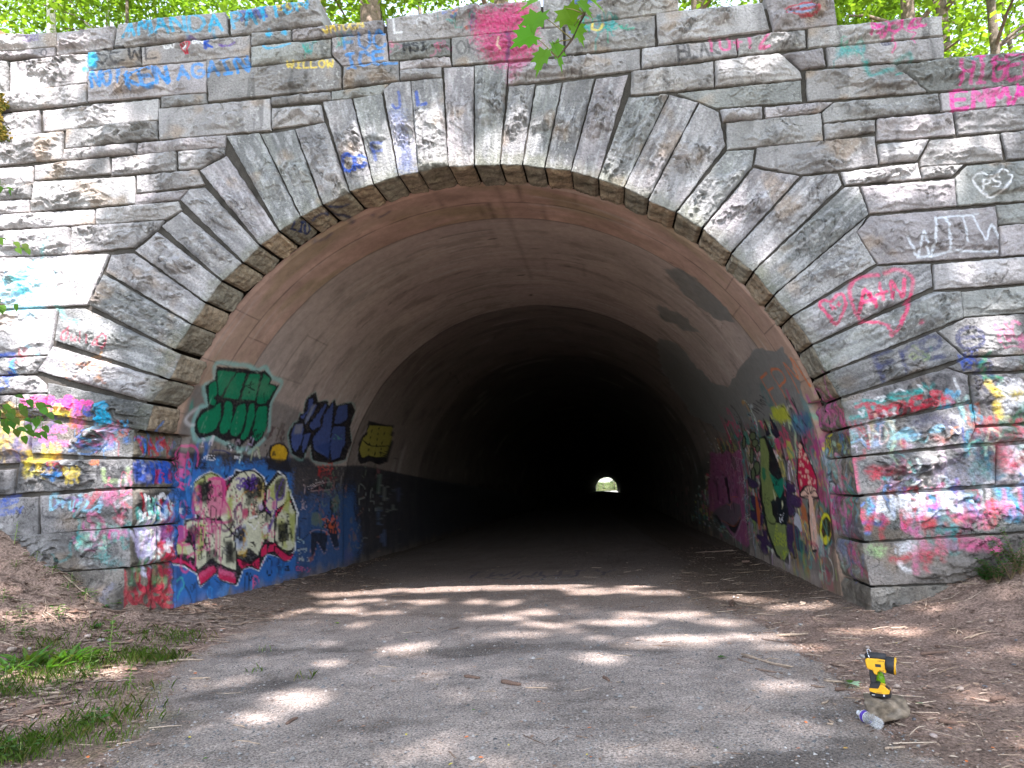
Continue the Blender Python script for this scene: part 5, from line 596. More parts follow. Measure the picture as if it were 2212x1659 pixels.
('p','R',(0.175,0.175,0.165),0,1,0.012,[(6.373,4.968),(6.091,4.848),(5.964,4.757),(5.862,4.696),(5.727,4.564),(5.834,4.545),(5.769,4.439),(5.773,4.324),(5.873,4.277),(6.006,4.192),(5.952,4.09),(6.08,3.981),(5.789,3.87),(5.893,3.751),(5.755,3.691),(5.844,3.589),(5.529,3.482),(5.371,3.434),(5.033,3.372),(4.853,3.288),(4.516,3.303),(4.176,3.356),(3.899,3.336),(3.501,3.398),(3.243,3.414),(3.007,3.414),(2.609,3.425),(2.398,3.416),(2.178,3.453),(1.961,3.461),(1.712,3.413),(1.587,3.402),(1.547,3.345),(1.318,3.282),(1.209,3.249),(1.05,3.242),(0.836,3.249),(0.813,3.212),(0.895,3.167),(0.858,3.077),(0.848,3.049),(0.824,2.98),(0.959,2.935),(0.903,2.864),(1.002,2.824),(0.895,2.778),(0.93,2.714),(1.007,2.676),(1.018,2.632),(1.047,2.566),(1.035,2.497),(0.959,2.437),(0.982,2.408),(1.05,2.356),(1.029,2.29),(1.067,2.238),(1.063,2.177),(1.073,2.132),(1.198,2.044),(1.109,1.987),(1.091,1.957),(1.139,1.895),(1.167,1.833),(1.101,1.771),(1.175,1.734),(1.327,1.689),(1.438,1.642),(1.431,1.593),(1.717,1.599),(1.843,1.621),(2.021,1.638),(2.219,1.71),(2.398,1.737),(2.595,1.764),(2.744,1.789),(2.978,1.826),(3.225,1.831),(3.454,1.859),(3.651,1.923),(3.875,1.942),(4.22,1.95),(4.541,2.029),(4.67,2.083),(5.022,2.118),(5.237,2.178),(5.537,2.219),(6.024,2.246),(6.32,2.361),(6.56,2.41),(6.855,2.452),(7.236,2.558),(7.816,2.606),(8.12,2.678),(8.507,2.781),(8.599,2.88),(9.184,2.981),(9.609,3.074),(9.797,3.181),(10.295,3.274),(10.732,3.411),(10.669,3.505),(10.494,3.559),(10.454,3.7),(10.421,3.824),(10.5,3.843),(10.387,3.971),(10.291,4.063),(10.383,4.196),(10.237,4.292),(9.826,4.38),(9.564,4.51),(9.622,4.587),(9.383,4.709),(8.884,4.744),(8.6,4.835),(8.228,4.831),(7.791,4.953),(7.669,4.945),(7.273,5.013),(6.903,4.996)]),
('t', 'R', (0.55, 0.13, 0.02), 0.035, 0.85, 'FPM', [(2.443, 2.613), (0.661, 2.641), (2.534, 3.056)]),
('t', 'R', (0.012, 0.012, 0.015), 0.02, 0.9, 'TylAn+', [(3.727, 2.604), (2.673, 2.733), (4.127, 2.77)]),
('p','R',(0.07,0.07,0.06),0,0.6,0.1,[(8.491,2.341),(6.263,2.507),(4.433,2.473),(3.53,2.445),(2.533,2.398),(1.231,2.267),(1.332,1.604),(1.124,1.006),(1.026,0.248),(1.684,0.204),(3.767,0.268),(7.654,0.06),(17.303,0.325),(15.666,1.954)]),
('x','R',[(0.3,0.24,0.26),(0.06,0.2,0.15),(0.5,0.04,0.12),(0.26,0.32,0.08),(0.02,0.02,0.02),(0.5,0.48,0.45),(0.06,0.3,0.3),(0.5,0.25,0.06)],0.07,0.8,(380,0.42,80),[(8.1,2.41),(3.79,2.47),(1.06,2.26),(1.03,0.25),(3.77,0.27),(7.65,0.06),(17.3,0.33)]),
('x','R',[(0.02,0.02,0.02),(0.02,0.02,0.02),(0.62,0.6,0.58),(0.52,0.05,0.16),(0.05,0.3,0.24),(0.5,0.42,0.1)],0.024,0.95,(330,0.34,180),[(8.1,2.41),(3.79,2.47),(1.06,2.26),(1.03,0.25),(3.77,0.27),(7.65,0.06),(17.3,0.33)]),
('x','R',[(0.18,0.17,0.16),(0.12,0.2,0.16),(0.3,0.08,0.08),(0.02,0.02,0.02),(0.3,0.28,0.26)],0.04,0.7,(120,0.4,181),[(50.3,3.57),(14.05,2.55),(7.32,2.27),(13.21,0.27),(33.99,0.08)]),
('p','R',(0.45,0.48,0.02),0,0.85,0.05,[(2.802,2.606),(2.041,2.563),(1.931,2.338),(2.596,2.355),(2.892,2.46)]),
('p','R',(0.03,0.12,0.22),0,0.8,0.06,[(1.915,2.383),(1.101,2.371),(1.123,2.172),(1.52,2.077),(2.081,2.189)]),
('x','R',[(0.012,0.012,0.015),(0.72,0.72,0.74),(0.1,0.3,0.35)],0.05,0.8,(10,0.2,81),[(1.78,2.41),(1.11,2.36),(1.25,2.12),(1.96,2.18)]),
('p','R',(0.14,0.28,0.27),0,0.6,0.06,[(1.157,2.596),(1.013,2.489),(1.01,2.329),(1.236,2.409)]),
('p','R',(0.3,0.07,0.18),0,0.85,0.03,[(10.418,2.307),(9.414,2.195),(8.997,2.214),(8.655,2.139),(8.047,2.221),(7.42,2.099),(6.585,2.143),(6.283,2.11),(6.78,0.928),(6.626,0.226),(7.173,0.134),(8.457,0.202),(10.712,0.603),(12.237,0.758),(12.137,1.421)]),
('p','R',(0.1,0.1,0.1),0,0.8,0.03,[(12.164,0.62),(10.851,0.834),(8.633,1.062),(7.457,1.001),(7.39,0.769),(8.51,0.298),(9.654,0.449),(10.56,0.401),(11.925,0.5)]),
('p','R',(0.012,0.012,0.015),0,0.95,0.01,[(9.188,1.597),(8.804,1.629),(8.645,1.043),(8.888,1.002)]),
('p','R',(0.012,0.012,0.015),0,0.95,0.01,[(12.003,0.626),(10.82,0.651),(10.149,0.442),(10.56,0.401),(11.023,0.54)]),
('p','R',(0.012,0.012,0.015),0,0.95,0.01,[(9.368,0.539),(8.619,0.487),(7.499,0.731),(8.385,0.341),(9.003,0.374)]),
('s','R',(0.55,0.12,0.02),0.018,0.8,0.008,[(9.235,0.994),(8.796,0.967),(8.417,1.066),(8.584,1.153),(7.656,1.166)]),
('s','R',(0.55,0.12,0.02),0.018,0.7,0.008,[(10.378,0.49),(10.092,0.543),(8.512,0.492),(7.577,0.762)]),
('s','R',(0.3,0.12,0.2),0.02,0.7,0.008,[(10.854,1.493),(10.926,0.708),(10.104,0.523)]),
('s','R',(0.3,0.12,0.2),0.02,0.7,0.008,[(8.437,1.03),(8.611,0.505)]),
('t', 'R', (0.4, 0.33, 0.35), 0.016, 1, 'NOVEL', [(8.158, 1.806), (6.723, 1.702), (7.451, 2.04)]),
('t', 'R', (0.42, 0.38, 0.36), 0.018, 1, 'SKA', [(7.666, 1.481), (6.802, 1.394), (7.061, 1.64)]),
('t', 'R', (0.42, 0.34, 0.36), 0.018, 1, 'KCC', [(7.324, 1.077), (6.563, 1.029), (6.839, 1.249)]),
('t', 'R', (0.42, 0.36, 0.38), 0.015, 1, '2005', [(7.337, 0.689), (6.696, 0.67), (6.924, 0.857)]),
('t', 'R', (0.4, 0.3, 0.32), 0.012, 1, 'LT', [(7.222, 0.383), (6.854, 0.265), (6.279, 0.535)]),
('x','R',[(0.08,0.02,0.05),(0.24,0.1,0.16),(0.02,0.02,0.02)],0.02,0.7,(22,0.5,82),[(11.24,2.06),(6.93,1.91),(8.28,0.53),(12.24,0.76)]),
('p','R',(0.012,0.012,0.015),0,1,0.01,[(4.283,2.244),(3.779,2.249),(3.585,2.048),(3.331,1.652),(3.346,1.035),(3.504,0.172),(4.331,0.213),(4.893,0.571),(5.241,1.263),(4.537,1.962)]),
('p','R',(0.22,0.27,0.09),0,1,0.01,[(4.244,2.227),(3.905,2.203),(3.892,1.931),(4.144,1.672),(3.988,1.576),(4.039,1.405),(3.781,1.238),(4.335,1.137),(4.57,1.296),(4.043,0.883),(4.133,0.801),(3.399,0.788),(3.427,0.361),(3.787,0.216),(4.248,0.273),(4.752,0.607),(4.967,1.125),(4.939,1.549),(4.537,1.962)]),
('p','R',(0.01,0.22,0.13),0,0.9,0.02,[(4.177,1.633),(3.599,1.493),(3.258,1.539),(3.369,1.342),(3.641,1.189),(3.958,1.34)]),
('p','R',(0.02,0.2,0.1),0,0.9,0.01,[(4.644,1.741),(4.419,1.706),(4.49,1.543),(4.66,1.476),(4.787,1.575)]),
('p','R',(0.012,0.012,0.015),0,1,0.01,[(4.299,1.085),(3.918,1.043),(4.066,0.83),(4.312,0.925)]),
('p','R',(0.01,0.015,0.02),0,1,0.01,[(3.819,1.148),(3.393,1.28),(3.146,1.161),(3.223,0.858),(3.766,0.769),(3.931,1.017)]),
('p','R',(0.62,0.6,0.38),0,0.9,0.01,[(4.065,1.353),(3.909,1.198),(4.044,1.143)]),
('p','R',(0.62,0.6,0.38),0,0.9,0.01,[(3.529,1.204),(3.468,1.105),(3.604,1.027)]),
('s','R',(0.012,0.012,0.015),0.022,1,0.008,[(4.708,1.268),(4.899,0.986),(4.67,0.789),(4.203,0.772),(3.987,0.886)]),
('s','R',(0.012,0.012,0.015),0.02,0.9,0.008,[(4.507,1.134),(4.53,1.103),(4.566,1.08),(4.608,1.07),(4.643,1.078),(4.66,1.1),(4.655,1.131),(4.633,1.162),(4.594,1.185),(4.554,1.194),(4.519,1.187),(4.502,1.165),(4.507,1.134)]),
('s','R',(0.34,0.38,0.06),0.014,0.9,0.008,[(4.63,1.159),(4.48,1.08),(4.631,1.022)]),
('t', 'R', (0.012, 0.012, 0.015), 0.016, 1, 'WSR', [(4.039, 1.405), (3.644, 1.417), (4.041, 1.523)]),
('t', 'R', (0.5, 0.58, 0.02), 0.022, 0.9, 'Benno', [(4.419, 0.411), (3.536, 0.456), (4.118, 0.73)]),
('t', 'R', (0.5, 0.58, 0.02), 0.02, 0.9, '25', [(4.049, 0.223), (3.785, 0.224), (3.767, 0.378)]),
('t', 'R', (0.72, 0.72, 0.74), 0.016, 1, 'OK', [(3.827, 0.811), (3.559, 0.824), (3.766, 0.953)]),
('p','R',(0.012,0.012,0.015),0,1,0.01,[(5.446,2.236),(5.562,2.178),(5.699,2.136),(5.826,2.119),(5.913,2.132),(5.941,2.172),(5.896,2.231),(5.791,2.293),(5.649,2.344),(5.509,2.372),(5.402,2.372),(5.354,2.344),(5.371,2.295)]),
('p','R',(0.13,0.16,0.08),0,1,0.01,[(5.545,2.242),(5.636,2.194),(5.728,2.158),(5.802,2.142),(5.841,2.152),(5.836,2.183),(5.787,2.23),(5.701,2.281),(5.6,2.323),(5.513,2.348),(5.453,2.351),(5.442,2.33),(5.475,2.291)]),
('p','R',(0.012,0.012,0.015),0,1,0.01,[(4.421,2.283),(4.509,2.25),(4.652,2.228),(4.812,2.224),(4.957,2.239),(5.053,2.27),(5.067,2.31),(5.001,2.349),(4.872,2.377),(4.71,2.388),(4.558,2.381),(4.444,2.356),(4.397,2.321)]),
('p','R',(0.13,0.16,0.08),0,1,0.01,[(4.503,2.289),(4.572,2.265),(4.675,2.249),(4.791,2.246),(4.895,2.257),(4.959,2.28),(4.969,2.309),(4.923,2.337),(4.828,2.358),(4.714,2.366),(4.603,2.361),(4.52,2.343),(4.486,2.318)]),
('p','R',(0.012,0.012,0.015),0,1,0.01,[(4.416,2.154),(4.502,2.12),(4.639,2.097),(4.799,2.091),(4.948,2.105),(5.043,2.135),(5.066,2.174),(5.006,2.213),(4.88,2.243),(4.721,2.256),(4.566,2.25),(4.451,2.227),(4.398,2.192)]),
('p','R',(0.13,0.16,0.08),0,1,0.01,[(4.501,2.159),(4.564,2.134),(4.665,2.117),(4.781,2.113),(4.885,2.123),(4.953,2.145),(4.969,2.174),(4.925,2.202),(4.836,2.224),(4.719,2.234),(4.607,2.23),(4.524,2.213),(4.487,2.188)]),
('p','R',(0.012,0.012,0.015),0,1,0.01,[(4.45,2.057),(4.514,2.027),(4.612,2.007),(4.726,2.0),(4.828,2.01),(4.895,2.033),(4.904,2.064),(4.86,2.097),(4.77,2.123),(4.659,2.136),(4.55,2.133),(4.47,2.116),(4.433,2.089)]),
('p','R',(0.13,0.16,0.08),0,1,0.01,[(4.535,2.061),(4.577,2.041),(4.641,2.027),(4.71,2.022),(4.771,2.028),(4.807,2.044),(4.81,2.065),(4.779,2.087),(4.723,2.105),(4.653,2.114),(4.589,2.113),(4.543,2.102),(4.523,2.083)]),
('p','R',(0.012,0.012,0.015),0,1,0.01,[(5.084,1.959),(5.194,1.888),(5.324,1.834),(5.449,1.81),(5.541,1.823),(5.578,1.869),(5.546,1.939),(5.445,2.015),(5.307,2.079),(5.168,2.116),(5.058,2.119),(5.007,2.088),(5.016,2.031)]),
('p','R',(0.13,0.16,0.08),0,1,0.01,[(5.181,1.963),(5.268,1.901),(5.359,1.855),(5.436,1.833),(5.482,1.843),(5.484,1.882),(5.439,1.94),(5.358,2.005),(5.257,2.06),(5.162,2.093),(5.103,2.098),(5.086,2.073),(5.115,2.025)]),
('p','R',(0.012,0.012,0.015),0,1,0.01,[(4.796,1.717),(4.892,1.653),(5.042,1.604),(5.214,1.582),(5.372,1.593),(5.48,1.636),(5.502,1.699),(5.435,1.769),(5.292,1.828),(5.112,1.862),(4.943,1.864),(4.824,1.835),(4.774,1.782)]),
('p','R',(0.13,0.16,0.08),0,1,0.01,[(4.89,1.719),(4.967,1.665),(5.08,1.624),(5.207,1.605),(5.321,1.615),(5.392,1.65),(5.401,1.703),(5.345,1.761),(5.236,1.81),(5.101,1.839),(4.98,1.842),(4.895,1.818),(4.864,1.774)]),
('p','R',(0.012,0.012,0.015),0,1,0.01,[(5.254,1.626),(5.332,1.566),(5.446,1.52),(5.576,1.498),(5.693,1.507),(5.77,1.545),(5.781,1.603),(5.723,1.667),(5.614,1.723),(5.476,1.756),(5.351,1.76),(5.263,1.735),(5.23,1.687)]),
('p','R',(0.13,0.16,0.08),0,1,0.01,[(5.354,1.628),(5.413,1.578),(5.49,1.54),(5.572,1.522),(5.639,1.529),(5.679,1.56),(5.674,1.607),(5.63,1.66),(5.552,1.705),(5.465,1.733),(5.387,1.737),(5.337,1.717),(5.326,1.678)]),
('p','R',(0.015,0.01,0.03),0,1,0.01,[(3.488,2.536),(3.405,2.379),(3.398,2.233),(3.708,2.216),(3.686,2.309)]),
('s','R',(0.45,0.18,0.08),0.02,0.9,0.008,[(3.55,2.433),(3.548,2.325)]),
('p','R',(0.015,0.01,0.03),0,1,0.01,[(3.065,2.518),(2.868,2.305),(2.853,2.166),(3.134,2.148),(3.315,2.252)]),
('s','R',(0.45,0.18,0.08),0.02,0.9,0.008,[(3.121,2.418),(3.118,2.314)]),
('s','R',(0.012,0.012,0.015),0.03,1,0.008,[(3.104,1.464),(2.663,1.414),(2.667,1.31),(2.995,1.295),(2.442,1.221),(2.394,1.132),(2.621,1.092),(2.972,1.117),(2.769,1.053),(2.855,0.957),(3.181,0.956),(3.244,1.159),(3.104,1.464)]),
('p','R',(0.045,0.022,0.075),0,1,0.01,[(3.104,1.464),(2.663,1.414),(2.667,1.31),(2.995,1.295),(2.442,1.221),(2.394,1.132),(2.621,1.092),(2.972,1.117),(2.769,1.053),(2.855,0.957),(3.181,0.956),(3.244,1.159)]),
('s','R',(0.1,0.07,0.14),0.012,0.7,0.008,[(2.663,1.414),(2.667,1.31)]),
('s','R',(0.012,0.012,0.015),0.03,1,0.008,[(3.386,0.813),(2.913,0.814),(2.632,0.738),(2.715,0.641),(2.99,0.622),(2.481,0.591),(2.327,0.461),(2.541,0.43),(3.0,0.481),(2.965,0.345),(3.297,0.325),(3.477,0.478),(3.451,0.663),(3.386,0.813)]),
('p','R',(0.045,0.022,0.075),0,1,0.01,[(3.386,0.813),(2.913,0.814),(2.632,0.738),(2.715,0.641),(2.99,0.622),(2.481,0.591),(2.327,0.461),(2.541,0.43),(3.0,0.481),(2.965,0.345),(3.297,0.325),(3.477,0.478),(3.451,0.663)]),
('s','R',(0.1,0.07,0.14),0.012,0.7,0.008,[(2.913,0.814),(2.632,0.738)]),
('s','R',(0.012,0.012,0.015),0.03,1,0.008,[(6.095,1.564),(5.734,1.529),(5.339,1.466),(5.168,1.407),(5.766,1.363),(6.049,1.409),(6.095,1.564)]),
('p','R',(0.045,0.022,0.075),0,1,0.01,[(6.095,1.564),(5.734,1.529),(5.339,1.466),(5.168,1.407),(5.766,1.363),(6.049,1.409)]),
('s','R',(0.1,0.07,0.14),0.012,0.7,0.008,[(5.734,1.529),(5.339,1.466)]),
('s','R',(0.012,0.012,0.015),0.03,1,0.008,[(5.994,1.21),(5.626,1.2),(5.223,1.148),(5.235,0.976),(5.737,0.96),(6.046,1.103),(5.994,1.21)]),
('p','R',(0.045,0.022,0.075),0,1,0.01,[(5.994,1.21),(5.626,1.2),(5.223,1.148),(5.235,0.976),(5.737,0.96),(6.046,1.103)]),
('s','R',(0.1,0.07,0.14),0.012,0.7,0.008,[(5.626,1.2),(5.223,1.148)]),
('s','R',(0.012,0.012,0.015),0.03,1,0.008,[(6.214,0.915),(5.61,0.92),(5.015,0.871),(5.161,0.695),(5.769,0.737),(6.195,0.793),(6.214,0.915)]),
('p','R',(0.045,0.022,0.075),0,1,0.01,[(6.214,0.915),(5.61,0.92),(5.015,0.871),(5.161,0.695),(5.769,0.737),(6.195,0.793)]),
('s','R',(0.1,0.07,0.14),0.012,0.7,0.008,[(5.61,0.92),(5.015,0.871)]),
('s','R',(0.012,0.012,0.015),0.03,1,0.008,[(5.269,0.604),(4.94,0.609),(4.878,0.462),(4.556,0.365),(4.629,0.332),(4.989,0.357),(4.92,0.225),(5.27,0.165),(5.558,0.268),(5.441,0.378),(5.828,0.452),(5.74,0.487),(5.186,0.496),(5.269,0.604)]),
('p','R',(0.045,0.022,0.075),0,1,0.01,[(5.269,0.604),(4.94,0.609),(4.878,0.462),(4.556,0.365),(4.629,0.332),(4.989,0.357),(4.92,0.225),(5.27,0.165),(5.558,0.268),(5.441,0.378),(5.828,0.452),(5.74,0.487),(5.186,0.496)]),
('s','R',(0.1,0.07,0.14),0.012,0.7,0.008,[(4.94,0.609),(4.878,0.462)]),
('p','R',(0.45,0.1,0.03),0,1,0.01,[(5.561,1.334),(5.42,1.174),(5.303,0.974),(5.334,0.757),(5.566,0.557),(5.588,0.818),(5.592,1.112)]),
('p','R',(0.012,0.012,0.015),0,1,0.01,[(1.854,2.057),(1.769,1.985),(1.753,1.83),(1.58,1.663),(1.463,1.503),(1.508,1.235),(1.808,1.21),(1.761,0.564),(1.851,0.514),(2.082,0.494),(2.135,0.855),(2.034,1.216),(2.437,1.232),(2.519,1.517),(2.181,1.851)]),
('p','R',(0.5,0.015,0.06),0,1,0.012,[(1.89,2.004),(1.82,1.889),(1.602,1.632),(1.508,1.483),(1.533,1.359),(1.8,1.411),(2.159,1.401),(2.402,1.323),(2.431,1.516),(2.14,1.849)]),
('p','R',(0.68,0.42,0.32),0,0.9,0.008,[(2.047,1.841),(2.057,1.834),(2.076,1.828),(2.097,1.826),(2.114,1.828),(2.128,1.833),(2.13,1.841),(2.123,1.849),(2.107,1.856),(2.088,1.859),(2.068,1.859),(2.051,1.856),(2.043,1.849)]),
('p','R',(0.68,0.42,0.32),0,0.9,0.008,[(1.89,1.932),(1.91,1.917),(1.939,1.907),(1.966,1.903),(1.992,1.906),(2.005,1.916),(2.006,1.93),(1.991,1.945),(1.966,1.958),(1.935,1.965),(1.908,1.965),(1.889,1.959),(1.882,1.946)]),
('p','R',(0.68,0.42,0.32),0,0.9,0.008,[(2.132,1.537),(2.145,1.527),(2.161,1.521),(2.185,1.517),(2.206,1.519),(2.223,1.525),(2.227,1.533),(2.22,1.543),(2.207,1.551),(2.185,1.556),(2.161,1.557),(2.144,1.553),(2.133,1.546)]),
('p','R',(0.68,0.42,0.32),0,0.9,0.008,[(2.023,1.877),(2.044,1.861),(2.066,1.849),(2.085,1.844),(2.099,1.847),(2.107,1.857),(2.101,1.872),(2.083,1.889),(2.063,1.903),(2.041,1.912),(2.023,1.913),(2.013,1.906),(2.015,1.893)]),
('p','R',(0.68,0.42,0.32),0,0.9,0.008,[(1.68,1.494),(1.691,1.487),(1.709,1.481),(1.733,1.478),(1.757,1.479),(1.774,1.484),(1.781,1.491),(1.777,1.5),(1.761,1.507),(1.74,1.511),(1.713,1.512),(1.693,1.509),(1.682,1.502)]),
('p','R',(0.68,0.42,0.32),0,0.9,0.008,[(1.854,1.79),(1.872,1.775),(1.897,1.764),(1.925,1.759),(1.945,1.762),(1.958,1.772),(1.959,1.786),(1.944,1.802),(1.921,1.815),(1.896,1.823),(1.869,1.824),(1.853,1.818),(1.846,1.805)]),
('p','R',(0.68,0.42,0.32),0,0.9,0.008,[(2.237,1.471),(2.251,1.457),(2.27,1.447),(2.298,1.442),(2.318,1.444),(2.335,1.452),(2.338,1.465),(2.33,1.479),(2.314,1.492),(2.289,1.5),(2.265,1.501),(2.245,1.496),(2.235,1.485)]),
('p','R',(0.68,0.42,0.32),0,0.9,0.008,[(2.105,1.686),(2.115,1.679),(2.133,1.674),(2.154,1.672),(2.175,1.674),(2.189,1.678),(2.194,1.685),(2.187,1.692),(2.174,1.699),(2.153,1.702),(2.132,1.702),(2.115,1.699),(2.104,1.693)]),
('p','R',(0.68,0.42,0.32),0,0.9,0.008,[(1.607,1.436),(1.617,1.427),(1.633,1.42),(1.654,1.417),(1.672,1.418),(1.686,1.423),(1.69,1.432),(1.686,1.441),(1.673,1.449),(1.654,1.455),(1.633,1.456),(1.616,1.452),(1.608,1.445)]),
('p','R',(0.68,0.42,0.32),0,0.9,0.008,[(1.829,1.452),(1.843,1.436),(1.866,1.425),(1.893,1.419),(1.92,1.421),(1.936,1.43),(1.94,1.444),(1.931,1.46),(1.911,1.474),(1.886,1.483),(1.859,1.485),(1.84,1.479),(1.83,1.467)]),
('p','R',(0.68,0.42,0.32),0,0.9,0.008,[(1.97,1.681),(1.983,1.67),(2.002,1.662),(2.027,1.659),(2.047,1.661),(2.061,1.668),(2.065,1.678),(2.057,1.689),(2.038,1.699),(2.016,1.704),(1.992,1.705),(1.975,1.7),(1.968,1.692)]),
('p','R',(0.68,0.42,0.32),0,0.9,0.008,[(1.943,1.879),(1.953,1.873),(1.974,1.869),(2.001,1.868),(2.025,1.87),(2.041,1.875),(2.049,1.881),(2.042,1.888),(2.027,1.893),(2.003,1.896),(1.976,1.896),(1.953,1.892),(1.942,1.886)]),
('p','R',(0.68,0.42,0.32),0,0.9,0.008,[(1.856,1.941),(1.873,1.93),(1.892,1.922),(1.913,1.918),(1.927,1.921),(1.935,1.928),(1.933,1.939),(1.922,1.951),(1.903,1.962),(1.881,1.968),(1.863,1.968),(1.852,1.963),(1.851,1.953)]),
('p','R',(0.68,0.42,0.32),0,0.9,0.008,[(1.99,1.703),(2.003,1.695),(2.028,1.689),(2.055,1.687),(2.084,1.689),(2.104,1.694),(2.111,1.702),(2.104,1.711),(2.085,1.718),(2.058,1.722),(2.028,1.722),(2.005,1.718),(1.991,1.711)]),
('p','R',(0.68,0.42,0.32),0,0.9,0.008,[(2.061,1.739),(2.071,1.73),(2.093,1.723),(2.117,1.721),(2.14,1.723),(2.154,1.729),(2.159,1.737),(2.151,1.747),(2.132,1.755),(2.111,1.76),(2.087,1.76),(2.067,1.756),(2.056,1.748)]),
('p','R',(0.68,0.42,0.32),0,0.9,0.008,[(1.815,1.762),(1.828,1.75),(1.848,1.742),(1.866,1.738),(1.883,1.74),(1.894,1.748),(1.892,1.759),(1.881,1.771),(1.865,1.782),(1.846,1.788),(1.828,1.789),(1.814,1.784),(1.81,1.774)]),
('p','R',(0.68,0.42,0.32),0,0.9,0.008,[(2.239,1.457),(2.249,1.448),(2.262,1.442),(2.278,1.438),(2.292,1.44),(2.3,1.445),(2.305,1.453),(2.297,1.462),(2.287,1.47),(2.272,1.475),(2.257,1.476),(2.246,1.473),(2.238,1.466)]),
('p','R',(0.68,0.42,0.32),0,0.9,0.008,[(1.852,1.532),(1.859,1.523),(1.875,1.515),(1.893,1.512),(1.908,1.514),(1.919,1.519),(1.92,1.528),(1.916,1.538),(1.903,1.547),(1.884,1.552),(1.869,1.553),(1.855,1.549),(1.847,1.542)]),
('p','R',(0.68,0.42,0.32),0,0.9,0.008,[(1.924,1.869),(1.938,1.856),(1.958,1.846),(1.973,1.841),(1.985,1.844),(1.989,1.852),(1.987,1.865),(1.973,1.879),(1.956,1.891),(1.937,1.898),(1.922,1.899),(1.914,1.894),(1.913,1.883)]),
('p','R',(0.68,0.42,0.32),0,0.9,0.008,[(1.55,1.457),(1.565,1.441),(1.585,1.428),(1.609,1.423),(1.629,1.425),(1.643,1.434),(1.646,1.449),(1.638,1.466),(1.621,1.48),(1.596,1.489),(1.572,1.491),(1.555,1.485),(1.548,1.473)]),
('p','R',(0.68,0.42,0.32),0,0.9,0.008,[(1.897,1.96),(1.917,1.946),(1.946,1.936),(1.976,1.932),(2.002,1.936),(2.018,1.945),(2.016,1.959),(2.001,1.974),(1.976,1.987),(1.945,1.993),(1.915,1.994),(1.896,1.987),(1.889,1.975)]),
('p','R',(0.68,0.42,0.32),0,0.9,0.008,[(1.711,1.727),(1.728,1.713),(1.751,1.702),(1.772,1.697),(1.792,1.7),(1.806,1.709),(1.803,1.723),(1.792,1.738),(1.772,1.751),(1.747,1.759),(1.726,1.76),(1.71,1.754),(1.706,1.742)]),
('p','R',(0.68,0.42,0.32),0,0.9,0.008,[(2.032,1.807),(2.045,1.8),(2.064,1.794),(2.085,1.793),(2.102,1.794),(2.116,1.799),(2.121,1.807),(2.114,1.815),(2.098,1.821),(2.076,1.825),(2.056,1.825),(2.038,1.821),(2.031,1.815)]),
('p','R',(0.68,0.42,0.32),0,0.9,0.008,[(1.717,1.744),(1.727,1.738),(1.742,1.734),(1.76,1.732),(1.775,1.734),(1.789,1.738),(1.791,1.743),(1.787,1.75),(1.774,1.755),(1.756,1.758),(1.741,1.758),(1.724,1.755),(1.719,1.75)]),
('p','R',(0.68,0.42,0.32),0,0.9,0.008,[(1.938,1.947),(1.951,1.937),(1.976,1.931),(2.003,1.928),(2.026,1.931),(2.04,1.938),(2.044,1.948),(2.034,1.958),(2.012,1.966),(1.987,1.971),(1.961,1.971),(1.941,1.966),(1.933,1.957)]),
('p','R',(0.68,0.42,0.32),0,0.9,0.008,[(2.052,1.81),(2.069,1.799),(2.094,1.792),(2.124,1.789),(2.153,1.791),(2.169,1.799),(2.173,1.809),(2.166,1.82),(2.144,1.83),(2.113,1.835),(2.084,1.835),(2.061,1.83),(2.05,1.821)]),
('p','R',(0.68,0.42,0.32),0,0.9,0.008,[(2.059,1.858),(2.069,1.851),(2.085,1.845),(2.1,1.843),(2.115,1.844),(2.123,1.849),(2.121,1.857),(2.114,1.865),(2.101,1.872),(2.086,1.876),(2.071,1.876),(2.06,1.873),(2.058,1.866)]),
('p','R',(0.68,0.42,0.32),0,0.9,0.008,[(2.183,1.589),(2.193,1.577),(2.21,1.568),(2.225,1.564),(2.24,1.566),(2.247,1.573),(2.246,1.584),(2.238,1.596),(2.224,1.607),(2.208,1.613),(2.193,1.614),(2.182,1.61),(2.178,1.601)]),
('p','R',(0.68,0.42,0.32),0,0.9,0.008,[(1.743,1.82),(1.757,1.808),(1.773,1.8),(1.788,1.796),(1.803,1.798),(1.808,1.805),(1.806,1.816),(1.798,1.828),(1.781,1.838),(1.763,1.845),(1.748,1.845),(1.74,1.841),(1.735,1.831)]),
('p','R',(0.68,0.42,0.32),0,0.9,0.008,[(1.979,1.529),(1.99,1.518),(2.015,1.51),(2.045,1.506),(2.072,1.507),(2.091,1.514),(2.098,1.525),(2.09,1.537),(2.071,1.547),(2.044,1.553),(2.014,1.554),(1.991,1.55),(1.978,1.541)]),
('p','R',(0.68,0.42,0.32),0,0.9,0.008,[(1.951,1.833),(1.961,1.823),(1.977,1.815),(1.996,1.812),(2.007,1.814),(2.012,1.82),(2.01,1.83),(2.003,1.841),(1.986,1.851),(1.971,1.856),(1.956,1.857),(1.948,1.853),(1.943,1.844)]),
('p','R',(0.68,0.42,0.32),0,0.9,0.008,[(1.758,1.821),(1.774,1.81),(1.799,1.802),(1.823,1.799),(1.847,1.801),(1.863,1.809),(1.864,1.819),(1.857,1.831),(1.834,1.841),(1.81,1.846),(1.783,1.847),(1.763,1.841),(1.756,1.832)]),
('p','R',(0.68,0.42,0.32),0,0.9,0.008,[(1.931,1.954),(1.944,1.946),(1.96,1.941),(1.978,1.939),(1.995,1.94),(2.003,1.946),(2.005,1.954),(1.994,1.963),(1.978,1.97),(1.96,1.973),(1.945,1.973),(1.931,1.97),(1.926,1.963)]),
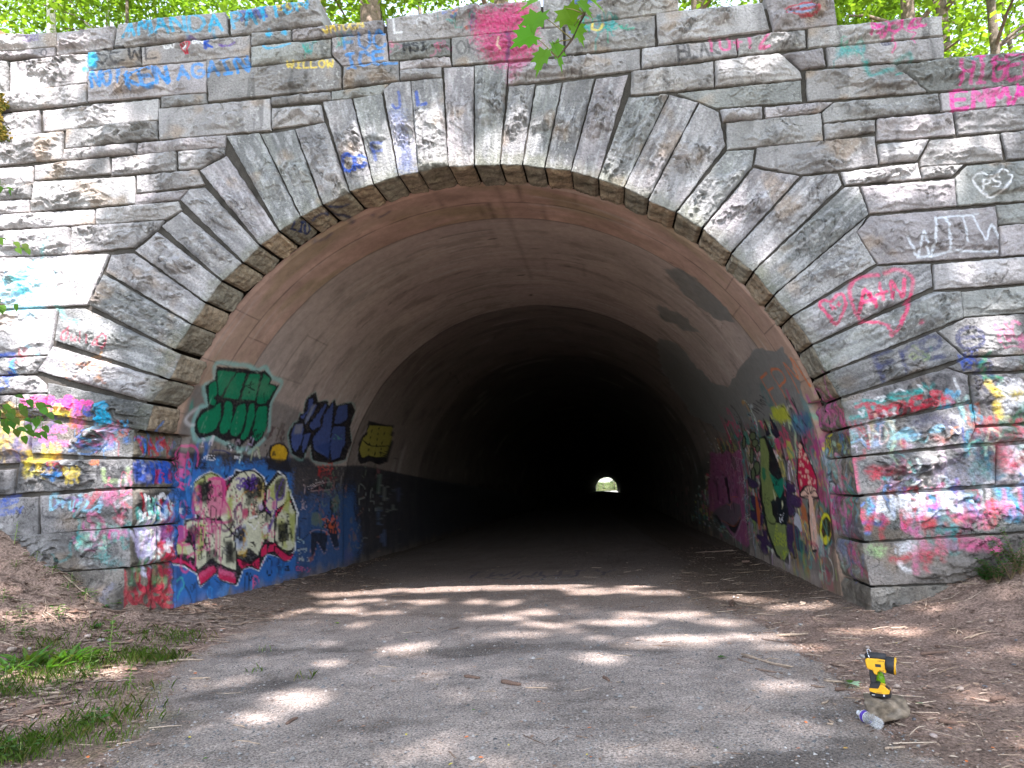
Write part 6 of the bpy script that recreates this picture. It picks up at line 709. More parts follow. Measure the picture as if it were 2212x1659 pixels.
('p','R',(0.68,0.42,0.32),0,0.9,0.008,[(1.788,1.832),(1.798,1.825),(1.811,1.821),(1.829,1.819),(1.84,1.821),(1.852,1.825),(1.854,1.831),(1.847,1.838),(1.834,1.843),(1.818,1.847),(1.804,1.847),(1.792,1.844),(1.787,1.838)]),
('p','R',(0.68,0.42,0.32),0,0.9,0.008,[(1.828,1.441),(1.838,1.431),(1.86,1.423),(1.888,1.419),(1.914,1.42),(1.934,1.427),(1.941,1.436),(1.936,1.447),(1.92,1.456),(1.892,1.462),(1.866,1.463),(1.843,1.459),(1.829,1.451)]),
('p','R',(0.68,0.42,0.32),0,0.9,0.008,[(1.772,1.456),(1.786,1.442),(1.806,1.431),(1.83,1.426),(1.854,1.428),(1.87,1.436),(1.874,1.449),(1.869,1.464),(1.849,1.476),(1.824,1.484),(1.8,1.486),(1.78,1.481),(1.77,1.47)]),
('p','R',(0.68,0.42,0.32),0,0.9,0.008,[(2.157,1.695),(2.174,1.679),(2.194,1.667),(2.212,1.661),(2.23,1.664),(2.237,1.674),(2.232,1.688),(2.22,1.705),(2.2,1.719),(2.181,1.728),(2.163,1.73),(2.152,1.723),(2.148,1.711)]),
('p','R',(0.68,0.42,0.32),0,0.9,0.008,[(1.583,1.455),(1.591,1.442),(1.608,1.432),(1.626,1.428),(1.644,1.429),(1.654,1.437),(1.655,1.449),(1.647,1.462),(1.633,1.474),(1.618,1.481),(1.6,1.482),(1.586,1.478),(1.578,1.468)]),
('p','R',(0.68,0.42,0.32),0,0.9,0.008,[(1.808,1.512),(1.821,1.501),(1.843,1.492),(1.868,1.488),(1.891,1.49),(1.908,1.497),(1.915,1.508),(1.907,1.52),(1.891,1.53),(1.866,1.537),(1.839,1.538),(1.819,1.533),(1.809,1.524)]),
('p','R',(0.68,0.42,0.32),0,0.9,0.008,[(1.815,1.594),(1.83,1.578),(1.849,1.565),(1.868,1.56),(1.882,1.562),(1.89,1.572),(1.89,1.587),(1.879,1.603),(1.862,1.618),(1.843,1.627),(1.825,1.628),(1.811,1.622),(1.81,1.61)]),
('p','R',(0.68,0.42,0.32),0,0.9,0.008,[(2.223,1.427),(2.241,1.41),(2.267,1.397),(2.297,1.39),(2.323,1.393),(2.345,1.403),(2.349,1.419),(2.34,1.436),(2.32,1.452),(2.289,1.462),(2.259,1.464),(2.236,1.457),(2.224,1.444)]),
('p','R',(0.68,0.42,0.32),0,0.9,0.008,[(2.226,1.595),(2.239,1.587),(2.261,1.582),(2.288,1.579),(2.317,1.581),(2.337,1.586),(2.345,1.593),(2.34,1.601),(2.322,1.608),(2.294,1.612),(2.268,1.612),(2.242,1.609),(2.228,1.602)]),
('p','R',(0.68,0.42,0.32),0,0.9,0.008,[(1.764,1.418),(1.768,1.41),(1.78,1.404),(1.796,1.402),(1.807,1.403),(1.815,1.407),(1.82,1.414),(1.816,1.422),(1.806,1.429),(1.794,1.434),(1.779,1.435),(1.767,1.432),(1.762,1.426)]),
('p','R',(0.68,0.42,0.32),0,0.9,0.008,[(1.875,1.606),(1.893,1.59),(1.915,1.578),(1.943,1.572),(1.966,1.575),(1.979,1.585),(1.98,1.6),(1.971,1.617),(1.948,1.631),(1.923,1.64),(1.896,1.641),(1.88,1.635),(1.873,1.622)]),
('p','R',(0.68,0.42,0.32),0,1,0.01,[(2.372,1.289),(2.043,1.39),(1.808,1.401),(1.604,1.359),(1.555,1.255),(1.802,1.231),(1.751,0.585),(2.068,0.527),(2.058,0.859),(1.974,1.228),(2.386,1.255)]),
('s','R',(0.012,0.012,0.015),0.022,1,0.008,[(2.407,1.311),(2.183,1.346),(2.005,1.293)]),
('s','R',(0.012,0.012,0.015),0.022,1,0.008,[(2.391,1.244),(2.099,1.259),(1.985,1.25)]),
('s','R',(0.012,0.012,0.015),0.022,1,0.008,[(1.851,1.294),(1.685,1.337),(1.524,1.287)]),
('s','R',(0.012,0.012,0.015),0.022,1,0.008,[(1.831,1.252),(1.539,1.245)]),
('s','R',(0.012,0.012,0.015),0.022,1,0.008,[(2.043,1.39),(1.966,1.293)]),
('s','R',(0.012,0.012,0.015),0.022,1,0.008,[(1.881,1.401),(1.906,1.304)]),
('s','R',(0.012,0.012,0.015),0.022,1,0.008,[(1.735,1.39),(1.867,1.305)]),
('s','R',(0.72,0.72,0.74),0.014,0.7,0.008,[(1.933,0.883),(1.901,0.821),(1.826,0.867)]),
('s','R',(0.72,0.72,0.74),0.014,0.7,0.008,[(1.894,1.033),(1.898,0.969),(1.838,1.035)]),
('p','R',(0.012,0.012,0.015),0,1,0.012,[(1.058,0.86),(1.128,0.755),(1.248,0.667),(1.395,0.618),(1.533,0.619),(1.634,0.673),(1.667,0.769),(1.625,0.882),(1.518,0.985),(1.374,1.052),(1.229,1.07),(1.113,1.037),(1.054,0.961)]),
('p','R',(0.6,0.56,0.03),0,1,0.012,[(1.101,0.867),(1.164,0.771),(1.271,0.691),(1.399,0.647),(1.52,0.649),(1.604,0.699),(1.631,0.786),(1.592,0.889),(1.497,0.982),(1.373,1.044),(1.246,1.06),(1.147,1.029),(1.096,0.96)]),
('p','R',(0.02,0.02,0.015),0,1,0.015,[(1.434,0.969),(1.25,1.017),(1.112,0.954),(1.119,0.847),(1.221,0.743),(1.341,0.774),(1.49,0.724),(1.558,0.82)]),
('p','R',(0.4,0.1,0.02),0,0.8,0.03,[(2.394,1.127),(2.164,1.089),(2.129,0.873),(2.432,0.924)]),
('x','R',[(0.45,0.05,0.2),(0.3,0.04,0.14),(0.1,0.2,0.15)],0.05,0.8,(26,0.2,83),[(1.19,2.11),(0.87,2.09),(1.09,1.11),(1.56,1.09)]),
('x','R',[(0.45,0.45,0.42),(0.06,0.06,0.07),(0.3,0.05,0.1),(0.1,0.25,0.2)],0.03,0.7,(26,0.35,84),[(1.74,0.62),(1.19,0.65),(1.24,0.06),(1.87,0.07)]),
('x','R',[(0.05,0.22,0.2),(0.3,0.3,0.05),(0.05,0.08,0.15),(0.3,0.12,0.05)],0.08,0.6,(26,0.25,85),[(4.32,0.24),(2.33,0.45),(2.1,0.04),(3.86,0.05)]),
('s','R',(0.4,0.03,0.08),0.05,0.7,0.03,[(2.267,0.614),(1.821,0.596),(1.967,0.395)]),
('x','R',[(0.45,0.1,0.24)],0.05,0.7,(20,0.2,86),[(0.89,2.4),(0.0,2.29),(0.0,2.03),(0.99,2.1)]),
('s','R',(0.5,0.12,0.28),0.05,0.7,0.008,[(0.315,2.176),(0.38,2.139),(0.479,2.117),(0.588,2.114),(0.677,2.134),(0.721,2.171),(0.705,2.215),(0.633,2.253),(0.526,2.274),(0.42,2.274),(0.337,2.254),(0.299,2.218),(0.315,2.176)]),
('p','R',(0.03,0.035,0.03),0,0.6,0.06,[(0.838,2.056),(0.002,1.997),(0.071,1.742),(0.942,1.782)]),
('t', 'R', (0.5, 0.45, 0.03), 0.028, 0.95, 'ANT', [(1.029, 1.796), (0.65, 1.798), (0.973, 1.992)]),
('x','R',[(0.05,0.15,0.3),(0.1,0.3,0.25),(0.3,0.25,0.05)],0.04,0.7,(14,0.16,87),[(0.39,2.01),(0.0,1.98),(0.06,1.75),(0.46,1.77)]),
('x','R',[(0.2,0.38,0.4),(0.15,0.3,0.33),(0.35,0.2,0.25),(0.3,0.3,0.3)],0.05,0.75,(26,0.25,88),[(0.99,1.62),(0.18,1.61),(0.16,1.31),(0.95,1.3)]),
('t', 'R', (0.012, 0.012, 0.015), 0.03, 1, 'M', [(1.037, 1.508), (0.87, 1.496), (0.961, 1.574)]),
('p','R',(0.35,0.37,0.38),0,0.9,0.03,[(0.741,1.38),(0.774,1.34),(0.829,1.309),(0.896,1.294),(0.96,1.298),(1.007,1.321),(1.022,1.359),(1.006,1.401),(0.956,1.438),(0.891,1.461),(0.822,1.465),(0.768,1.45),(0.74,1.419)]),
('s','R',(0.012,0.012,0.015),0.03,0.9,0.008,[(0.716,1.37),(0.752,1.328),(0.819,1.296),(0.901,1.283),(0.973,1.294),(1.018,1.326),(1.023,1.37),(0.984,1.414),(0.911,1.446),(0.829,1.457),(0.757,1.444),(0.718,1.413),(0.716,1.37)]),
('p','R',(0.28,0.05,0.14),0,0.6,0.06,[(1.138,1.237),(0.673,1.245),(0.696,0.854),(0.991,0.854)]),
('x','R',[(0.4,0.08,0.2),(0.1,0.25,0.18),(0.45,0.05,0.2)],0.05,0.75,(26,0.22,89),[(1.14,1.24),(0.18,1.25),(0.15,1.04),(0.93,0.86)]),
('p','R',(0.05,0.05,0.09),0,0.6,0.06,[(0.586,1.007),(0.071,1.047),(0.023,0.827),(0.543,0.809)]),
('x','R',[(0.2,0.3,0.25),(0.05,0.12,0.3),(0.3,0.3,0.3),(0.3,0.05,0.1)],0.05,0.45,(22,0.3,90),[(1.02,0.68),(0.18,0.73),(0.16,0.43),(0.98,0.38)]),
('s','R',(0.03,0.01,0.03),0.03,0.85,0.008,[(10.195,2.211),(11.014,1.565),(11.243,0.893)]),
('s','R',(0.03,0.01,0.03),0.03,0.85,0.008,[(9.716,2.108),(10.402,1.417),(10.583,0.709)]),
('s','R',(0.03,0.01,0.03),0.03,0.85,0.008,[(8.917,2.094),(9.566,1.358),(9.748,0.605)]),
('s','R',(0.03,0.01,0.03),0.03,0.85,0.008,[(8.039,2.166),(8.464,1.704),(8.598,1.232)]),
('s','R',(0.03,0.01,0.03),0.03,0.85,0.008,[(7.716,2.042),(8.21,1.333),(8.342,0.614)]),
('s','R',(0.03,0.01,0.03),0.03,0.85,0.008,[(7.293,1.92),(7.469,1.497),(7.467,1.074)]),
('s','R',(0.03,0.01,0.03),0.03,0.85,0.008,[(6.622,2.061),(6.669,1.815),(6.67,1.571)]),
('s','R',(0.5,0.25,0.38),0.02,0.8,0.008,[(9.927,2.137),(10.361,1.417),(10.19,0.822)]),
('s','R',(0.5,0.25,0.38),0.02,0.8,0.008,[(8.427,2.072),(8.652,1.414),(8.738,0.867)]),
('s','R',(0.45,0.42,0.42),0.02,0.8,0.008,[(12.192,0.575),(10.91,0.26),(9.717,0.331),(8.593,0.239),(7.424,0.701)])]
STICKS=[((0.13,-2.102),(0.268,-2.152),0.016),((0.456,-2.314),(0.622,-2.397),0.02),((-0.38,0.029),(-0.28,0.134),0.007),((-0.638,0.093),(-0.507,-0.017),0.006),((-1.745,2.696),(-1.545,2.78),0.012),((-2.521,3.481),(-2.314,3.28),0.01),((-0.568,-2.414),(-0.567,-2.308),0.005),((0.289,-3.736),(0.36,-3.847),0.006),((1.038,-3.477),(1.111,-3.507),0.006),((1.327,-3.7),(1.413,-3.653),0.004),((0.921,2.136),(1.01,2.088),0.008),((1.484,-3.121),(1.564,-3.103),0.004),((1.265,-2.186),(1.31,-2.291),0.014),((-0.259,-1.95),(-0.201,-1.965),0.008),((2.466,-1.596),(2.797,-1.979),0.012),((2.421,-1.704),(2.51,-1.874),0.006),((2.491,-2.027),(2.662,-2.163),0.011),((2.835,-0.933),(2.982,-1.111),0.009),((2.642,-1.861),(2.77,-2.027),0.007),((2.472,-1.653),(2.691,-1.865),0.008),((2.997,-0.831),(3.306,-0.799),0.012),((2.758,-2.534),(2.845,-2.573),0.009),((2.893,-2.401),(3.02,-2.462),0.01),((2.88,-2.676),(2.945,-2.692),0.018),((3.906,-1.732),(4.143,-1.702),0.016),((3.888,-2.084),(4.129,-2.032),0.006),((3.675,-1.736),(3.657,-1.892),0.008),((3.978,-1.904),(4.009,-2.01),0.007),((4.08,-0.8),(4.24,-0.772),0.012),((3.239,-3.37),(3.321,-3.424),0.016),((3.197,-3.091),(3.22,-3.156),0.012),((3.644,0.1),(3.974,0.43),0.006),((4.13,-0.013),(4.263,-0.031),0.008),((2.815,-0.596),(3.013,-0.638),0.006),((3.051,1.304),(2.943,0.902),0.02),((2.838,0.675),(2.945,0.624),0.016),((2.744,-3.78),(2.857,-3.772),0.008),((3.185,-3.338),(3.261,-3.298),0.005),((1.858,-3.817),(1.965,-3.84),0.004),((2.684,-2.992),(2.749,-2.909),0.01),((2.584,-3.351),(2.616,-3.367),0.008),((4.087,-2.279),(4.189,-2.319),0.008),((3.75,-2.993),(3.847,-2.997),0.018),((2.611,-2.321),(2.526,-2.103),0.004),((2.931,2.008),(3.585,1.906),0.006),((3.48,1.212),(3.733,1.085),0.009),((3.701,7.694),(4.464,7.479),0.012),((4.14,5.409),(4.272,5.365),0.03),((4.024,1.272),(4.24,0.862),0.007),((4.519,-1.215),(4.576,-0.951),0.006),((4.138,-1.508),(4.16,-1.542),0.016),((4.469,-1.333),(4.612,-1.295),0.006),((-3.002,0.37),(-2.788,0.64),0.012),((-2.902,-0.472),(-2.657,-0.567),0.012),((-4.588,-0.427),(-4.069,-0.071),0.01),((-2.883,-1.327),(-2.544,-1.278),0.012),((-3.754,-0.075),(-3.404,-0.084),0.008),((-5.357,-0.399),(-5.045,-0.393),0.008),((-4.99,-0.076),(-4.408,-0.15),0.01),((-4.613,-0.657),(-4.322,-0.695),0.007),((-1.67,-3.558),(-1.593,-3.546),0.009),((-0.924,-3.197),(-0.891,-3.074),0.014),((-1.284,-3.201),(-1.173,-3.27),0.006),((-3.316,-2.434),(-3.163,-2.358),0.012),((-2.615,-3.018),(-2.472,-3.041),0.01),((-3.462,-0.88),(-3.2,-0.857),0.009),((-3.05,-2.92),(-2.968,-2.828),0.022),((-2.293,-1.975),(-2.117,-1.957),0.01),((-2.5,-3.299),(-2.515,-3.205),0.012),((-1.114,-3.522),(-0.936,-3.549),0.005),((-4.015,-1.005),(-4.059,-0.828),0.008),((-4.851,-0.506),(-4.47,-0.833),0.005),((-4.448,-0.068),(-4.079,-0.056),0.006)]
ROCKS=[((-4.366,-1.492),0.1),((-4.294,-1.353),0.05),((-3.443,-1.835),0.08),((-3.892,-0.863),0.07),((-4.035,-0.861),0.08),((-0.841,-2.26),0.022),((-2.183,-2.241),0.03),((-3.029,-0.001),0.05),((-2.429,-1.722),0.035),((-1.674,-0.699),0.02),((3.356,-0.405),0.05),((3.086,-3.616),0.05),((3.606,-1.435),0.05),((3.433,-1.766),0.06),((4.741,-1.625),0.03),((4.876,-1.042),0.05),((3.716,-2.701),0.05),((3.112,-3.334),0.03),((4.398,-2.151),0.03),((-0.838,-2.274),0.022),((0.602,2.277),0.03),((3.33,-2.612),0.06),((3.888,-2.685),0.03)]
FALLEN=[((3.054,-2.548),0.11,(0.25,0.38,0.28),'maple'),((3.047,-2.464),0.09,(0.05,0.12,0.02),'maple'),((3.283,-3.063),0.05,(0.25,0.38,0.28),'leaf'),((3.236,-3.51),0.035,(0.55,0.16,0.05),'leaf'),((2.462,-3.33),0.03,(0.55,0.16,0.05),'leaf'),((2.287,-3.767),0.025,(0.55,0.16,0.05),'leaf'),((2.531,-3.783),0.03,(0.4,0.25,0.08),'leaf'),((3.521,-3.646),0.02,(0.07,0.16,0.03),'leaf'),((2.297,-1.664),0.08,(0.05,0.11,0.03),'maple'),((3.314,-3.779),0.02,(0.55,0.16,0.05),'leaf'),((3.066,-3.993),0.03,(0.55,0.16,0.05),'leaf'),((2.548,-3.244),0.03,(0.22,0.1,0.05),'leaf'),((3.913,-1.303),0.02,(0.6,0.5,0.06),'leaf'),((1.84,-3.757),0.02,(0.07,0.16,0.03),'leaf'),((1.603,-1.506),0.04,(0.25,0.38,0.28),'leaf'),((-0.718,-0.606),0.04,(0.05,0.12,0.04),'leaf'),((-1.816,0.479),0.06,(0.25,0.4,0.05),'leaf'),((-0.049,-2.334),0.02,(0.6,0.5,0.06),'leaf'),((-0.633,-2.078),0.018,(0.6,0.5,0.06),'leaf'),((0.783,-2.826),0.03,(0.55,0.16,0.05),'leaf'),((0.329,-2.988),0.025,(0.07,0.16,0.03),'leaf'),((-0.032,-3.442),0.03,(0.6,0.5,0.06),'leaf'),((-0.213,-3.223),0.03,(0.22,0.1,0.05),'leaf'),((1.13,-3.328),0.03,(0.55,0.16,0.05),'leaf'),((0.638,-3.661),0.02,(0.6,0.5,0.06),'leaf'),((0.346,-3.954),0.03,(0.6,0.5,0.06),'leaf'),((1.103,-3.838),0.02,(0.6,0.5,0.06),'leaf'),((0.367,-3.502),0.03,(0.55,0.16,0.05),'leaf'),((0.757,0.264),0.03,(0.55,0.16,0.05),'leaf'),((0.76,-2.584),0.02,(0.07,0.16,0.03),'leaf'),((0.495,-3.868),0.03,(0.55,0.16,0.05),'leaf'),((1.12,-3.884),0.02,(0.55,0.16,0.05),'leaf'),((0.031,2.629),0.025,(0.22,0.1,0.05),'leaf'),((-3.039,0.019),0.07,(0.4,0.22,0.15),'leaf'),((-2.429,-1.722),0.05,(0.3,0.2,0.14),'leaf'),((-2.314,-1.847),0.05,(0.55,0.16,0.05),'leaf'),((-1.918,-3.605),0.04,(0.03,0.08,0.03),'leaf'),((-1.444,-3.475),0.025,(0.6,0.5,0.06),'leaf'),((-1.685,-3.841),0.02,(0.6,0.5,0.06),'leaf'),((-1.151,-3.82),0.025,(0.07,0.16,0.03),'leaf'),((-1.614,-1.369),0.02,(0.6,0.5,0.06),'leaf'),((-1.821,0.498),0.06,(0.25,0.4,0.05),'leaf'),((-1.931,-3.761),0.04,(0.55,0.16,0.05),'leaf'),((-2.392,-3.812),0.03,(0.6,0.5,0.06),'leaf'),((-4.182,-0.562),0.16,(0.05,0.13,0.03),'maple'),((-2.768,-1.179),0.03,(0.6,0.5,0.06),'leaf')]
WEEDS=[((-3.602,-1.152),0.34,9,0.1,'tall'),((-3.383,-1.49),0.18,10,0.07,'tall'),((-4.568,-0.202),0.1,9,0.08,'rosette'),((-5.045,-0.133),0.08,9,0.05,'rosette'),((-5.418,-0.244),0.08,8,0.05,'rosette'),((-5.308,-0.067),0.1,8,0.06,'rosette'),((-5.616,-0.051),0.25,9,0.05,'tall'),((-4.791,-0.196),0.1,10,0.06,'rosette'),((-4.864,-0.054),0.1,8,0.05,'rosette'),((-4.531,-1.144),0.16,12,0.07,'rosette'),((-4.51,-0.692),0.14,12,0.06,'rosette'),((-4.772,-0.905),0.12,10,0.05,'rosette'),((-2.616,-2.336),0.22,14,0.06,'tall'),((-2.361,-3.112),0.1,10,0.07,'rosette'),((-2.388,-3.75),0.1,7,0.08,'rosette'),((-2.516,-3.721),0.08,7,0.08,'rosette'),((-3.299,-1.888),0.12,10,0.06,'rosette'),((-3.262,-0.488),0.07,9,0.05,'rosette'),((-3.3,-2.217),0.1,9,0.05,'rosette'),((-4.012,-1.7),0.22,12,0.09,'grassy'),((-3.809,-1.517),0.22,14,0.09,'grassy'),((-3.79,-1.762),0.2,12,0.09,'grassy'),((-4.311,-0.12),0.1,8,0.08,'rosette'),((-5.129,-0.734),0.14,8,0.06,'rosette'),((-4.707,-1.182),0.2,12,0.06,'rosette'),((-3.703,-1.446),0.2,14,0.08,'grassy'),((-3.483,-1.614),0.16,10,0.08,'tall'),((-4.005,-1.928),0.2,12,0.08,'grassy'),((-3.673,-2.38),0.2,12,0.08,'rosette')]
SHRUBS=[((5.499,-0.349),0.34),((5.413,-0.28),0.22),((5.6,-0.346),0.42),((5.356,-0.202),0.14)]
PATH_R=[(3.038,-4.053),(2.892,-3.93),(2.853,-3.459),(2.947,-2.753),(3.024,-2.135),(3.029,-1.044),(3.013,-0.125),(2.551,1.172),(2.453,3.047)]
PATH_L=[(-1.766,-3.908),(-1.832,-3.458),(-2.206,-2.654),(-2.683,-1.526),(-2.821,-0.49),(-2.604,0.852),(-2.324,2.613),(-2.083,4.501)]
GAPS=[(-0.62,-0.96,0.26,-0.03,0.06,-0.26,1.0),(-1.1,-2.57,0.28,-0.02,0.08,-0.19,1.0),(-1.28,-2.97,0.21,-0.01,0.09,-0.18,0.6),(-1.23,-1.42,0.15,-0.01,0.05,-0.14,1.0),(-0.29,3.38,1.41,-0.33,0.05,-0.42,1.0),(-1.51,3.45,0.79,-0.18,0.1,-0.43,1.0),(1.38,2.6,0.53,-0.12,-0.01,-0.32,1.0),(-2.48,3.12,0.61,-0.05,0.13,-0.41,0.8),(-0.65,1.97,0.8,-0.15,0.05,-0.28,0.6),(2.09,2.26,0.44,-0.1,-0.02,-0.21,1.0),(3.21,1.53,0.41,-0.21,-0.05,-0.22,1.0),(3.66,0.71,0.31,-0.19,-0.05,-0.17,1.0),(-2.18,2.16,0.55,-0.02,0.08,-0.25,0.8),(-2.34,1.45,0.58,-0.01,0.08,-0.22,0.8),(-1.5,1.19,0.38,-0.06,0.06,-0.21,0.7),(-2.55,1.02,0.37,0.0,0.07,-0.17,0.6),(0.47,0.86,0.32,-0.05,0.01,-0.19,1.0),(0.15,0.6,0.34,-0.05,0.02,-0.18,1.0),(0.73,0.03,0.26,-0.04,0.01,-0.16,1.0),(0.4,-0.43,0.2,-0.03,0.01,-0.12,1.0),(1.03,-0.27,0.2,-0.03,0.0,-0.12,1.0),(1.27,-0.68,0.14,-0.02,-0.0,-0.11,1.0),(1.5,0.15,0.46,-0.07,-0.01,-0.19,1.0),(2.16,0.43,0.46,-0.07,-0.03,-0.23,1.0),(2.63,-0.07,0.28,-0.04,-0.03,-0.15,1.0),(2.21,-0.84,0.52,-0.06,-0.02,-0.14,1.0),(1.82,-1.1,0.34,-0.04,-0.01,-0.11,1.0),(2.83,-0.81,0.3,-0.04,-0.04,-0.14,1.0),(2.96,-1.29,0.35,-0.04,-0.03,-0.11,1.0),(1.32,-1.59,0.16,-0.02,-0.0,-0.12,1.0),(1.87,-1.96,0.15,-0.01,-0.01,-0.07,0.8),(4.2,-0.87,0.2,-0.12,-0.07,-0.15,1.0),(4.52,-1.23,0.15,-0.08,-0.04,-0.06,0.7),(3.59,-0.66,0.31,-0.11,-0.04,-0.09,0.7),(3.74,-1.8,0.27,-0.06,-0.03,-0.06,0.8),(4.63,-0.25,0.13,-0.11,-0.05,-0.11,0.8),(3.08,-2.53,0.1,-0.01,-0.02,-0.05,0.7),(3.75,-2.88,0.22,-0.03,-0.06,-0.11,0.8),(3.28,-3.35,0.13,-0.01,-0.06,-0.11,0.7),(2.53,-2.49,0.23,-0.02,-0.03,-0.09,0.7),(2.27,-2.97,0.15,-0.01,-0.02,-0.08,0.7),(2.27,-3.21,0.17,-0.01,-0.01,-0.05,0.6),(1.9,-3.61,0.16,-0.01,-0.02,-0.1,0.5),(0.67,-3.95,0.15,-0.0,0.01,-0.09,0.9),(-0.1,-3.83,0.19,-0.01,0.02,-0.06,0.5),(-3.37,-1.59,0.37,0.07,0.19,-0.27,0.9),(-4.74,-0.45,0.38,0.4,0.11,-0.13,0.8),(-3.82,-1.94,0.24,0.03,0.14,-0.17,0.8),(-2.92,-1.52,0.19,-0.01,0.08,-0.13,0.7),(-4.33,-0.4,0.19,0.21,0.05,-0.07,0.6),(-2.15,-2.15,0.12,-0.01,0.05,-0.08,0.5),(-1.12,-1.92,0.13,-0.01,0.03,-0.09,0.4),(-2.51,-0.15,0.32,0.01,0.06,-0.14,0.5),(2.41,-3.4,0.16,-0.01,-0.02,-0.06,0.4),(-2.25,-3.36,0.2,-0.01,0.05,-0.07,0.4),(-8.14,4.23,2.01,-0.11,0.44,-1.1,1.0),(-6.53,3.07,0.96,-0.04,0.38,-1.03,1.0),(-5.86,2.41,0.75,-0.03,0.2,-0.58,0.9),(-6.08,3.78,0.97,-0.05,0.21,-0.62,0.8),(-6.04,1.74,0.55,-0.02,0.12,-0.34,1.0),(-5.23,1.31,0.9,-0.03,0.09,-0.25,0.8),(-6.97,4.8,0.81,-0.05,0.1,-0.27,0.9),(-4.35,1.36,0.53,-0.02,0.04,-0.11,0.7),(-4.69,1.11,0.71,-0.02,0.03,-0.09,0.6),(5.62,1.42,0.39,-0.01,0.01,-0.26,0.85),(5.25,1.2,0.68,-0.02,0.01,-0.24,0.68),(4.47,1.11,0.49,-0.01,0.01,-0.15,0.55),(4.2,0.8,0.27,-0.01,0.01,-0.11,0.5),(5.27,0.74,0.53,-0.01,0.01,-0.13,0.62),(4.42,0.48,0.29,-0.01,0.0,-0.06,0.7),(4.73,0.82,0.58,-0.02,0.01,-0.13,0.9),(4.38,3.14,0.57,-0.03,0.01,-0.18,0.75),(4.98,3.41,0.57,-0.03,0.01,-0.22,0.8),(3.95,3.24,0.47,-0.03,0.01,-0.19,0.7),(5.24,2.38,0.45,-0.02,0.0,-0.09,0.5),(4.11,2.58,0.31,-0.01,0.01,-0.14,0.4),(2.34,4.18,0.39,-0.02,0.02,-0.14,0.4),(2.88,4.34,0.28,-0.02,0.01,-0.1,0.4),(1.95,2.97,0.27,-0.01,0.04,-0.3,0.9),(1.41,3.3,0.17,-0.01,0.03,-0.23,0.5),(2.25,3.18,0.22,-0.01,0.04,-0.3,0.5),(2.78,2.79,0.21,-0.01,0.03,-0.26,0.45),(3.93,2.27,0.31,-0.01,0.01,-0.11,0.5),(5.31,1.97,0.44,-0.02,0.01,-0.17,0.7),(4.42,1.73,0.4,-0.01,0.0,-0.07,0.5),(-2.25,3.77,0.24,-0.01,0.05,-0.2,0.35),(-4.35,3.89,0.38,-0.02,0.05,-0.17,0.35),(-5.0,3.56,0.25,-0.01,0.05,-0.16,0.5),(-3.12,3.86,0.37,-0.02,0.02,-0.08,0.3),(4.59,0.13,0.24,-0.0,0.0,-0.06,0.7),(1.82,3.93,0.28,-0.02,0.02,-0.16,0.3),(-2.98,2.68,0.3,-0.01,0.05,-0.19,0.2)]
TREES=[(-9.99,5.5,0.13,1),(-11.31,9,0.08,1),(-18.36,14,0.12,1),(-11.78,12,0.08,0),(-2.72,2.6,0.17,0),(-2.21,3.2,0.24,0),(-2.55,6,0.09,0),(-0.01,5,0.2,0),(3.88,4,0.2,0),(6.37,8,0.1,0),(7.68,9,0.12,0),(8.6,6,0.17,0),(9.88,7,0.2,0),(9.21,4.5,0.1,0),(10.6,14,0.1,0),(10.81,12,0.08,0),(14.93,12,0.09,0),(-7.85,11,0.09,0),(-12.5,16,0.08,0),(2.7,10,0.1,0),(15.21,15,0.08,0),(-2.59,12,0.1,0),(-17.31,16,0.1,1),(-8.43,6,0.05,0)]
SPOTS={'rock': (2.927,-3.303),'bottle_a': (2.815,-3.234),'bottle_b': (2.85,-3.467),'maple': (1.151,-6.038,2.943),'twigA': (-2.873,-3.582,3.373),'twigB': (-2.911,-3.524,2.979),'twigC': (-2.841,-3.39,2.151)}
GRASS=[((-3.308,-1.194),0.29700000000000004,558),((-3.002,-1.264),0.21600000000000003,279),((-3.81,-1.619),0.29700000000000004,310),((-3.711,-2.169),0.3375,279),((-2.325,-2.977),0.29700000000000004,310),((-2.534,-3.561),0.27,434),((-2.451,-3.749),0.162,186),((-3.461,-1.911),0.27,155),((-2.709,-2.419),0.3375,155),((-3.776,-1.856),0.27,155),((-3.233,-0.476),0.243,217),((-3.626,-0.573),0.3375,155),((-3.551,-1.522),0.27,217),((-3.594,-2.456),0.27,217),((-2.42,-3.176),0.2025,155),((-1.812,-1.788),0.0675,14),((-1.251,-2.003),0.081,18),((-2.111,-0.938),0.0675,10),((-2.427,-3.422),0.2025,155),((-2.009,-3.435),0.162,60),((-4.198,-1.17),0.2025,124),((-4.112,-0.608),0.27,74)]

WX=[-60,-14,-11,-8,-5.86,-4.93,-4.23,-3.84,-3.0,-1.5,3.3,4.25,4.81,5.36,5.88,8,11,14,60]
WZ=[9,8,6,2.7,1.33,.75,.36,.2,.05,0,0,.07,.19,.41,.68,1.9,5,7,8]
def bank(x,y):
    b=np.interp(x,WX,WZ)
    far=np.clip((np.abs(x)-7)/4,0,1)
    fl=np.exp(np.minimum(y,0)/(1.7+2.0*far+6*far*far))
    inside=(y>0.3)&(np.abs(x-SK*y)<4.6)
    b=np.where(inside,np.minimum(b,.22)*np.exp(-np.maximum(y,0)/6),b*fl)
    return b

rng = np.random.default_rng(7); rnd = random.Random(7)
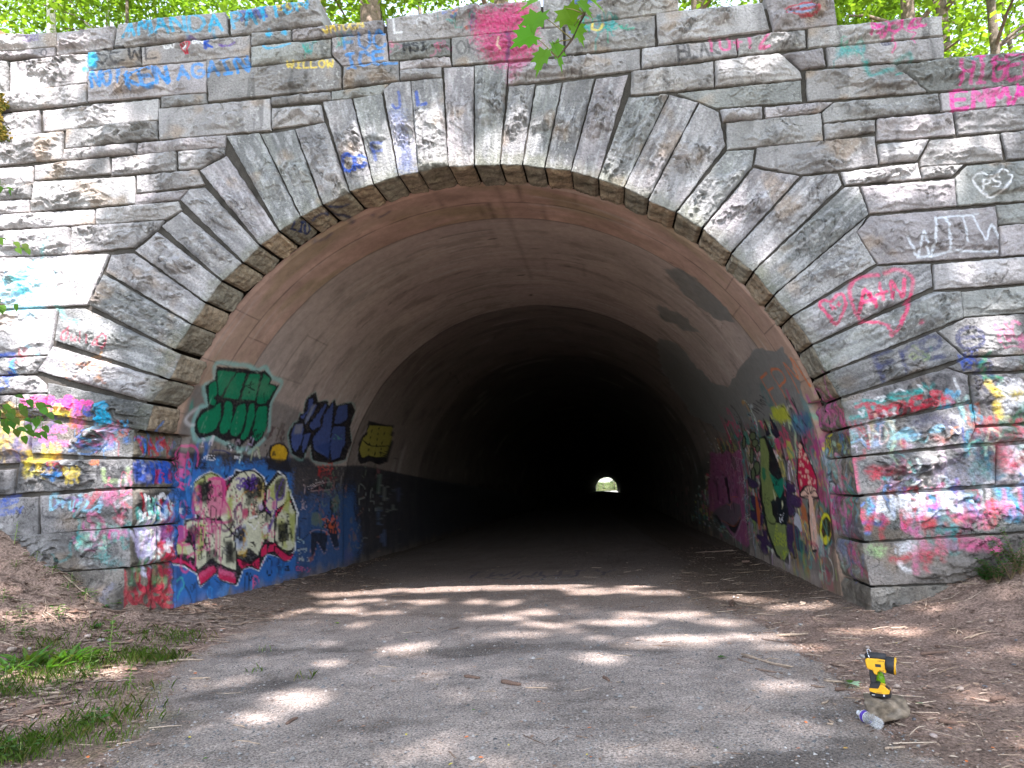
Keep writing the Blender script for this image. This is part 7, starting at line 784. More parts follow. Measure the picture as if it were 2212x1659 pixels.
# ---------------------------------------------------------------- numpy noise
_perm = np.random.default_rng(3).permutation(256); _perm = np.concatenate([_perm,_perm,_perm])
_ang = np.random.default_rng(4).uniform(0,2*np.pi,256); _gx, _gy = np.cos(_ang), np.sin(_ang)
def noise(x, y):
    x = np.asarray(x,float); y = np.asarray(y,float)
    xi = np.floor(x).astype(int); yi = np.floor(y).astype(int); xf = x-xi; yf = y-yi
    def g(a,b,u,v):
        h = _perm[_perm[a&255]+(b&255)]; return _gx[h]*u+_gy[h]*v
    u = xf*xf*xf*(xf*(xf*6-15)+10); v = yf*yf*yf*(yf*(yf*6-15)+10)
    n0 = g(xi,yi,xf,yf)*(1-u)+g(xi+1,yi,xf-1,yf)*u
    n1 = g(xi,yi+1,xf,yf-1)*(1-u)+g(xi+1,yi+1,xf-1,yf-1)*u
    return (n0*(1-v)+n1*v)*1.5
def fbm(x,y,o=4,r=.5):
    s=0;a=1;f=1
    for i in range(o): s=s+a*noise(x*f+17.3*i,y*f-9.1*i); a*=r; f*=2.03
    return s
def sst(a,b,x): t=np.clip((x-a)/(b-a),0,1); return t*t*(3-2*t)
# ---------------------------------------------------------------- object helpers
def mesh_obj(name, V, F, mat, parent=None, col=None, smooth=False, matidx=None, attrs=None):
    me = bpy.data.meshes.new(name)
    V = np.asarray(V, np.float32).reshape(-1,3)
    if isinstance(F, np.ndarray):
        n = len(F); k = F.shape[1]
        me.vertices.add(len(V)); me.vertices.foreach_set('co', V.ravel())
        me.loops.add(n*k); me.loops.foreach_set('vertex_index', F.astype(np.int32).ravel())
        me.polygons.add(n); me.polygons.foreach_set('loop_start', np.arange(0,n*k,k,dtype=np.int32))
        me.update(calc_edges=True)
    else:
        me.from_pydata(V.tolist(), [], F); me.update()
    if smooth: me.polygons.foreach_set('use_smooth', np.ones(len(me.polygons),bool))
    if col is not None:
        a = me.color_attributes.new('Col','FLOAT_COLOR','POINT')
        c = np.ones((len(V),4),np.float32); c[:,:np.shape(col)[1]] = col; a.data.foreach_set('color', c.ravel())
    if attrs:
        for k_,v_ in attrs.items():
            a = me.attributes.new(k_,'FLOAT','POINT'); a.data.foreach_set('value', np.asarray(v_,np.float32))
    for m in (mat if isinstance(mat,(list,tuple)) else [mat]): me.materials.append(m)
    if matidx is not None: me.polygons.foreach_set('material_index', np.asarray(matidx,np.int32))
    o = bpy.data.objects.new(name, me); C.objects.link(o)
    if parent: o.parent = parent
    return o
def empty(name, loc, label, cat, group=None):
    o = bpy.data.objects.new(name, None); C.objects.link(o); o.location = loc; o.empty_display_size=.2
    tag(o,label,cat,group); return o
def tag(o, label=None, cat=None, group=None, kind=None):
    if label: o['label']=label
    if cat: o['category']=cat
    if group: o['group']=group
    if kind: o['kind']=kind
    return o
class MB:
    def __init__(s): s.v=[]; s.f=[]; s.c=[]
    def add(s, v, f, c=None):
        b=len(s.v); s.v+= [tuple(q) for q in v]; s.f+=[tuple(i+b for i in q) for q in f]; s.c+=[c if c is not None else (1,1,1)]*len(v)
    def box(s, c, d, rot=None, col=None, bev=0):
        x,y,z=[k/2 for k in d]; pts=[]
        if bev:
            b=bev
            for sz in (-1,1):
                for inset in ((b,z),(0,z-b)) if sz>0 else ((0,z-b),(b,z)):
                    i,h=inset
                    for (sx,sy) in ((-1,-1),(1,-1),(1,1),(-1,1)):
                        for e in ((1,0),(0,1)) if (sx*sy)<0 else ((0,1),(1,0)):
                            pts.append((sx*(x-i-(b if e[0] else 0)), sy*(y-i-(b if e[1] else 0)), (h)*sz))
            fs=[]
            for r in range(3):
                for k in range(8): fs.append((r*8+k,r*8+(k+1)%8,(r+1)*8+(k+1)%8,(r+1)*8+k))
            fs.append(tuple(range(7,-1,-1))); fs.append(tuple(range(24,32)))
        else:
            pts=[(i*x,j*y,k*z) for k in (-1,1) for j in (-1,1) for i in (-1,1)]
            fs=[(0,2,3,1),(4,5,7,6),(0,1,5,4),(2,6,7,3),(0,4,6,2),(1,3,7,5)]
        M = rot if rot is not None else Matrix.Identity(3)
        s.add([Vector(c)+M@Vector(p) for p in pts], fs, col)
    def tube(s, path, radii, n=8, col=None, caps=True):
        path=[Vector(p) for p in path]; rings=[]
        up=Vector((0,0,1))
        for i,p in enumerate(path):
            t=(path[min(i+1,len(path)-1)]-path[max(i-1,0)]).normalized()
            a=t.cross(up if abs(t.z)<.9 else Vector((1,0,0))).normalized(); b=t.cross(a)
            r=radii[i] if hasattr(radii,'__len__') else radii
            rings.append([p+(a*math.cos(2*math.pi*k/n)+b*math.sin(2*math.pi*k/n))*r for k in range(n)])
        v=[q for r in rings for q in r]; f=[]
        for i in range(len(path)-1):
            for k in range(n): f.append((i*n+k,i*n+(k+1)%n,(i+1)*n+(k+1)%n,(i+1)*n+k))
        if caps: f.append(tuple(range(n-1,-1,-1))); f.append(tuple((len(path)-1)*n+k for k in range(n)))
        s.add(v,f,col)
    def build(s,name,mat,parent=None,smooth=False): return mesh_obj(name,s.v,s.f,mat,parent,col=s.c,smooth=smooth)
# ---------------------------------------------------------------- materials
def new_mat(name):
    m=bpy.data.materials.new(name); m.use_nodes=True; return m, m.node_tree, m.node_tree.nodes['Principled BSDF']
def attr_mat(name, rough=.85, nscale=40, namt=.35, bscale=60, bstr=.3, bdist=.01, spec=.3, scale2=None, gloss_attr=None):
    m,nt,b=new_mat(name); N=nt.nodes; L=nt.links
    a=N.new('ShaderNodeAttribute'); a.attribute_name='Col'
    tc=N.new('ShaderNodeTexCoord')
    n=N.new('ShaderNodeTexNoise'); n.inputs['Scale'].default_value=nscale; n.inputs['Detail'].default_value=6; n.inputs['Roughness'].default_value=.7
    L.new(tc.outputs['Object'],n.inputs['Vector'])
    mr=N.new('ShaderNodeMapRange'); mr.inputs[1].default_value=.3; mr.inputs[2].default_value=.7; mr.inputs[3].default_value=1-namt; mr.inputs[4].default_value=1+namt
    L.new(n.outputs[0],mr.inputs[0])
    mx=N.new('ShaderNodeVectorMath'); mx.operation='SCALE'; L.new(a.outputs['Color'],mx.inputs[0]); L.new(mr.outputs[0],mx.inputs['Scale'])
    L.new(mx.outputs[0],b.inputs['Base Color']); b.inputs['Roughness'].default_value=rough; b.inputs['Specular IOR Level'].default_value=spec
    n2=N.new('ShaderNodeTexNoise'); n2.inputs['Scale'].default_value=bscale; n2.inputs['Detail'].default_value=8; n2.inputs['Roughness'].default_value=.65
    L.new(tc.outputs['Object'],n2.inputs['Vector'])
    bp=N.new('ShaderNodeBump'); bp.inputs['Strength'].default_value=bstr; bp.inputs['Distance'].default_value=bdist
    L.new(n2.outputs[0],bp.inputs['Height']); L.new(bp.outputs[0],b.inputs['Normal'])
    if gloss_attr:
        g=N.new('ShaderNodeAttribute'); g.attribute_name=gloss_attr
        mm=N.new('ShaderNodeMapRange'); mm.inputs[3].default_value=rough; mm.inputs[4].default_value=.5; L.new(g.outputs['Fac'],mm.inputs[0]); L.new(mm.outputs[0],b.inputs['Roughness'])
    return m
def flat_mat(name,col,rough=.5,metal=0,trans=0,alpha=1,ior=1.45,n=0):
    m,nt,b=new_mat(name); b.inputs['Roughness'].default_value=rough; b.inputs['Metallic'].default_value=metal
    b.inputs['Transmission Weight'].default_value=trans; b.inputs['IOR'].default_value=ior
    t=nt.nodes.new('ShaderNodeTexNoise'); t.inputs['Scale'].default_value=30; t.inputs['Detail'].default_value=5
    tc=nt.nodes.new('ShaderNodeTexCoord'); nt.links.new(tc.outputs['Object'],t.inputs['Vector'])
    mr=nt.nodes.new('ShaderNodeMixRGB'); mr.blend_type='MIX'; mr.inputs[1].default_value=(*[c*.6 for c in col],1); mr.inputs[2].default_value=(*[min(1,c*1.15) for c in col],1)
    nt.links.new(t.outputs[0],mr.inputs[0]); nt.links.new(mr.outputs[0],b.inputs['Base Color'])
    return m
def leaf_mat(name, tr=.45):
    m,nt,b=new_mat(name); N=nt.nodes; L=nt.links
    a=N.new('ShaderNodeAttribute'); a.attribute_name='Col'; L.new(a.outputs['Color'],b.inputs['Base Color']); b.inputs['Roughness'].default_value=.6; b.inputs['Specular IOR Level'].default_value=.15
    t=N.new('ShaderNodeBsdfTranslucent'); v=N.new('ShaderNodeVectorMath'); v.operation='MULTIPLY'; v.inputs[1].default_value=(1.6,1.9,.6); L.new(a.outputs['Color'],v.inputs[0]); L.new(v.outputs[0],t.inputs['Color'])
    mx=N.new('ShaderNodeMixShader'); mx.inputs[0].default_value=tr; L.new(b.outputs[0],mx.inputs[1]); L.new(t.outputs[0],mx.inputs[2]); L.new(mx.outputs[0],N['Material Output'].inputs['Surface'])
    return m
M_stone=attr_mat('weathered_sandstone',.88,38,.26,34,1.,.022,.25,gloss_attr='Pa')
M_vous=attr_mat('dark_streaked_stone',.88,34,.32,30,1.,.026,.25,gloss_attr='Pa')
M_mort=attr_mat('dark_mortar',.95,60,.3,60,.6,.01,.1)
M_conc=attr_mat('tunnel_concrete',.8,9,.16,30,.16,.006,.3,gloss_attr='Pa')
M_path=attr_mat('worn_chip_seal',.92,66,.95,70,1.,.022,.2)
M_dirt=attr_mat('brown_dirt',.95,45,.8,60,1.,.03,.1)
M_hill=attr_mat('forest_floor',.95,3,.4,6,.6,.1,.1)
M_bark=attr_mat('bark',.9,12,.5,22,.9,.03,.15)
M_wood=attr_mat('dead_wood',.9,60,.4,90,.7,.004,.15)
M_rock=attr_mat('grey_rock',.85,25,.4,50,.7,.006,.3)
M_leaf=leaf_mat('leaf'); M_litter=attr_mat('litter',.85,30,.3,60,.2,.002,.2); M_moss=attr_mat('moss',.95,60,.5,120,1,.01,.1)
# ---------------------------------------------------------------- painting on charts
FONT={'A':'0,0 .3,1 .6,0|.12,.38 .48,.38','B':'0,0 0,1 .35,1 .5,.85 .5,.65 .3,.52 0,.52|.3,.52 .6,.4 .6,.12 .4,0 0,0','C':'.6,.82 .4,1 .15,.95 0,.6 0,.3 .2,0 .45,.02 .6,.2','D':'0,0 0,1 .3,1 .6,.7 .6,.3 .3,0 0,0','E':'.55,1 0,1 0,0 .6,0|0,.52 .45,.52','F':'0,0 0,1 .58,1|0,.52 .45,.52','G':'.6,.82 .4,1 .1,.9 0,.5 .1,.1 .4,0 .6,.15 .6,.45 .35,.45','H':'0,0 0,1|.6,0 .6,1|0,.5 .6,.5','I':'.3,0 .3,1|.1,0 .5,0|.1,1 .5,1','J':'.5,1 .5,.2 .3,0 .1,.05 0,.25','K':'0,0 0,1|.6,1 0,.45 .6,0','L':'0,1 0,0 .55,0','M':'0,0 .08,1 .32,.35 .55,1 .65,0','N':'0,0 .02,1 .58,0 .6,1','O':'.3,1 .05,.8 0,.45 .12,.08 .35,0 .55,.2 .6,.6 .5,.9 .3,1','P':'0,0 0,1 .4,1 .58,.8 .5,.55 0,.48','Q':'.3,1 .05,.8 0,.45 .12,.08 .35,0 .55,.2 .6,.6 .5,.9 .3,1|.35,.25 .65,-.05','R':'0,0 0,1 .4,1 .58,.78 .45,.52 0,.48|.2,.48 .62,0','S':'.58,.85 .35,1 .08,.85 .1,.62 .5,.42 .58,.18 .35,0 .02,.12','T':'.3,0 .3,1|0,1 .6,1','U':'0,1 0,.25 .2,0 .42,.02 .6,.25 .6,1','V':'0,1 .3,0 .6,1','W':'0,1 .12,0 .32,.65 .5,0 .65,1','X':'0,0 .6,1|0,1 .6,0','Y':'0,1 .3,.5 .6,1|.3,.5 .28,0','Z':'0,1 .6,1 0,0 .6,0','!':'.2,1 .2,.3|.2,.08 .2,.0','+':'.05,.5 .55,.5|.3,.2 .3,.8','2':'.02,.8 .25,1 .55,.85 .5,.55 0,0 .6,0','5':'.55,1 .1,1 .05,.55 .4,.6 .58,.35 .45,.05 .02,.02','0':'.3,1 .05,.8 0,.45 .12,.08 .35,0 .55,.2 .6,.6 .5,.9 .3,1','6':'.5,1 .1,.7 0,.3 .25,0 .55,.2 .45,.5 .05,.4','8':'.3,.52 .1,.75 .3,1 .5,.78 .3,.52 .05,.25 .3,0 .58,.25 .3,.52',
'a':'.5,.55 .2,.6 0,.3 .2,0 .5,.2 .5,.6 .55,0','b':'0,1 0,0|0,.4 .3,.6 .5,.3 .3,0 0,.1','c':'.5,.5 .25,.6 0,.3 .2,0 .5,.1','e':'.05,.3 .5,.35 .4,.6 .1,.55 0,.25 .2,0 .5,.08','g':'.5,.55 .2,.6 0,.35 .2,.1 .5,.25|.5,.6 .5,-.2 .2,-.35 0,-.2','h':'0,1 0,0|0,.4 .25,.6 .48,.45 .5,0','i':'.2,.6 .2,0|.2,.85 .22,.8','l':'.2,1 .2,0','n':'0,.6 0,0|0,.4 .25,.6 .48,.4 .5,0','o':'.25,.6 0,.4 .05,.1 .3,0 .5,.2 .45,.5 .25,.6','p':'0,.6 0,-.4|0,.45 .3,.6 .5,.3 .3,0 0,.1','r':'0,.6 0,0|0,.35 .2,.58 .45,.55','s':'.45,.55 .15,.6 .05,.42 .45,.25 .4,.02 0,.05','u':'0,.6 .05,.1 .3,0 .5,.2|.5,.6 .52,0','y':'0,.6 .25,.1|.5,.6 .1,-.4','t':'.25,.9 .25,.1 .4,0|.05,.6 .5,.6','m':'0,.6 0,0|0,.45 .2,.6 .3,.4 .3,0|.3,.4 .45,.6 .6,.4 .6,0','k':'0,1 0,0|.45,.6 0,.25 .5,0','v':'0,.6 .25,0 .5,.6'}
FONT={k:[[tuple(map(float,q.split(','))) for q in s.split(' ')] for s in v.split('|')] for k,v in FONT.items()}
def smooth_line(p):
    p=np.array(p,float)
    if len(p)<3: return p
    closed=np.allclose(p[0],p[-1]); q=[]
    n=len(p)
    for i in range(n-1):
        a=p[i-1] if i>0 else (p[-2] if closed else p[0]); b=p[i]; c=p[i+1]; d=p[i+2] if i+2<n else (p[1] if closed else p[-1])
        for t in (0,.25,.5,.75): q.append(.5*((2*b)+(c-a)*t+(2*a-5*b+4*c-d)*t*t+(3*b-a-3*c+d)*t**3))
    q.append(p[-1]); return np.array(q)
class Chart:
    def __init__(s, uv, wear=.25):
        s.n=len(uv); wx=.006*noise(uv[:,0]*14,uv[:,1]*14); wy=.006*noise(uv[:,0]*14+40,uv[:,1]*14)
        s.order=np.argsort(uv[:,0]); s.u=(uv[:,0])[s.order]; s.x=(uv[:,0]+wx)[s.order]; s.y=(uv[:,1]+wy)[s.order]
        s.rgb=np.zeros((s.n,3)); s.a=np.zeros(s.n)
        s.wear=np.where(s.y<3.2,wear,wear*.5) if wear>.4 else np.full(s.n,wear)
        s.spk=fbm(s.x*30,s.y*30,2); s.wm=sst(-.45,.15,fbm(s.x*22,s.y*34,3)+.25*s.spk)
    def sel(s,lo,hi):
        i0,i1=np.searchsorted(s.u,[lo[0]-.02,hi[0]+.02]); k=np.arange(i0,i1)
        return k[(s.y[i0:i1]>lo[1])&(s.y[i0:i1]<hi[1])]
    def comp(s,k,col,a):
        a=a*np.where((s.wear[k]>.5),.85,1); a=np.clip(a*(1-s.wear[k]*(1-s.wm[k])),0,1)[:,None]
        s.rgb[k]=s.rgb[k]*(1-a)+np.array(col)*a; s.a[k]=s.a[k]*(1-a[:,0])+a[:,0]
    def seg(s,k,p,close=False):
        d=np.full(len(k),9.); X=s.x[k]; Y=s.y[k]
        for a,b in zip(p[:-1],p[1:]):
            e=b-a; L=e@e+1e-12; t=np.clip(((X-a[0])*e[0]+(Y-a[1])*e[1])/L,0,1)
            d=np.minimum(d,np.hypot(X-a[0]-t*e[0],Y-a[1]-t*e[1]))
        return d
    def stroke(s,p,w_,col,al,soft,sm=True):
        p=smooth_line(p) if sm else np.array(p,float); m=w_/2+soft+.012
        k=s.sel(p.min(0)-m,p.max(0)+m)
        if not len(k): return
        d=s.seg(k,p); h=w_/2
        s.comp(k,col,al*(1-sst(h-soft,h+soft,d))*(.88+.30*noise(s.x[k]*2.5,s.y[k]*2.5)))
    def poly(s,p,col,al,soft):
        p=np.array(p,float); m=soft*1.5+.01; k=s.sel(p.min(0)-m,p.max(0)+m)
        if not len(k): return
        q=np.vstack([p,p[:1]]); d=s.seg(k,q); X=s.x[k]; Y=s.y[k]; ins=np.zeros(len(k),bool)
        for a,b in zip(q[:-1],q[1:]):
            c=(a[1]>Y)!=(b[1]>Y); ins^=c&(X<(b[0]-a[0])*(Y-a[1])/(b[1]-a[1]+1e-12)+a[0])
        sd=np.where(ins,-d,d); s.comp(k,col,al*(1-sst(-soft,soft,sd+ (soft*.8*s.spk[k] if soft>.04 else 0))))
    def text(s,t,q,w_,col,al):
        o,e,u=[np.array(v,float) for v in q]; n=len(t); adv=(e-o)/max(n-.25,.5); g=random.Random(len(t)*7+int(abs(o[0])*100))
        for i,ch in enumerate(t):
            if ch not in FONT: continue
            b=o+adv*i; hv=(u-o)*g.uniform(.9,1.08); sl=g.uniform(-.06,.06)
            for st_ in FONT[ch]:
                p=[b+adv*(x*1.2+sl*y)+hv*y for x,y in st_]
                s.stroke(p,w_,col,al,min(.006,w_*.3),sm=len(p)>3)
    def clutter(s,poly,n,cols,w_,size,seed,al):
        g=random.Random(seed); P=np.array(poly,float); lo=P.min(0); hi=P.max(0)
        def inside(p):
            r=False
            for a,b in zip(P,np.roll(P,-1,0)):
                if (a[1]>p[1])!=(b[1]>p[1]) and p[0]<(b[0]-a[0])*(p[1]-a[1])/(b[1]-a[1])+a[0]: r=not r
            return r
        keys=list('ACDEGHJKLMNORSUVWYZ8'); k=0; tries=0
        while k<n and tries<n*30:
            tries+=1; p=np.array([g.uniform(lo[0],hi[0]),g.uniform(lo[1],hi[1])])
            if not inside(p): continue
            k+=1; c=[v*g.uniform(.75,1.2) for v in g.choice(cols)]; sz=size*g.uniform(.5,1.3); ww=w_*g.uniform(.5,1.2); kind=g.random()
            if kind<.40:
                a=g.uniform(-.25,.25); ex=np.array([math.cos(a),math.sin(a)])*sz*.9; ey=np.array([-math.sin(a),math.cos(a)])*sz*1.2
                for st_ in FONT[g.choice(keys)]: s.stroke([p+ex*x+ey*y for x,y in st_],ww,c,al,ww*.3,True)
            elif kind<.75:
                q=[p]; d=g.uniform(0,6.28)
                for j in range(g.randint(3,6)): d+=g.uniform(-1.8,1.8); q.append(q[-1]+np.array([math.cos(d),math.sin(d)])*sz*.5)
                s.stroke(q,ww,c,al,ww*.35)
            elif kind<.9:
                q=[p+np.array([math.cos(t_)*sz*.5*g.uniform(.7,1.2),math.sin(t_)*sz*.4*g.uniform(.7,1.2)]) for t_ in (0,1.2,2.5,3.8,5,6.1)]
                s.poly(q,c,al*.8,ww*.8)
            else: s.stroke([p,p-np.array([0,sz*g.uniform(.5,1.5)])],ww*.5,c,al,ww*.2)
    def run(s,name):
        for op in PAINT:
            if op[1]!=name: continue
            k,_,col,w_,a,x,pts=op
            if k=='p': s.poly(pts,col,a,x)
            elif k=='s': s.stroke(pts,w_,col,a,x)
            elif k=='t': s.text(x,pts,w_,col,a)
            elif k=='x': s.clutter(pts,x[0],col,w_,x[1],x[2],a)
        rgb=np.zeros_like(s.rgb); al=np.zeros(s.n); rgb[s.order]=s.rgb; al[s.order]=s.a
        return rgb,al
# ---------------------------------------------------------------- stone portal
def chains(P,ring=False):
    P=[np.array(p,float) for p in P]; n=len(P); idx=list(range(n)); keep=()
    if ring:
        q=[abs(radial(*P[i])-R0)+abs(radial(*P[(i+1)%n])-R0) for i in range(n)]; i0=int(np.argmin(q)); keep=(i0,(i0+1)%n)
    while len(idx)>4:
        best=None
        for j,i in enumerate(idx):
            if i in keep: continue
            a=P[idx[j-1]]; b=P[i]; c=P[idx[(j+1)%len(idx)]]
            u=b-a; v=c-b; ang=abs(math.atan2(u[0]*v[1]-u[1]*v[0],u@v))
            if best is None or ang<best[0]: best=(ang,j)
        idx.pop(best[1])
    ch=[]
    for j in range(4):
        a,b=idx[j],idx[(j+1)%4]; c=[P[a]]; i=a
        while i!=b: i=(i+1)%n; c.append(P[i])
        ch.append(np.array(c))
    return ch
def samp(c,n):
    L=np.concatenate([[0],np.cumsum(np.hypot(*(np.diff(c,axis=0).T)))]); t=np.linspace(0,L[-1],n)
    return np.stack([np.interp(t,L,c[:,0]),np.interp(t,L,c[:,1])],1)
def edge_dist(x,z,P):
    P=np.array(P,float); d=np.full(np.shape(x),9.)
    for a,b in zip(P,np.roll(P,-1,0)):
        e=b-a; t=np.clip(((x-a[0])*e[0]+(z-a[1])*e[1])/(e@e+1e-9),0,1); d=np.minimum(d,np.hypot(x-a[0]-t*e[0],z-a[1]-t*e[1]))
    return d
portal=empty('stone_portal',(0,0,0),'rock faced stone tunnel portal wall covered with spray painted lettering','wall')
STEP=.0108
bank_pieces=[]
ZDEEP=2.5
def radial(x,z): return np.where(z>ZS,np.hypot(x,z-ZS),np.abs(x))
# tighten the joints between neighbouring arch stones at the intrados
ringc=[]
for i_,(k_,P_) in enumerate(STONES):
    if k_!='V': continue
    n_=len(P_); q_=[abs(radial(*P_[j])-R0)+abs(radial(*P_[(j+1)%n_])-R0) for j in range(n_)]; j0=int(np.argmin(q_)); j1=(j0+1)%n_
    def arc(p): return -ZS-R0*math.pi/2+p[1] if (p[1]<ZS and p[0]<0) else ZS+R0*math.pi/2-p[1] if p[1]<ZS else R0*math.atan2(p[0],p[1]-ZS)
    e_=sorted([(arc(P_[j0]),j0),(arc(P_[j1]),j1)]); ringc.append((e_[0][0],i_,e_[0][1],e_[1][0],e_[1][1]))
ringc.sort()
def unarc(a):
    th=a/R0
    if abs(th)<math.pi/2: return (R0*math.sin(th),ZS+R0*math.cos(th))
    return (math.copysign(R0,a),ZS-(abs(a)-R0*math.pi/2))
for A_,B_ in zip(ringc[:-1],ringc[1:]):
    gap=B_[0]-A_[3]
    if gap>.028:
        m_=(A_[3]+B_[0])/2
        for i_,j_,t_,old in ((A_[1],A_[4],m_-.013,A_[3]),(B_[1],B_[2],m_+.013,B_[0])):
            P_=list(STONES[i_][1]); n0_=unarc(old); n1_=unarc(t_); P_[j_]=(P_[j_][0]+n1_[0]-n0_[0],P_[j_][1]+n1_[1]-n0_[1]); STONES[i_]=(STONES[i_][0],P_)
for si,(kind,P) in enumerate(STONES):
    g=np.random.default_rng(100+si)
    P=np.array(P,float)
    if kind!='V': P[:,0]=np.clip(P[:,0],-7.4,7.6)
    else: P[:,0]=np.clip(P[:,0],-7.4,7.6)
    ch=chains(P,kind=='V'); Ls=[np.hypot(*np.diff(c,axis=0).T).sum() for c in ch]
    nu=max(4,int(max(Ls[0],Ls[2])/STEP)+1); nv=max(4,int(max(Ls[1],Ls[3])/STEP)+1)
    c0=samp(ch[0],nu); c2=samp(ch[2],nu)[::-1]; c1=samp(ch[1],nv); c3=samp(ch[3],nv)[::-1]
    u=np.linspace(0,1,nu)[None,:,None]; v=np.linspace(0,1,nv)[:,None,None]
    G=(1-v)*c0[None]+v*c2[None]+(1-u)*c3[:,None]+u*c1[:,None]-((1-u)*(1-v)*c0[0]+u*(1-v)*c0[-1]+(1-u)*v*c2[0]+u*v*c2[-1])
    X=G[...,0]; Z=G[...,1]
    # slightly ragged stone outline
    d=edge_dist(X,Z,P); cx,cz=P.mean(0); sc=max(Ls[0],Ls[2]); 
    rag=.007*fbm(X*9+si,Z*9,3); X2=X+rag*np.exp(-d/.05); Z2=Z+.007*fbm(X*9-si,Z*9+5,3)*np.exp(-d/.05)
    ex,ez=(X-cx),(Z-cz)
    along=np.array(ch[1][-1]-ch[1][0] if kind=='V' and Ls[1]>Ls[0] else ch[0][-1]-ch[0][0]); along=along/np.hypot(*along)
    pa=ex*along[0]+ez*along[1]; pb=-ex*along[1]+ez*along[0]
    amp={'W':1.7,'C':2.2,'V':2. if cz>2.9 else 2.9}[kind]; amp*=g.uniform(.5,1.3); base=g.uniform(.038,.065)*(1.3 if kind!='W' else 1)
    h=np.full(X.shape,9.)
    wa=.05*fbm(X*3+si,Z*3,3)
    for k in range(7):
        th=g.uniform(0,2*np.pi); m=g.uniform(.02,.24 if kind!='V' else .34)*amp; off=base*g.uniform(.9,1.6)
        h=np.minimum(h,off+m*((ex+wa)*math.cos(th)*.55+(ez+wa)*math.sin(th)))
    lay=fbm(pa*2.2+si*3.1,pb*9+2*wa*20,3); lq=lay*3.2; lf_=lq-np.floor(lq); h=h+.011*amp*(np.floor(lq)+sst(.0,.16,lf_))/3.2+.003*amp*lay
    ra=1-np.abs(fbm(X*6+si,Z*9,4)); h=h+.010*amp*(ra-.6)
    # scalloped hollow along the lower arris, split when the stone was dressed
    if kind!='V' or cz<2.2:
        vv=(Z-(P[:,1].min()))/(P[:,1].max()-P[:,1].min()+1e-6); hh=P[:,1].max()-P[:,1].min()
        cut=(.10+.16*g.random())+.22*noise(X*2.3+si*7.7,Z*0+si)+.06*noise(X*9,Z*9)
        scal=sst(0,.05,cut-vv); h=h-.024*amp*scal*g.uniform(.3,1.3)*np.clip(hh/.3,.4,1.4)
    cn=fbm(pa*2.6+si*1.7+wa*8,pb*7.5+wa*30+si,4); cm=sst(-.05,.45,fbm(X*1.9+si*2,Z*2.6,3)+.12*(kind=='V')); ck=np.exp(-(cn/.045)**2)*cm; step=sst(-.02,.05,cn)*cm
    cn2=fbm(pa*5.5-si,pb*13+wa*40,4); ck2=np.exp(-(cn2/.05)**2)*sst(.1,.5,fbm(X*2.7-si,Z*3.1,3)); h=h+.030*step*amp*.6+(.020 if kind=='V' else .012)*amp*fbm(pa*1.6+si*5,pb*4.5+si,2)-.012*ck-.006*ck2; crk_shade=np.clip(ck+.7*ck2,0,1)
    if kind=='V' and cz>2.9: nsw=pb*6.5+1.5*fbm(pa*1.3+si,pb*3,4); As=.022
    else: nsw=-Z*5.2+1.7*fbm(X*1.3+si,Z*1.7,4)+si*.37; As={'V':.050,'C':.036,'W':.020}[kind]
    sw=nsw-np.floor(nsw); msk=sst(-.15,.35,fbm(X*1.3-si,Z*2.1,3)+(.2 if kind=='V' and cz<2.9 else 0)); h=h+As*(sw**1.4-.35)*msk
    crk_shade=np.clip(crk_shade+.8*msk*np.maximum(sst(.955,.99,sw),sst(.06,.0,sw)),0,1)  # adds a dark line at each ledge drop, painted as its shadow
    h=np.clip(h,.006,.17)
    h=h*(1-np.exp(-(d+.002)/.018))+.0025*fbm(X*40,Z*40,2)
    if si==120: pass
    Y=-h
    n0=nu*nv; V=np.stack([X2,Y,Z2],-1).reshape(-1,3); idx=np.arange(n0).reshape(nv,nu)
    F=np.stack([idx[:-1,:-1],idx[1:,:-1],idx[1:,1:],idx[:-1,1:]],-1).reshape(-1,4)
    a0,a1,a2=V[F[0,0]],V[F[0,1]],V[F[0,2]]
    if np.cross(a1-a0,a2-a1)[1]>0: F=F[:,::-1]; flip=True
    else: flip=False
    kindc=np.zeros(n0); chart=[np.zeros(n0,int)]; UV=[np.stack([X,Z],-1).reshape(-1,2)]
    Vs=[V]; Fs=[F]; nb=n0
    border=[idx[0,:],idx[:,-1],idx[-1,::-1],idx[::-1,0]]
    inner=None
    if kind=='V':
        rr=[abs(radial(*(c.T))-R0).mean() for c in ch]; inner=int(np.argmin(rr)); depth=.6 if cz>ZDEEP else .96
    for e in range(4):
        ring=border[e]
        if e==inner:
            ys=np.arange(0,depth+.01,.02); nn=len(ys); bx=V[ring,0]; bzz=V[ring,2]
            r_=radial(bx,bzz); nx=np.where(bzz>ZS,bx/r_,np.sign(bx)); nz=np.where(bzz>ZS,(bzz-ZS)/r_,0)
            YY=ys[:,None]+0*bx[None]; s_=np.arange(len(ring))*STEP
            rel=.022*fbm(s_[None]*4+si*5,YY*4,4)+.012*(1-np.abs(fbm(s_[None]*9+si,YY*9,3))); edge=np.minimum(1,np.minimum(s_,s_[-1]-s_)/.04)[None]
            rel=rel*edge-(1-edge)*.02-.03*np.exp(-((YY-.5-.03*math.sin(si))/.018)**2)*(cz<2.4)
            rel=rel*sst(0,.05,YY)+np.where(YY>depth-.03,-.02,0)
            XX=bx[None]+SK*YY-nx[None]*rel; ZZ=bzz[None]-nz[None]*rel
            yv=V[ring,1][None]*(1-sst(0,.03,YY))+YY
            W_=np.stack([XX,yv,ZZ],-1)[1:].reshape(-1,3); k=np.arange((nn-1)*len(ring)).reshape(nn-1,len(ring))+nb
            k=np.vstack([ring[None],k]); f=np.stack([k[:-1,:-1],k[:-1,1:],k[1:,1:],k[1:,:-1]],-1).reshape(-1,4)
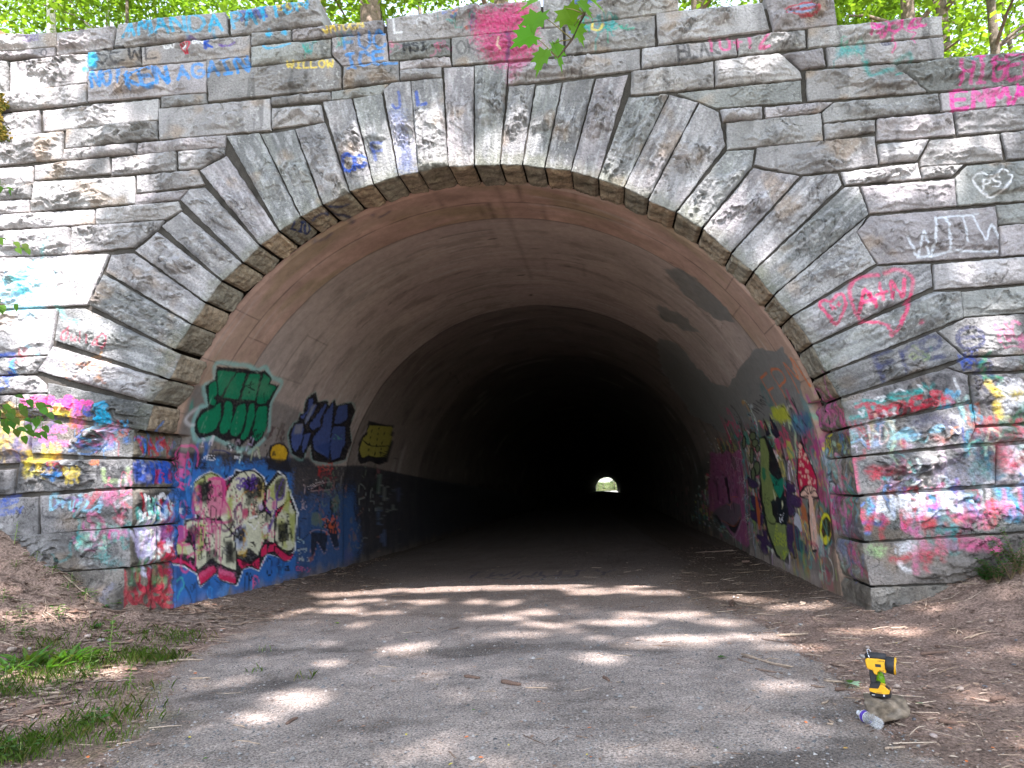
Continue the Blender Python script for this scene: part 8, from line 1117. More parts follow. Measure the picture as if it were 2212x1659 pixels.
            Vs.append(W_); Fs.append(f[:,::-1] if flip else f); nb+=len(W_)
            side=np.where(bx<0,1,2); s_arc=np.where(bzz<ZS,bzz,ZS+R0*np.arctan2(bzz-ZS,np.abs(bx)))
            chart.append(np.broadcast_to(side[None],YY.shape)[1:].ravel().astype(int)); UV.append(np.stack([YY,np.broadcast_to(s_arc[None],YY.shape)],-1)[1:].reshape(-1,2))
            kindc=np.concatenate([kindc,np.ones(len(W_))])
        else:
            back=.60 if kind=='C' else .075
            W_=V[ring].copy(); W_[:,1]=back; k=np.vstack([ring,np.arange(len(ring))+nb]); f=np.stack([k[0,:-1],k[0,1:],k[1,1:],k[1,:-1]],-1)
            Vs.append(W_); Fs.append(f[:,::-1] if flip else f); nb+=len(W_); chart.append(np.zeros(len(W_),int)); UV.append(W_[:,[0,2]]); kindc=np.concatenate([kindc,np.full(len(W_),2)])
    crv=np.zeros(nb); crv[:n0]=crk_shade.ravel()*sst(.0,.02,d).ravel()
    bank_pieces.append(dict(crk_shade=crv,kind=kind,V=np.vstack(Vs),F=np.vstack(Fs),chart=np.concatenate(chart),uv=np.vstack(UV),kc=kindc,si=si,P=P,cz=cz,cx=cx,along=along))
# mortar bed behind the stones (real recessed joints) with the arch cut out
xs=np.arange(-7.45,7.65,.03); zs=np.arange(-.6,8.6,.03); XX,ZZ=np.meshgrid(xs,zs)
top=np.full(len(xs),-1.)
for pc in bank_pieces:
    P=pc['P']; q=np.vstack([P,P[:1]])
    for a,b in zip(q[:-1],q[1:]):
        lo,hi=min(a[0],b[0]),max(a[0],b[0]); m=(xs>=lo-.03)&(xs<=hi+.03)
        if hi-lo>.02:
            t=(xs[m]-a[0])/(b[0]-a[0]); top[m]=np.maximum(top[m],a[1]+np.clip(t,0,1)*(b[1]-a[1]))
tmin=top.copy()
for k in range(-2,3): tmin=np.minimum(tmin,np.roll(top,k))
ok=(radial(XX,ZZ)>R0+.05)&(ZZ<tmin[None]-.05)
idx=np.arange(XX.size).reshape(XX.shape); fok=ok[:-1,:-1]&ok[1:,:-1]&ok[1:,1:]&ok[:-1,1:]
F=np.stack([idx[:-1,:-1],idx[:-1,1:],idx[1:,1:],idx[1:,:-1]],-1)[fok]
YYm=.036+.006*fbm(XX*6,ZZ*6,3); Vm=np.stack([XX,YYm,ZZ],-1).reshape(-1,3)
# back face of the wall
Vb=Vm.copy(); Vb[:,1]=.585; Fb=F[:,::-1]+len(Vm)
used=np.zeros(len(Vm)*2,bool); Fm=np.vstack([F,Fb]); used[Fm.ravel()]=True; remap=np.cumsum(used)-1
Vmm=np.vstack([Vm,Vb])[used]; Fm=remap[Fm]
bank_pieces.append(dict(kind='M',V=Vmm,F=Fm,chart=np.zeros(len(Vmm),int),uv=Vmm[:,[0,2]],kc=np.zeros(len(Vmm)),si=999,P=None,cz=0,cx=0,along=None))
# sleeve of mortar behind the reveal stones
tot=2*ZS+math.pi*R0
SDEEP=2.45
def prof(t,R):
    t=np.asarray(t,float); th=(t-ZS)/R0
    x=np.where(t<ZS,-R,np.where(t>tot-ZS,R,-R*np.cos(th))); z=np.where(t<ZS,t,np.where(t>tot-ZS,tot-t,ZS+R*np.sin(th)))
    return x,z
ts=np.arange(-.5,tot+.5,.04); ys=np.array([.036,.3,.6,.9,.99]); px,pz=prof(ts,R0+.13)
Vs_=np.stack([px[None]+SK*ys[:,None],ys[:,None]+0*px[None],pz[None]+0*ys[:,None]],-1).reshape(-1,3); idx=np.arange(len(ys)*len(ts)).reshape(len(ys),len(ts))
Fs_=np.stack([idx[:-1,:-1],idx[:-1,1:],idx[1:,1:],idx[1:,:-1]],-1).reshape(-1,4)
bank_pieces.append(dict(kind='M',V=Vs_,F=Fs_,chart=np.full(len(Vs_),3),uv=Vs_[:,[0,2]],kc=np.zeros(len(Vs_)),si=998,P=None,cz=0,cx=0,along=None))
# lining mesh
tl=np.concatenate([np.arange(-.4,4.6,.0165),np.arange(4.62,tot-4.62,.07),np.arange(tot-4.6,tot+.4,.0165)])
yl=[.55]
while yl[-1]<286: yl.append(yl[-1]+max(.02,min(.0075*(yl[-1]+3)*(1 if yl[-1]<9 else 2.5),6)))
yl=np.array(yl); T_,Y_=np.meshgrid(tl,yl)
inj=sst(.95,.99,Y_); lowz=(np.minimum(T_,tot-T_)<SDEEP)
Rl=R0-.012+.15*(1-inj)*lowz+.02*(1-sst(.6,.62,Y_))*(~lowz)
Rl=Rl+.006*fbm(T_*.8,Y_*.7,3)+.004*np.exp(-((Y_-1.78)/.02)**2)+.02*np.exp(-((Y_-6.9-.08*noise(T_,T_*0))/.03)**2)+.04*(Y_>6.9)+.02*np.exp(-((Y_-13)/.04)**2)
px,pz=prof(T_,Rl)
Vl=np.stack([px+SK*Y_,Y_,pz],-1).reshape(-1,3); idx=np.arange(len(yl)*len(tl)).reshape(len(yl),len(tl))
Fl=np.stack([idx[:-1,:-1],idx[:-1,1:],idx[1:,1:],idx[1:,:-1]],-1).reshape(-1,4)
# ---- paint every chart at once
nW=[(p['chart']==0) for p in bank_pieces]
Wuv=np.vstack([p['uv'][m] for p,m in zip(bank_pieces,nW)]); cw=Chart(Wuv,.55); rgbW,aW=cw.run('W')
tf=T_.ravel(); yf=Y_.ravel(); lm=(tf<tot/2)
res={}
for cid,name in ((1,'L'),(2,'R')):
    parts=[p['uv'][p['chart']==cid] for p in bank_pieces]; lin=lm if cid==1 else ~lm
    luv=np.stack([yf[lin],(tf if cid==1 else tot-tf)[lin]],-1)
    allu=np.vstack(parts+[luv]); c_=Chart(allu,.12); res[cid]=c_.run(name); res[cid]=(res[cid][0],res[cid][1],len(luv))
offW=0; off={1:0,2:0}
stone_tones=[(.26,.25,.245),(.29,.28,.28),(.225,.23,.22),(.32,.305,.305),(.25,.245,.24),(.28,.26,.265)]
mason=[]; 
for p in bank_pieces:
    n=len(p['V']); rgb=np.zeros((n,3)); al=np.zeros(n)
    m=p['chart']==0; k=m.sum(); rgb[m]=rgbW[offW:offW+k]; al[m]=aW[offW:offW+k]; offW+=k
    for cid in (1,2):
        m=p['chart']==cid; k=m.sum(); rgb[m]=res[cid][0][off[cid]:off[cid]+k]; al[m]=res[cid][1][off[cid]:off[cid]+k]; off[cid]+=k
    g=np.random.default_rng(500+p['si']); x,z=p['uv'][:,0],p['uv'][:,1]
    if p['kind']=='M': base=np.array([.055,.050,.044])*(1+.4*fbm(x*5,z*5,3))[:,None]; al=al*.5
    else:
        base=np.array(stone_tones[g.integers(6)])*g.uniform(.80,1.2)*np.ones((n,3))
        st=fbm(x*2.2+p['si'],z*1.1,4); base=base*(1+.30*st)[:,None]
        rust=sst(.35,.8,fbm(x*1.7+50,z*1.9+p['si']*.3,3)); base=base*(1-.5*rust[:,None])+np.array([.30,.22,.15])*.5*rust[:,None]
        if p['kind']=='V' and p['cz']>1.6:
            al_=p['along']; a_=(x*al_[0]+z*al_[1]); b_=(-x*al_[1]+z*al_[0])
            drk=sst(-.4,.25,fbm(b_*9+p['si'],a_*1.3,4)); wt=sst(.1,.5,fbm(b_*14+9,a_*3+p['si'],4))
            f=.44*drk*(1 if p['cz']>2.6 else .5); base=base*(1-f[:,None])+np.array([.105,.105,.115])*f[:,None]
            base=base*(1-.36*wt[:,None])+np.array([.46,.46,.47])*.36*wt[:,None]
        elif p['kind'] in('W','C'):
            stn=sst(.05,.6,fbm(x*7+3,z*.9+p['si'],3))*sst(-.2,.5,fbm(x*.9,z*.8+4,2)); base=base*(1-.42*stn[:,None])
        lich=sst(.42,.6,fbm(x*20,z*20+p['si'],3))*sst(0,.4,fbm(x*2,z*2,2)); base=base*(1-.5*lich[:,None])+np.array([.48,.48,.46])*.5*lich[:,None]
        mk=p['kc']==1; 
        if p['cz']>2.3: base[mk]=np.array([(.30,.25,.18),(.24,.22,.17),(.33,.26,.18),(.22,.19,.14)][p['si']%4])*g.uniform(.8,1.15)*(1+.6*fbm(x[mk]*8,z[mk]*3+p['si'],3))[:,None]
        else: base[mk]=np.array([.25,.225,.185])*(1+.4*fbm(x[mk]*8,z[mk]*5,3))[:,None]
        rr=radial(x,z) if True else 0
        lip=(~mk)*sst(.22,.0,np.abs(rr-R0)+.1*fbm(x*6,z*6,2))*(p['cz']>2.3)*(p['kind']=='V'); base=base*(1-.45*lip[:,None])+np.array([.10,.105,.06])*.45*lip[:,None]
        mk2=p['kc']==2; base[mk2]*=.7
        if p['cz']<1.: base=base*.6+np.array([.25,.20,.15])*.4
    if 'crk_shade' in p:
        base=base*(1-(.78 if p['cz']<2.9 else .48)*p['crk_shade'][:,None]); al=al*(1-.55*p['crk_shade']); rgb=rgb*(1-.55*p['crk_shade'])[:,None]  # crack grime and painted ledge shade darken both stone and spray paint
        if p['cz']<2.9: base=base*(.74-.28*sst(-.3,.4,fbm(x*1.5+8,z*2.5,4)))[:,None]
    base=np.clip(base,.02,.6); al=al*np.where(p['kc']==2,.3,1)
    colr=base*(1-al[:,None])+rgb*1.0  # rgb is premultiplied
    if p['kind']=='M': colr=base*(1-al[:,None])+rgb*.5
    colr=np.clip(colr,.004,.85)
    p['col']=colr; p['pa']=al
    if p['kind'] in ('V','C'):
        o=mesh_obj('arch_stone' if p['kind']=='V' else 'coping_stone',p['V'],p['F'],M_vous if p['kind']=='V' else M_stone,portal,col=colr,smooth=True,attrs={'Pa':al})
def merge(ps,name,mat):
    V=np.vstack([p['V'] for p in ps]); o_=np.cumsum([0]+[len(p['V']) for p in ps[:-1]]); F=np.vstack([p['F']+k for p,k in zip(ps,o_)])
    return mesh_obj(name,V,F,mat,portal,col=np.vstack([p['col'] for p in ps]),smooth=True,attrs={'Pa':np.concatenate([p['pa'] for p in ps])})
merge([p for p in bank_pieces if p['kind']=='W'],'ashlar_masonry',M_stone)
merge([p for p in bank_pieces if p['kind']=='M'],'mortar_joints',M_mort)
# moss on the left edge
mp=MB(); g=random.Random(2)
for i in range(480):
    t=g.random(); x=-6.24+.05*math.sin(t*9)+g.gauss(0,.045)+.14*max(0,t-.8)*3; z=7.02-.62*t+g.gauss(0,.02); r=g.uniform(.008,.022); y=-.055-g.random()*.02
    c=g.choice([(.11,.10,.02),(.16,.13,.03),(.06,.07,.015),(.20,.14,.03)])
    mp.add([(x-r,y,z-r),(x+r,y+.01,z-r),(x+r,y,z+r),(x-r,y+.01,z+r),(x,y-.03,z)],[(0,1,4),(1,2,4),(2,3,4),(3,0,4)],c)
mp.build('moss',M_moss,portal)
del bank_pieces
# ---- lining colour
rgbL=np.zeros((len(Vl),3)); aL=np.zeros(len(Vl))
for cid,mk in ((1,lm),(2,~lm)):
    n=res[cid][2]; rgbL[mk]=res[cid][0][-n:]; aL[mk]=res[cid][1][-n:]
sd=np.minimum(tf,tot-tf)
gb=np.array([.355,.29,.255])*(1+.20*fbm(tf*.5,yf*.9,4))[:,None]*np.ones((1,3))
warm=sst(-.3,.6,fbm(tf*.35+5,yf*.6,3)); gb=gb*(1-.3*warm[:,None])+np.array([.33,.25,.235])*.3*warm[:,None]
strk=sst(.1,.7,fbm(tf*.6,yf*7,3)); gb=gb*(1-.13*strk[:,None]); mn=sst(.35,.7,fbm(tf*.45+70,yf*5,4)); gb=gb*(1-.35*mn[:,None])+np.array([.42,.38,.34])*.35*mn[:,None]; wst=sst(.25,.6,fbm(tf*.9+11,yf*2.2,4))*sst(1.2,2.6,np.minimum(tf,tot-tf)); gb=gb*(1-.25*wst[:,None])
band=1-sst(1.76,1.80,yf+.02*noise(tf*2,tf*0)); 
pk=np.array([.39,.26,.21])*(1+.28*fbm(tf*1.5,yf*3,4))[:,None]; pl=sst(-.1,.5,fbm(tf*.9+9,yf*2.5,3)); pk=pk*(1-.45*pl[:,None])+np.array([.33,.25,.18])*.45*pl[:,None]
ol=sst(.2,.6,fbm(tf*.7+30,yf*2+3,3)); pk=pk*(1-.4*ol[:,None])+np.array([.22,.19,.09])*.4*ol[:,None]
side=sst(1.5,5.5,sd)[:,None]; pk=pk*side+np.array([.32,.22,.16])*(1+.15*fbm(tf*2,yf*3,3))[:,None]*(1-side)
gb=gb*(1-.5*sst(6.85,6.95,yf)-.2*sst(12.95,13.05,yf))[:,None]; gb=gb*(1-band[:,None])+pk*band[:,None]  # deeper sections are darker concrete, darkened further in colour as tunnel shade
def line(dist,w_): return np.exp(-(dist/w_)**2)
jl=line(yf-1.18-.008*noise(tf*3,tf*0),.009)*(yf<1.8); row=(yf>1.18); ph=np.where(row,.37,0.)
q=((sd/.78+ph)%1-.5)*.78; jl=np.maximum(jl,line(q+.006*noise(yf*5,sd),.009)*(yf<1.79)*(sd>1.2)*.9)
jl=np.maximum(jl,line(yf-1.79,.013)*.8); jl=np.maximum(jl,line(yf-6.9-.03*noise(tf*2,tf*0),.05)*.75); jl=np.maximum(jl,line(yf-13,.07)*.6); jl=np.maximum(jl,.5*line(yf-3.9-.1*noise(tf,tf*0),.012)*(noise(tf*.7,tf*0+3)>0))
for (t0,t1,y0,y1) in ((7.1,7.9,2.2,2.9),(8.6,9.3,3.6,4.3),(5.2,5.9,3.2,4.3),(6.6,7.3,4.9,5.7),(3.6,4.4,2.6,3.4)):
    inb=(tf>t0-.02)&(tf<t1+.02)&(yf>y0-.02)&(yf<y1+.02); e=np.minimum(np.minimum(abs(tf-t0),abs(tf-t1)),np.minimum(abs(yf-y0),abs(yf-y1))); jl=np.maximum(jl,inb*line(e,.012)*.6)
jl=np.maximum(jl,line(tf-tot/2-.3,.03)*(yf<5)*.5)
ckl=line(fbm(tf*.55+3,yf*.8,5),.006)*sst(.0,.4,fbm(tf*.4+60,yf*.5,2))*(yf<12); jl=np.maximum(jl,ckl*.8); gb=gb*(1-.55*jl[:,None])
drp=sst(.25,.55,fbm(tf*.25+7,yf*11,3))*sst(.1,.5,fbm(tf*.5,yf*.7+40,2)); gb=gb*(1-.3*drp[:,None])+np.array([.46,.43,.40])*.3*drp[:,None]
for ty,yy in ((tot/2+.1,4.6),(tot/2+.15,6.0),(tot/2-.1,2.6)): gb[np.hypot(tf-ty,yf-yy)<.05]*=.25
stain=sst(.5,0,np.abs(sd-1.0))*0
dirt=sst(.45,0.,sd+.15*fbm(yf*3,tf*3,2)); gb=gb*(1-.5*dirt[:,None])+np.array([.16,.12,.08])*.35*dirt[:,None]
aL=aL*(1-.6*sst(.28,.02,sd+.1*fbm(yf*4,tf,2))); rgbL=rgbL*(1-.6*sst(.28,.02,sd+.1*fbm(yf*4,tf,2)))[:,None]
# drips and grime of old paint further inside
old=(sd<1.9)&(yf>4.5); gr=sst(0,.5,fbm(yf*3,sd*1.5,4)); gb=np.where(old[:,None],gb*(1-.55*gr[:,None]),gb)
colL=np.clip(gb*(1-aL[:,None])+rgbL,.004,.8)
tunnel=empty('road_tunnel',(0,1,0),'long dark arched tunnel bore with painted side walls and salmon stucco ring at its mouth','tunnel')
ymid=yf.reshape(Y_.shape)[:-1,:-1].ravel(); isb=ymid<1.79
def sub(F,name):
    u_,inv=np.unique(F.ravel(),return_inverse=True)
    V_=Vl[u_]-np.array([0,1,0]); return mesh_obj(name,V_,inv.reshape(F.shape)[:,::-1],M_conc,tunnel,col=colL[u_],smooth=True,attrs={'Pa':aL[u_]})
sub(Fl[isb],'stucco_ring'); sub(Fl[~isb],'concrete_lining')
# ---------------------------------------------------------------- ground
def pin(x,y,P):
    r=np.zeros(np.shape(x),bool); P=np.array(P,float)
    for a,b in zip(P,np.roll(P,-1,0)):
        c=(a[1]>y)!=(b[1]>y); r^=c&(x<(b[0]-a[0])*(y-a[1])/(b[1]-a[1]+1e-12)+a[0])
    return r
PATHP=PATH_L[::-1]+[(-1.6,-7),(-3.2,-16),(6,-16),(3.4,-7)]+PATH_R+[(3.3,6),(3.3,40),(-3.2,40),(-3.4,6)]
def gz(x,y):
    x=np.asarray(x,float); y=np.asarray(y,float)
    return bank(x,y)+.018*fbm(x*1.1,y*1.1,3)+.045*np.clip(bank(x,y)*4,0,1)*fbm(x*4,y*4,4)
gxs=np.concatenate([np.arange(-14,-5.6,.12),np.arange(-5.6,5.8,.03),np.arange(5.8,14.1,.12)])
gys=np.concatenate([np.arange(-16,-5.2,.15),np.arange(-5.2,4.6,.03),np.arange(4.6,12,.15),np.arange(12,292,2.)])
GX,GY=np.meshgrid(gxs,gys); PX,PY=GX.ravel(),GY.ravel()
wxp=PX+.10*fbm(PX*3,PY*3,3)+.03*noise(PX*14,PY*14); wyp=PY+.12*fbm(PX*3+9,PY*3,3)
d=edge_dist(wxp,wyp,np.array(PATHP)); ins=pin(wxp,wyp,PATHP); sdp=np.where(ins,-d,d)
GZ=gz(PX,PY)+.006*fbm(PX*12,PY*12,2)+np.where(ins,.0,.010*fbm(PX*20,PY*20,2)-.012)
gvv=1+.30*fbm(PX*1.3,PY*1.3,5)+.16*fbm(PX*7,PY*9,3); pc=np.array([.285,.24,.21])*gvv[:,None]
dk=sst(.15,.7,fbm(PX*.9+20,PY*1.4,3)); pc=pc*(1-.48*dk[:,None])
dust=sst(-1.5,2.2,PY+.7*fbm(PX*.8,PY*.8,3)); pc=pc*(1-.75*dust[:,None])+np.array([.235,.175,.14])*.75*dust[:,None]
dd=sst(-.5,.05,sdp+.2*fbm(PX*3,PY*3,2))[:,None]; pc=pc*(1-.6*dd)+np.array([.22,.17,.135])*.6*dd
dc=np.array([.25,.175,.138])*(1+.35*fbm(PX*2.5,PY*2.5,4))[:,None]; rw=sst(0,.6,fbm(PX*1.1+40,PY*1.1,3)); dc=dc*(1-.3*rw[:,None])+np.array([.27,.19,.145])*.3*rw[:,None]
msk=(PX<-1.2)&(PY<-1.2); ms=sst(.0,.5,fbm(PX*2.2+7,PY*2.2,3))*msk*sst(.5,0,np.abs(sdp)); 
pc=pc*(1-.35*ms[:,None])+np.array([.13,.13,.04])*.35*ms[:,None]; dc=dc*(1-.35*ms[:,None])+np.array([.13,.13,.04])*.35*ms[:,None]
tin=sst(.5,2,PY)*(np.abs(PX)<4.4); pc=pc*(1-.62*sst(2.,6.5,PY)[:,None]); dc=dc*(1-.5*sst(2.,6.5,PY)[:,None]); lf=sst(2.2,3.2,PX-SK*PY)*tin; pc=pc*(1-.6*lf[:,None])+np.array([.07,.05,.035])*.6*lf[:,None]; dc=dc*(1-.5*tin[:,None])+np.array([.07,.05,.035])*.5*tin[:,None]  # floor colour darkened inward as tunnel shade; litter strip along the right
# faded paint scrawl on the tunnel floor
gch=Chart(np.stack([PX,PY],-1))
for t_,q_,c_ in (('TWHUTY',[(-1.0,4.75),(1.75,4.4),(-.95,5.5)],(.03,.03,.05)),('CMS',[(-.5,4.45),(1.1,4.25),(-.5,4.75)],(.03,.03,.05))): gch.text(t_,q_,.06,c_,.75)
gch.stroke([(-.8,4.1),(-.5,4.25),(.4,4.2),(.3,3.95),(-.4,3.9),(-.8,4.1)],.05,(.2,.07,.06),.6,.01)
rg=np.zeros_like(gch.rgb); ga=np.zeros(gch.n); rg[gch.order]=gch.rgb; ga[gch.order]=gch.a; pc=pc*(1-ga[:,None])+rg
VG=np.stack([PX,PY,GZ],-1); gi=np.arange(len(PX)).reshape(GX.shape)
FG=np.stack([gi[:-1,:-1],gi[:-1,1:],gi[1:,1:],gi[1:,:-1]],-1).reshape(-1,4); fin=ins[FG].sum(1)>=2
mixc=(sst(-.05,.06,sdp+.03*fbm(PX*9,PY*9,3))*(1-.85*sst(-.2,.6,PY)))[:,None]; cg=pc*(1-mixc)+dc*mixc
def subg(F,name,mat,label):
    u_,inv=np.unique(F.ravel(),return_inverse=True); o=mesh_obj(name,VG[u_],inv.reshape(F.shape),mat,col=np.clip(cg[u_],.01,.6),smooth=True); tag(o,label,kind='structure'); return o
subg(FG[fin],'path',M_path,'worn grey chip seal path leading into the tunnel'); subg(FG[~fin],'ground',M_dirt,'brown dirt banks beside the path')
# wide land around, with the hill the tunnel runs through
def hillz(x,y):
    t=7.2-.13*x*np.clip(1-np.abs(x)/16,0,1); rise=np.clip(y-.6,0,200); xs_=np.clip(np.abs(x)/30,0,1)
    return t-.55+.20*rise*np.exp(-rise/130)+1.2*sst(8,25,np.abs(x))+.25*fbm(x*.25,y*.25,3)*np.clip(rise/3,0,1)+1.6*np.exp(-((x+9.3)/1.7)**2)*np.exp(-rise/4)
hx=np.concatenate([np.arange(-80,-14,3),np.arange(-14,14.1,.5),np.arange(17,81,3)]); hy=np.concatenate([[.59],np.arange(1,20,.6),np.arange(21,286,4.),[286.]])
HX,HY=np.meshgrid(hx,hy); HZ=hillz(HX,HY); Vh=np.stack([HX,HY,HZ],-1).reshape(-1,3); hi=np.arange(HX.size).reshape(HX.shape)
Fh=np.stack([hi[:-1,:-1],hi[:-1,1:],hi[1:,1:],hi[1:,:-1]],-1).reshape(-1,4)
hc=np.array([.16,.09,.055])*(1+.3*fbm(HX*.8,HY*.8,3)).reshape(-1,1); gm=sst(-.1,.4,fbm(HX*.4+3,HY*.4,3)).reshape(-1,1); hc=hc*(1-.5*gm)+np.array([.06,.09,.02])*.5*gm
o=mesh_obj('hillside',Vh,Fh,M_hill,col=hc,smooth=True); tag(o,'wooded hillside above the tunnel portal',kind='structure')
# embankment faces at both ends of the wall, joining front ground to hilltop
for sgn in (-1,1):
    V=[];F=[]; cols=[]
    ax=np.concatenate([np.arange(6.9,14,.25),np.arange(14,81,4)])*sgn; av=np.linspace(0,1,22)
    for t in av:
        for x in ax:
            yf_=.25-1.9*float(sst(7.3,10.5,abs(x))); yy=yf_*(1-t)+.62*t; z0=float(gz(x,yf_))-.15; z1=float(hillz(np.array(x),np.array(.6)))+.02; bump=.16*float(fbm(x*1.1,t*3.,4))*math.sin(math.pi*t)
            V.append((x,yy+(.12+bump)*(1 if abs(x)>7.5 else 0)-.35*math.sin(math.pi*t)*float(sst(7.4,9,abs(x))),z0*(1-t)+z1*t)); cc_=float(sst(-.2,.4,fbm(x*1.3,t*4.,3))); cols.append((.20-.09*cc_,.14-.01*cc_,.105-.06*cc_))
    n=len(ax); F=[(j*n+i,j*n+i+1,(j+1)*n+i+1,(j+1)*n+i) for j in range(21) for i in range(n-1)]
    o=mesh_obj('embankment',V,F,M_hill,col=cols,smooth=True); tag(o,'earth embankment at the end of the portal wall',kind='structure')
Vw=[];Fw=[]
sx=np.concatenate([np.arange(-400,-14,20),[-14],[14],np.arange(20,401,20)])
o=mesh_obj('terrain',[(-400,-400,-.3),(400,-400,-.3),(400,-15.8,-.3),(-400,-15.8,-.3),(-400,-15.8,-.3),(-13.8,-15.8,-.3),(-13.8,.6,-.3),(-400,.6,-.3),(13.8,-15.8,-.3),(400,-15.8,-.3),(400,.6,-.3),(13.8,.6,-.3),(-200,286,-.02),(200,286,-.02),(200,480,5),(-200,480,5)],[(0,1,2,3),(4,5,6,7),(8,9,10,11),(12,13,14,15)],M_hill,col=[(.10,.11,.04)]*16); tag(o,'forest floor stretching away around the tunnel',kind='structure')
# ---------------------------------------------------------------- scattered litter (stuff)
def scatter(n,xr,yr,keep,seed):
    g=np.random.default_rng(seed); x=g.uniform(*xr,n); y=g.uniform(*yr,n); k=keep(x,y); return x[k],y[k],g
def sdpath(x,y): return np.where(pin(x,y,PATHP),-1,1)*edge_dist(x,y,np.array(PATHP))
def in_arch(x,y): return (y<0.)&(x>-7)&(x<7)|((y>=-.05)&(np.abs(x-SK*y)<4.18))
# leaf & wood chips on dirt
g=np.random.default_rng(11); x=g.uniform(-6.5,6.5,60000); y=np.where(g.random(60000)<.8,g.uniform(-5.2,1.5,60000),g.uniform(1.5,9,60000)); sp=sdpath(x,y)
prob=np.where(sp>0,.6+.4*(x<-2.9)+1.2*(x<-2.9)+2.*np.exp(np.minimum(y,0)/.18)*(np.abs(x)>4.1)*(y<.1)+1.5*np.exp(-(4.2-np.abs(x-SK*y))/.15)*(y>0),.03+.25*np.exp(np.minimum(sp,0)/.15)); prob=prob*sst(-.6,.3,fbm(x*1.5,y*1.5,3)+.25); kk=(g.random(60000)<prob)&in_arch(x,y); x=x[kk][:26000]; y=y[kk][:26000]; n=len(x)
z=gz(x,y)+.0; th=g.uniform(0,6.283,n); L=(g.gamma(2.,.0062,n)+.005)*np.where((x<-2.9)&(g.random(n)<.4),2.3,1); W_=L*g.uniform(.12,.55,n); tl_=g.normal(0,.25,n)
cs,sn=np.cos(th),np.sin(th); up=g.uniform(.002,.012,n)
P0=np.stack([x-cs*L-sn*W_*0,y-sn*L,z+.002],-1);P1=np.stack([x+sn*W_,y-cs*W_,z+up],-1);P2=np.stack([x+cs*L,y+sn*L,z+.003+tl_*L*.3],-1);P3=np.stack([x-sn*W_,y+cs*W_,z+up*.5],-1)
V=np.stack([P0,P1,P2,P3],1).reshape(-1,3); F=np.arange(4*n).reshape(-1,4); pal=np.array([(.19,.125,.09),(.25,.18,.13),(.30,.22,.16),(.14,.09,.07),(.38,.30,.23),(.28,.17,.12)]); c=pal[g.integers(0,6,n)]*g.uniform(.8,1.2,(n,1)); c=np.repeat(c,4,0)
o=mesh_obj('leaf_litter',V,F,M_litter,col=c); tag(o,'dead leaves and bark chips strewn over the dirt',None,None,'stuff')
# gravel
g=np.random.default_rng(12); n0=52000; x=g.uniform(-4.5,4.5,n0); y=-5.2+9.5*g.random(n0)**1.5; sp=sdpath(x,y); kk=(sp<.1)&in_arch(x,y)|(g.random(n0)<.12)&in_arch(x,y); x=x[kk];y=y[kk];n=len(x); z=gz(x,y)+.002
s=(g.gamma(2.,.0018,n)+.0018)*np.where(g.random(n)<.02,2.8,1); th=g.uniform(0,6.283,n); oct_=np.array([(1,0,0),(0,1,0),(-1,0,0),(0,-1,0),(0,0,1.)]); rotx=np.cos(th);roty=np.sin(th)
V=np.zeros((n,5,3)); sc=g.uniform(.6,1.2,(n,5,1)); q=oct_[None]*sc; V[:,:,0]=x[:,None]+s[:,None]*(q[:,:,0]*rotx[:,None]-q[:,:,1]*roty[:,None]); V[:,:,1]=y[:,None]+s[:,None]*(q[:,:,0]*roty[:,None]+q[:,:,1]*rotx[:,None]); V[:,:,2]=z[:,None]+s[:,None]*q[:,:,2]*.7
fb=np.array([(0,1,4),(1,2,4),(2,3,4),(3,0,4)]); F=(fb[None]+5*np.arange(n)[:,None,None]).reshape(-1,3); pal=np.array([(.22,.21,.20),(.12,.12,.12),(.30,.28,.26),(.34,.32,.30),(.09,.09,.09),(.24,.17,.13)]); c=np.repeat(pal[g.choice(6,n,p=[.3,.22,.18,.06,.12,.12])],5,0)
o=mesh_obj('gravel',V.reshape(-1,3),F,M_rock,col=c); tag(o,'fine grey and black grit on the path',None,None,'stuff')
# twigs as litter
tb=MB(); g=random.Random(5)
for i in range(900):
    for _ in range(30):
        x=g.uniform(-6,6.5); y=g.uniform(-4.8,1.2) if g.random()<.75 else g.uniform(1,8)
        if in_arch(np.array(x),np.array(y)) and (sdpath(np.array([x]),np.array([y]))[0]>0 or g.random()<.07): break
    a=g.uniform(0,math.pi) if g.random()<.4 else g.gauss(0,.5); L=g.uniform(.03,.14); r=g.uniform(.0015,.004)
    p=[(x+math.cos(a)*L*t+g.gauss(0,.004),y+math.sin(a)*L*t+g.gauss(0,.004)) for t in (-1,0,1)]
    pts=[(q[0],q[1],float(gz(q[0],q[1]))+r+.002) for q in p]; c=g.choice([(.22,.16,.11),(.33,.25,.18),(.12,.08,.06),(.42,.33,.25)]); tb.tube(pts,[r,r,r*.6],4,c,False)
o=tb.build('twig_litter',M_wood); tag(o,'thin twigs scattered over the dirt',None,None,'stuff')
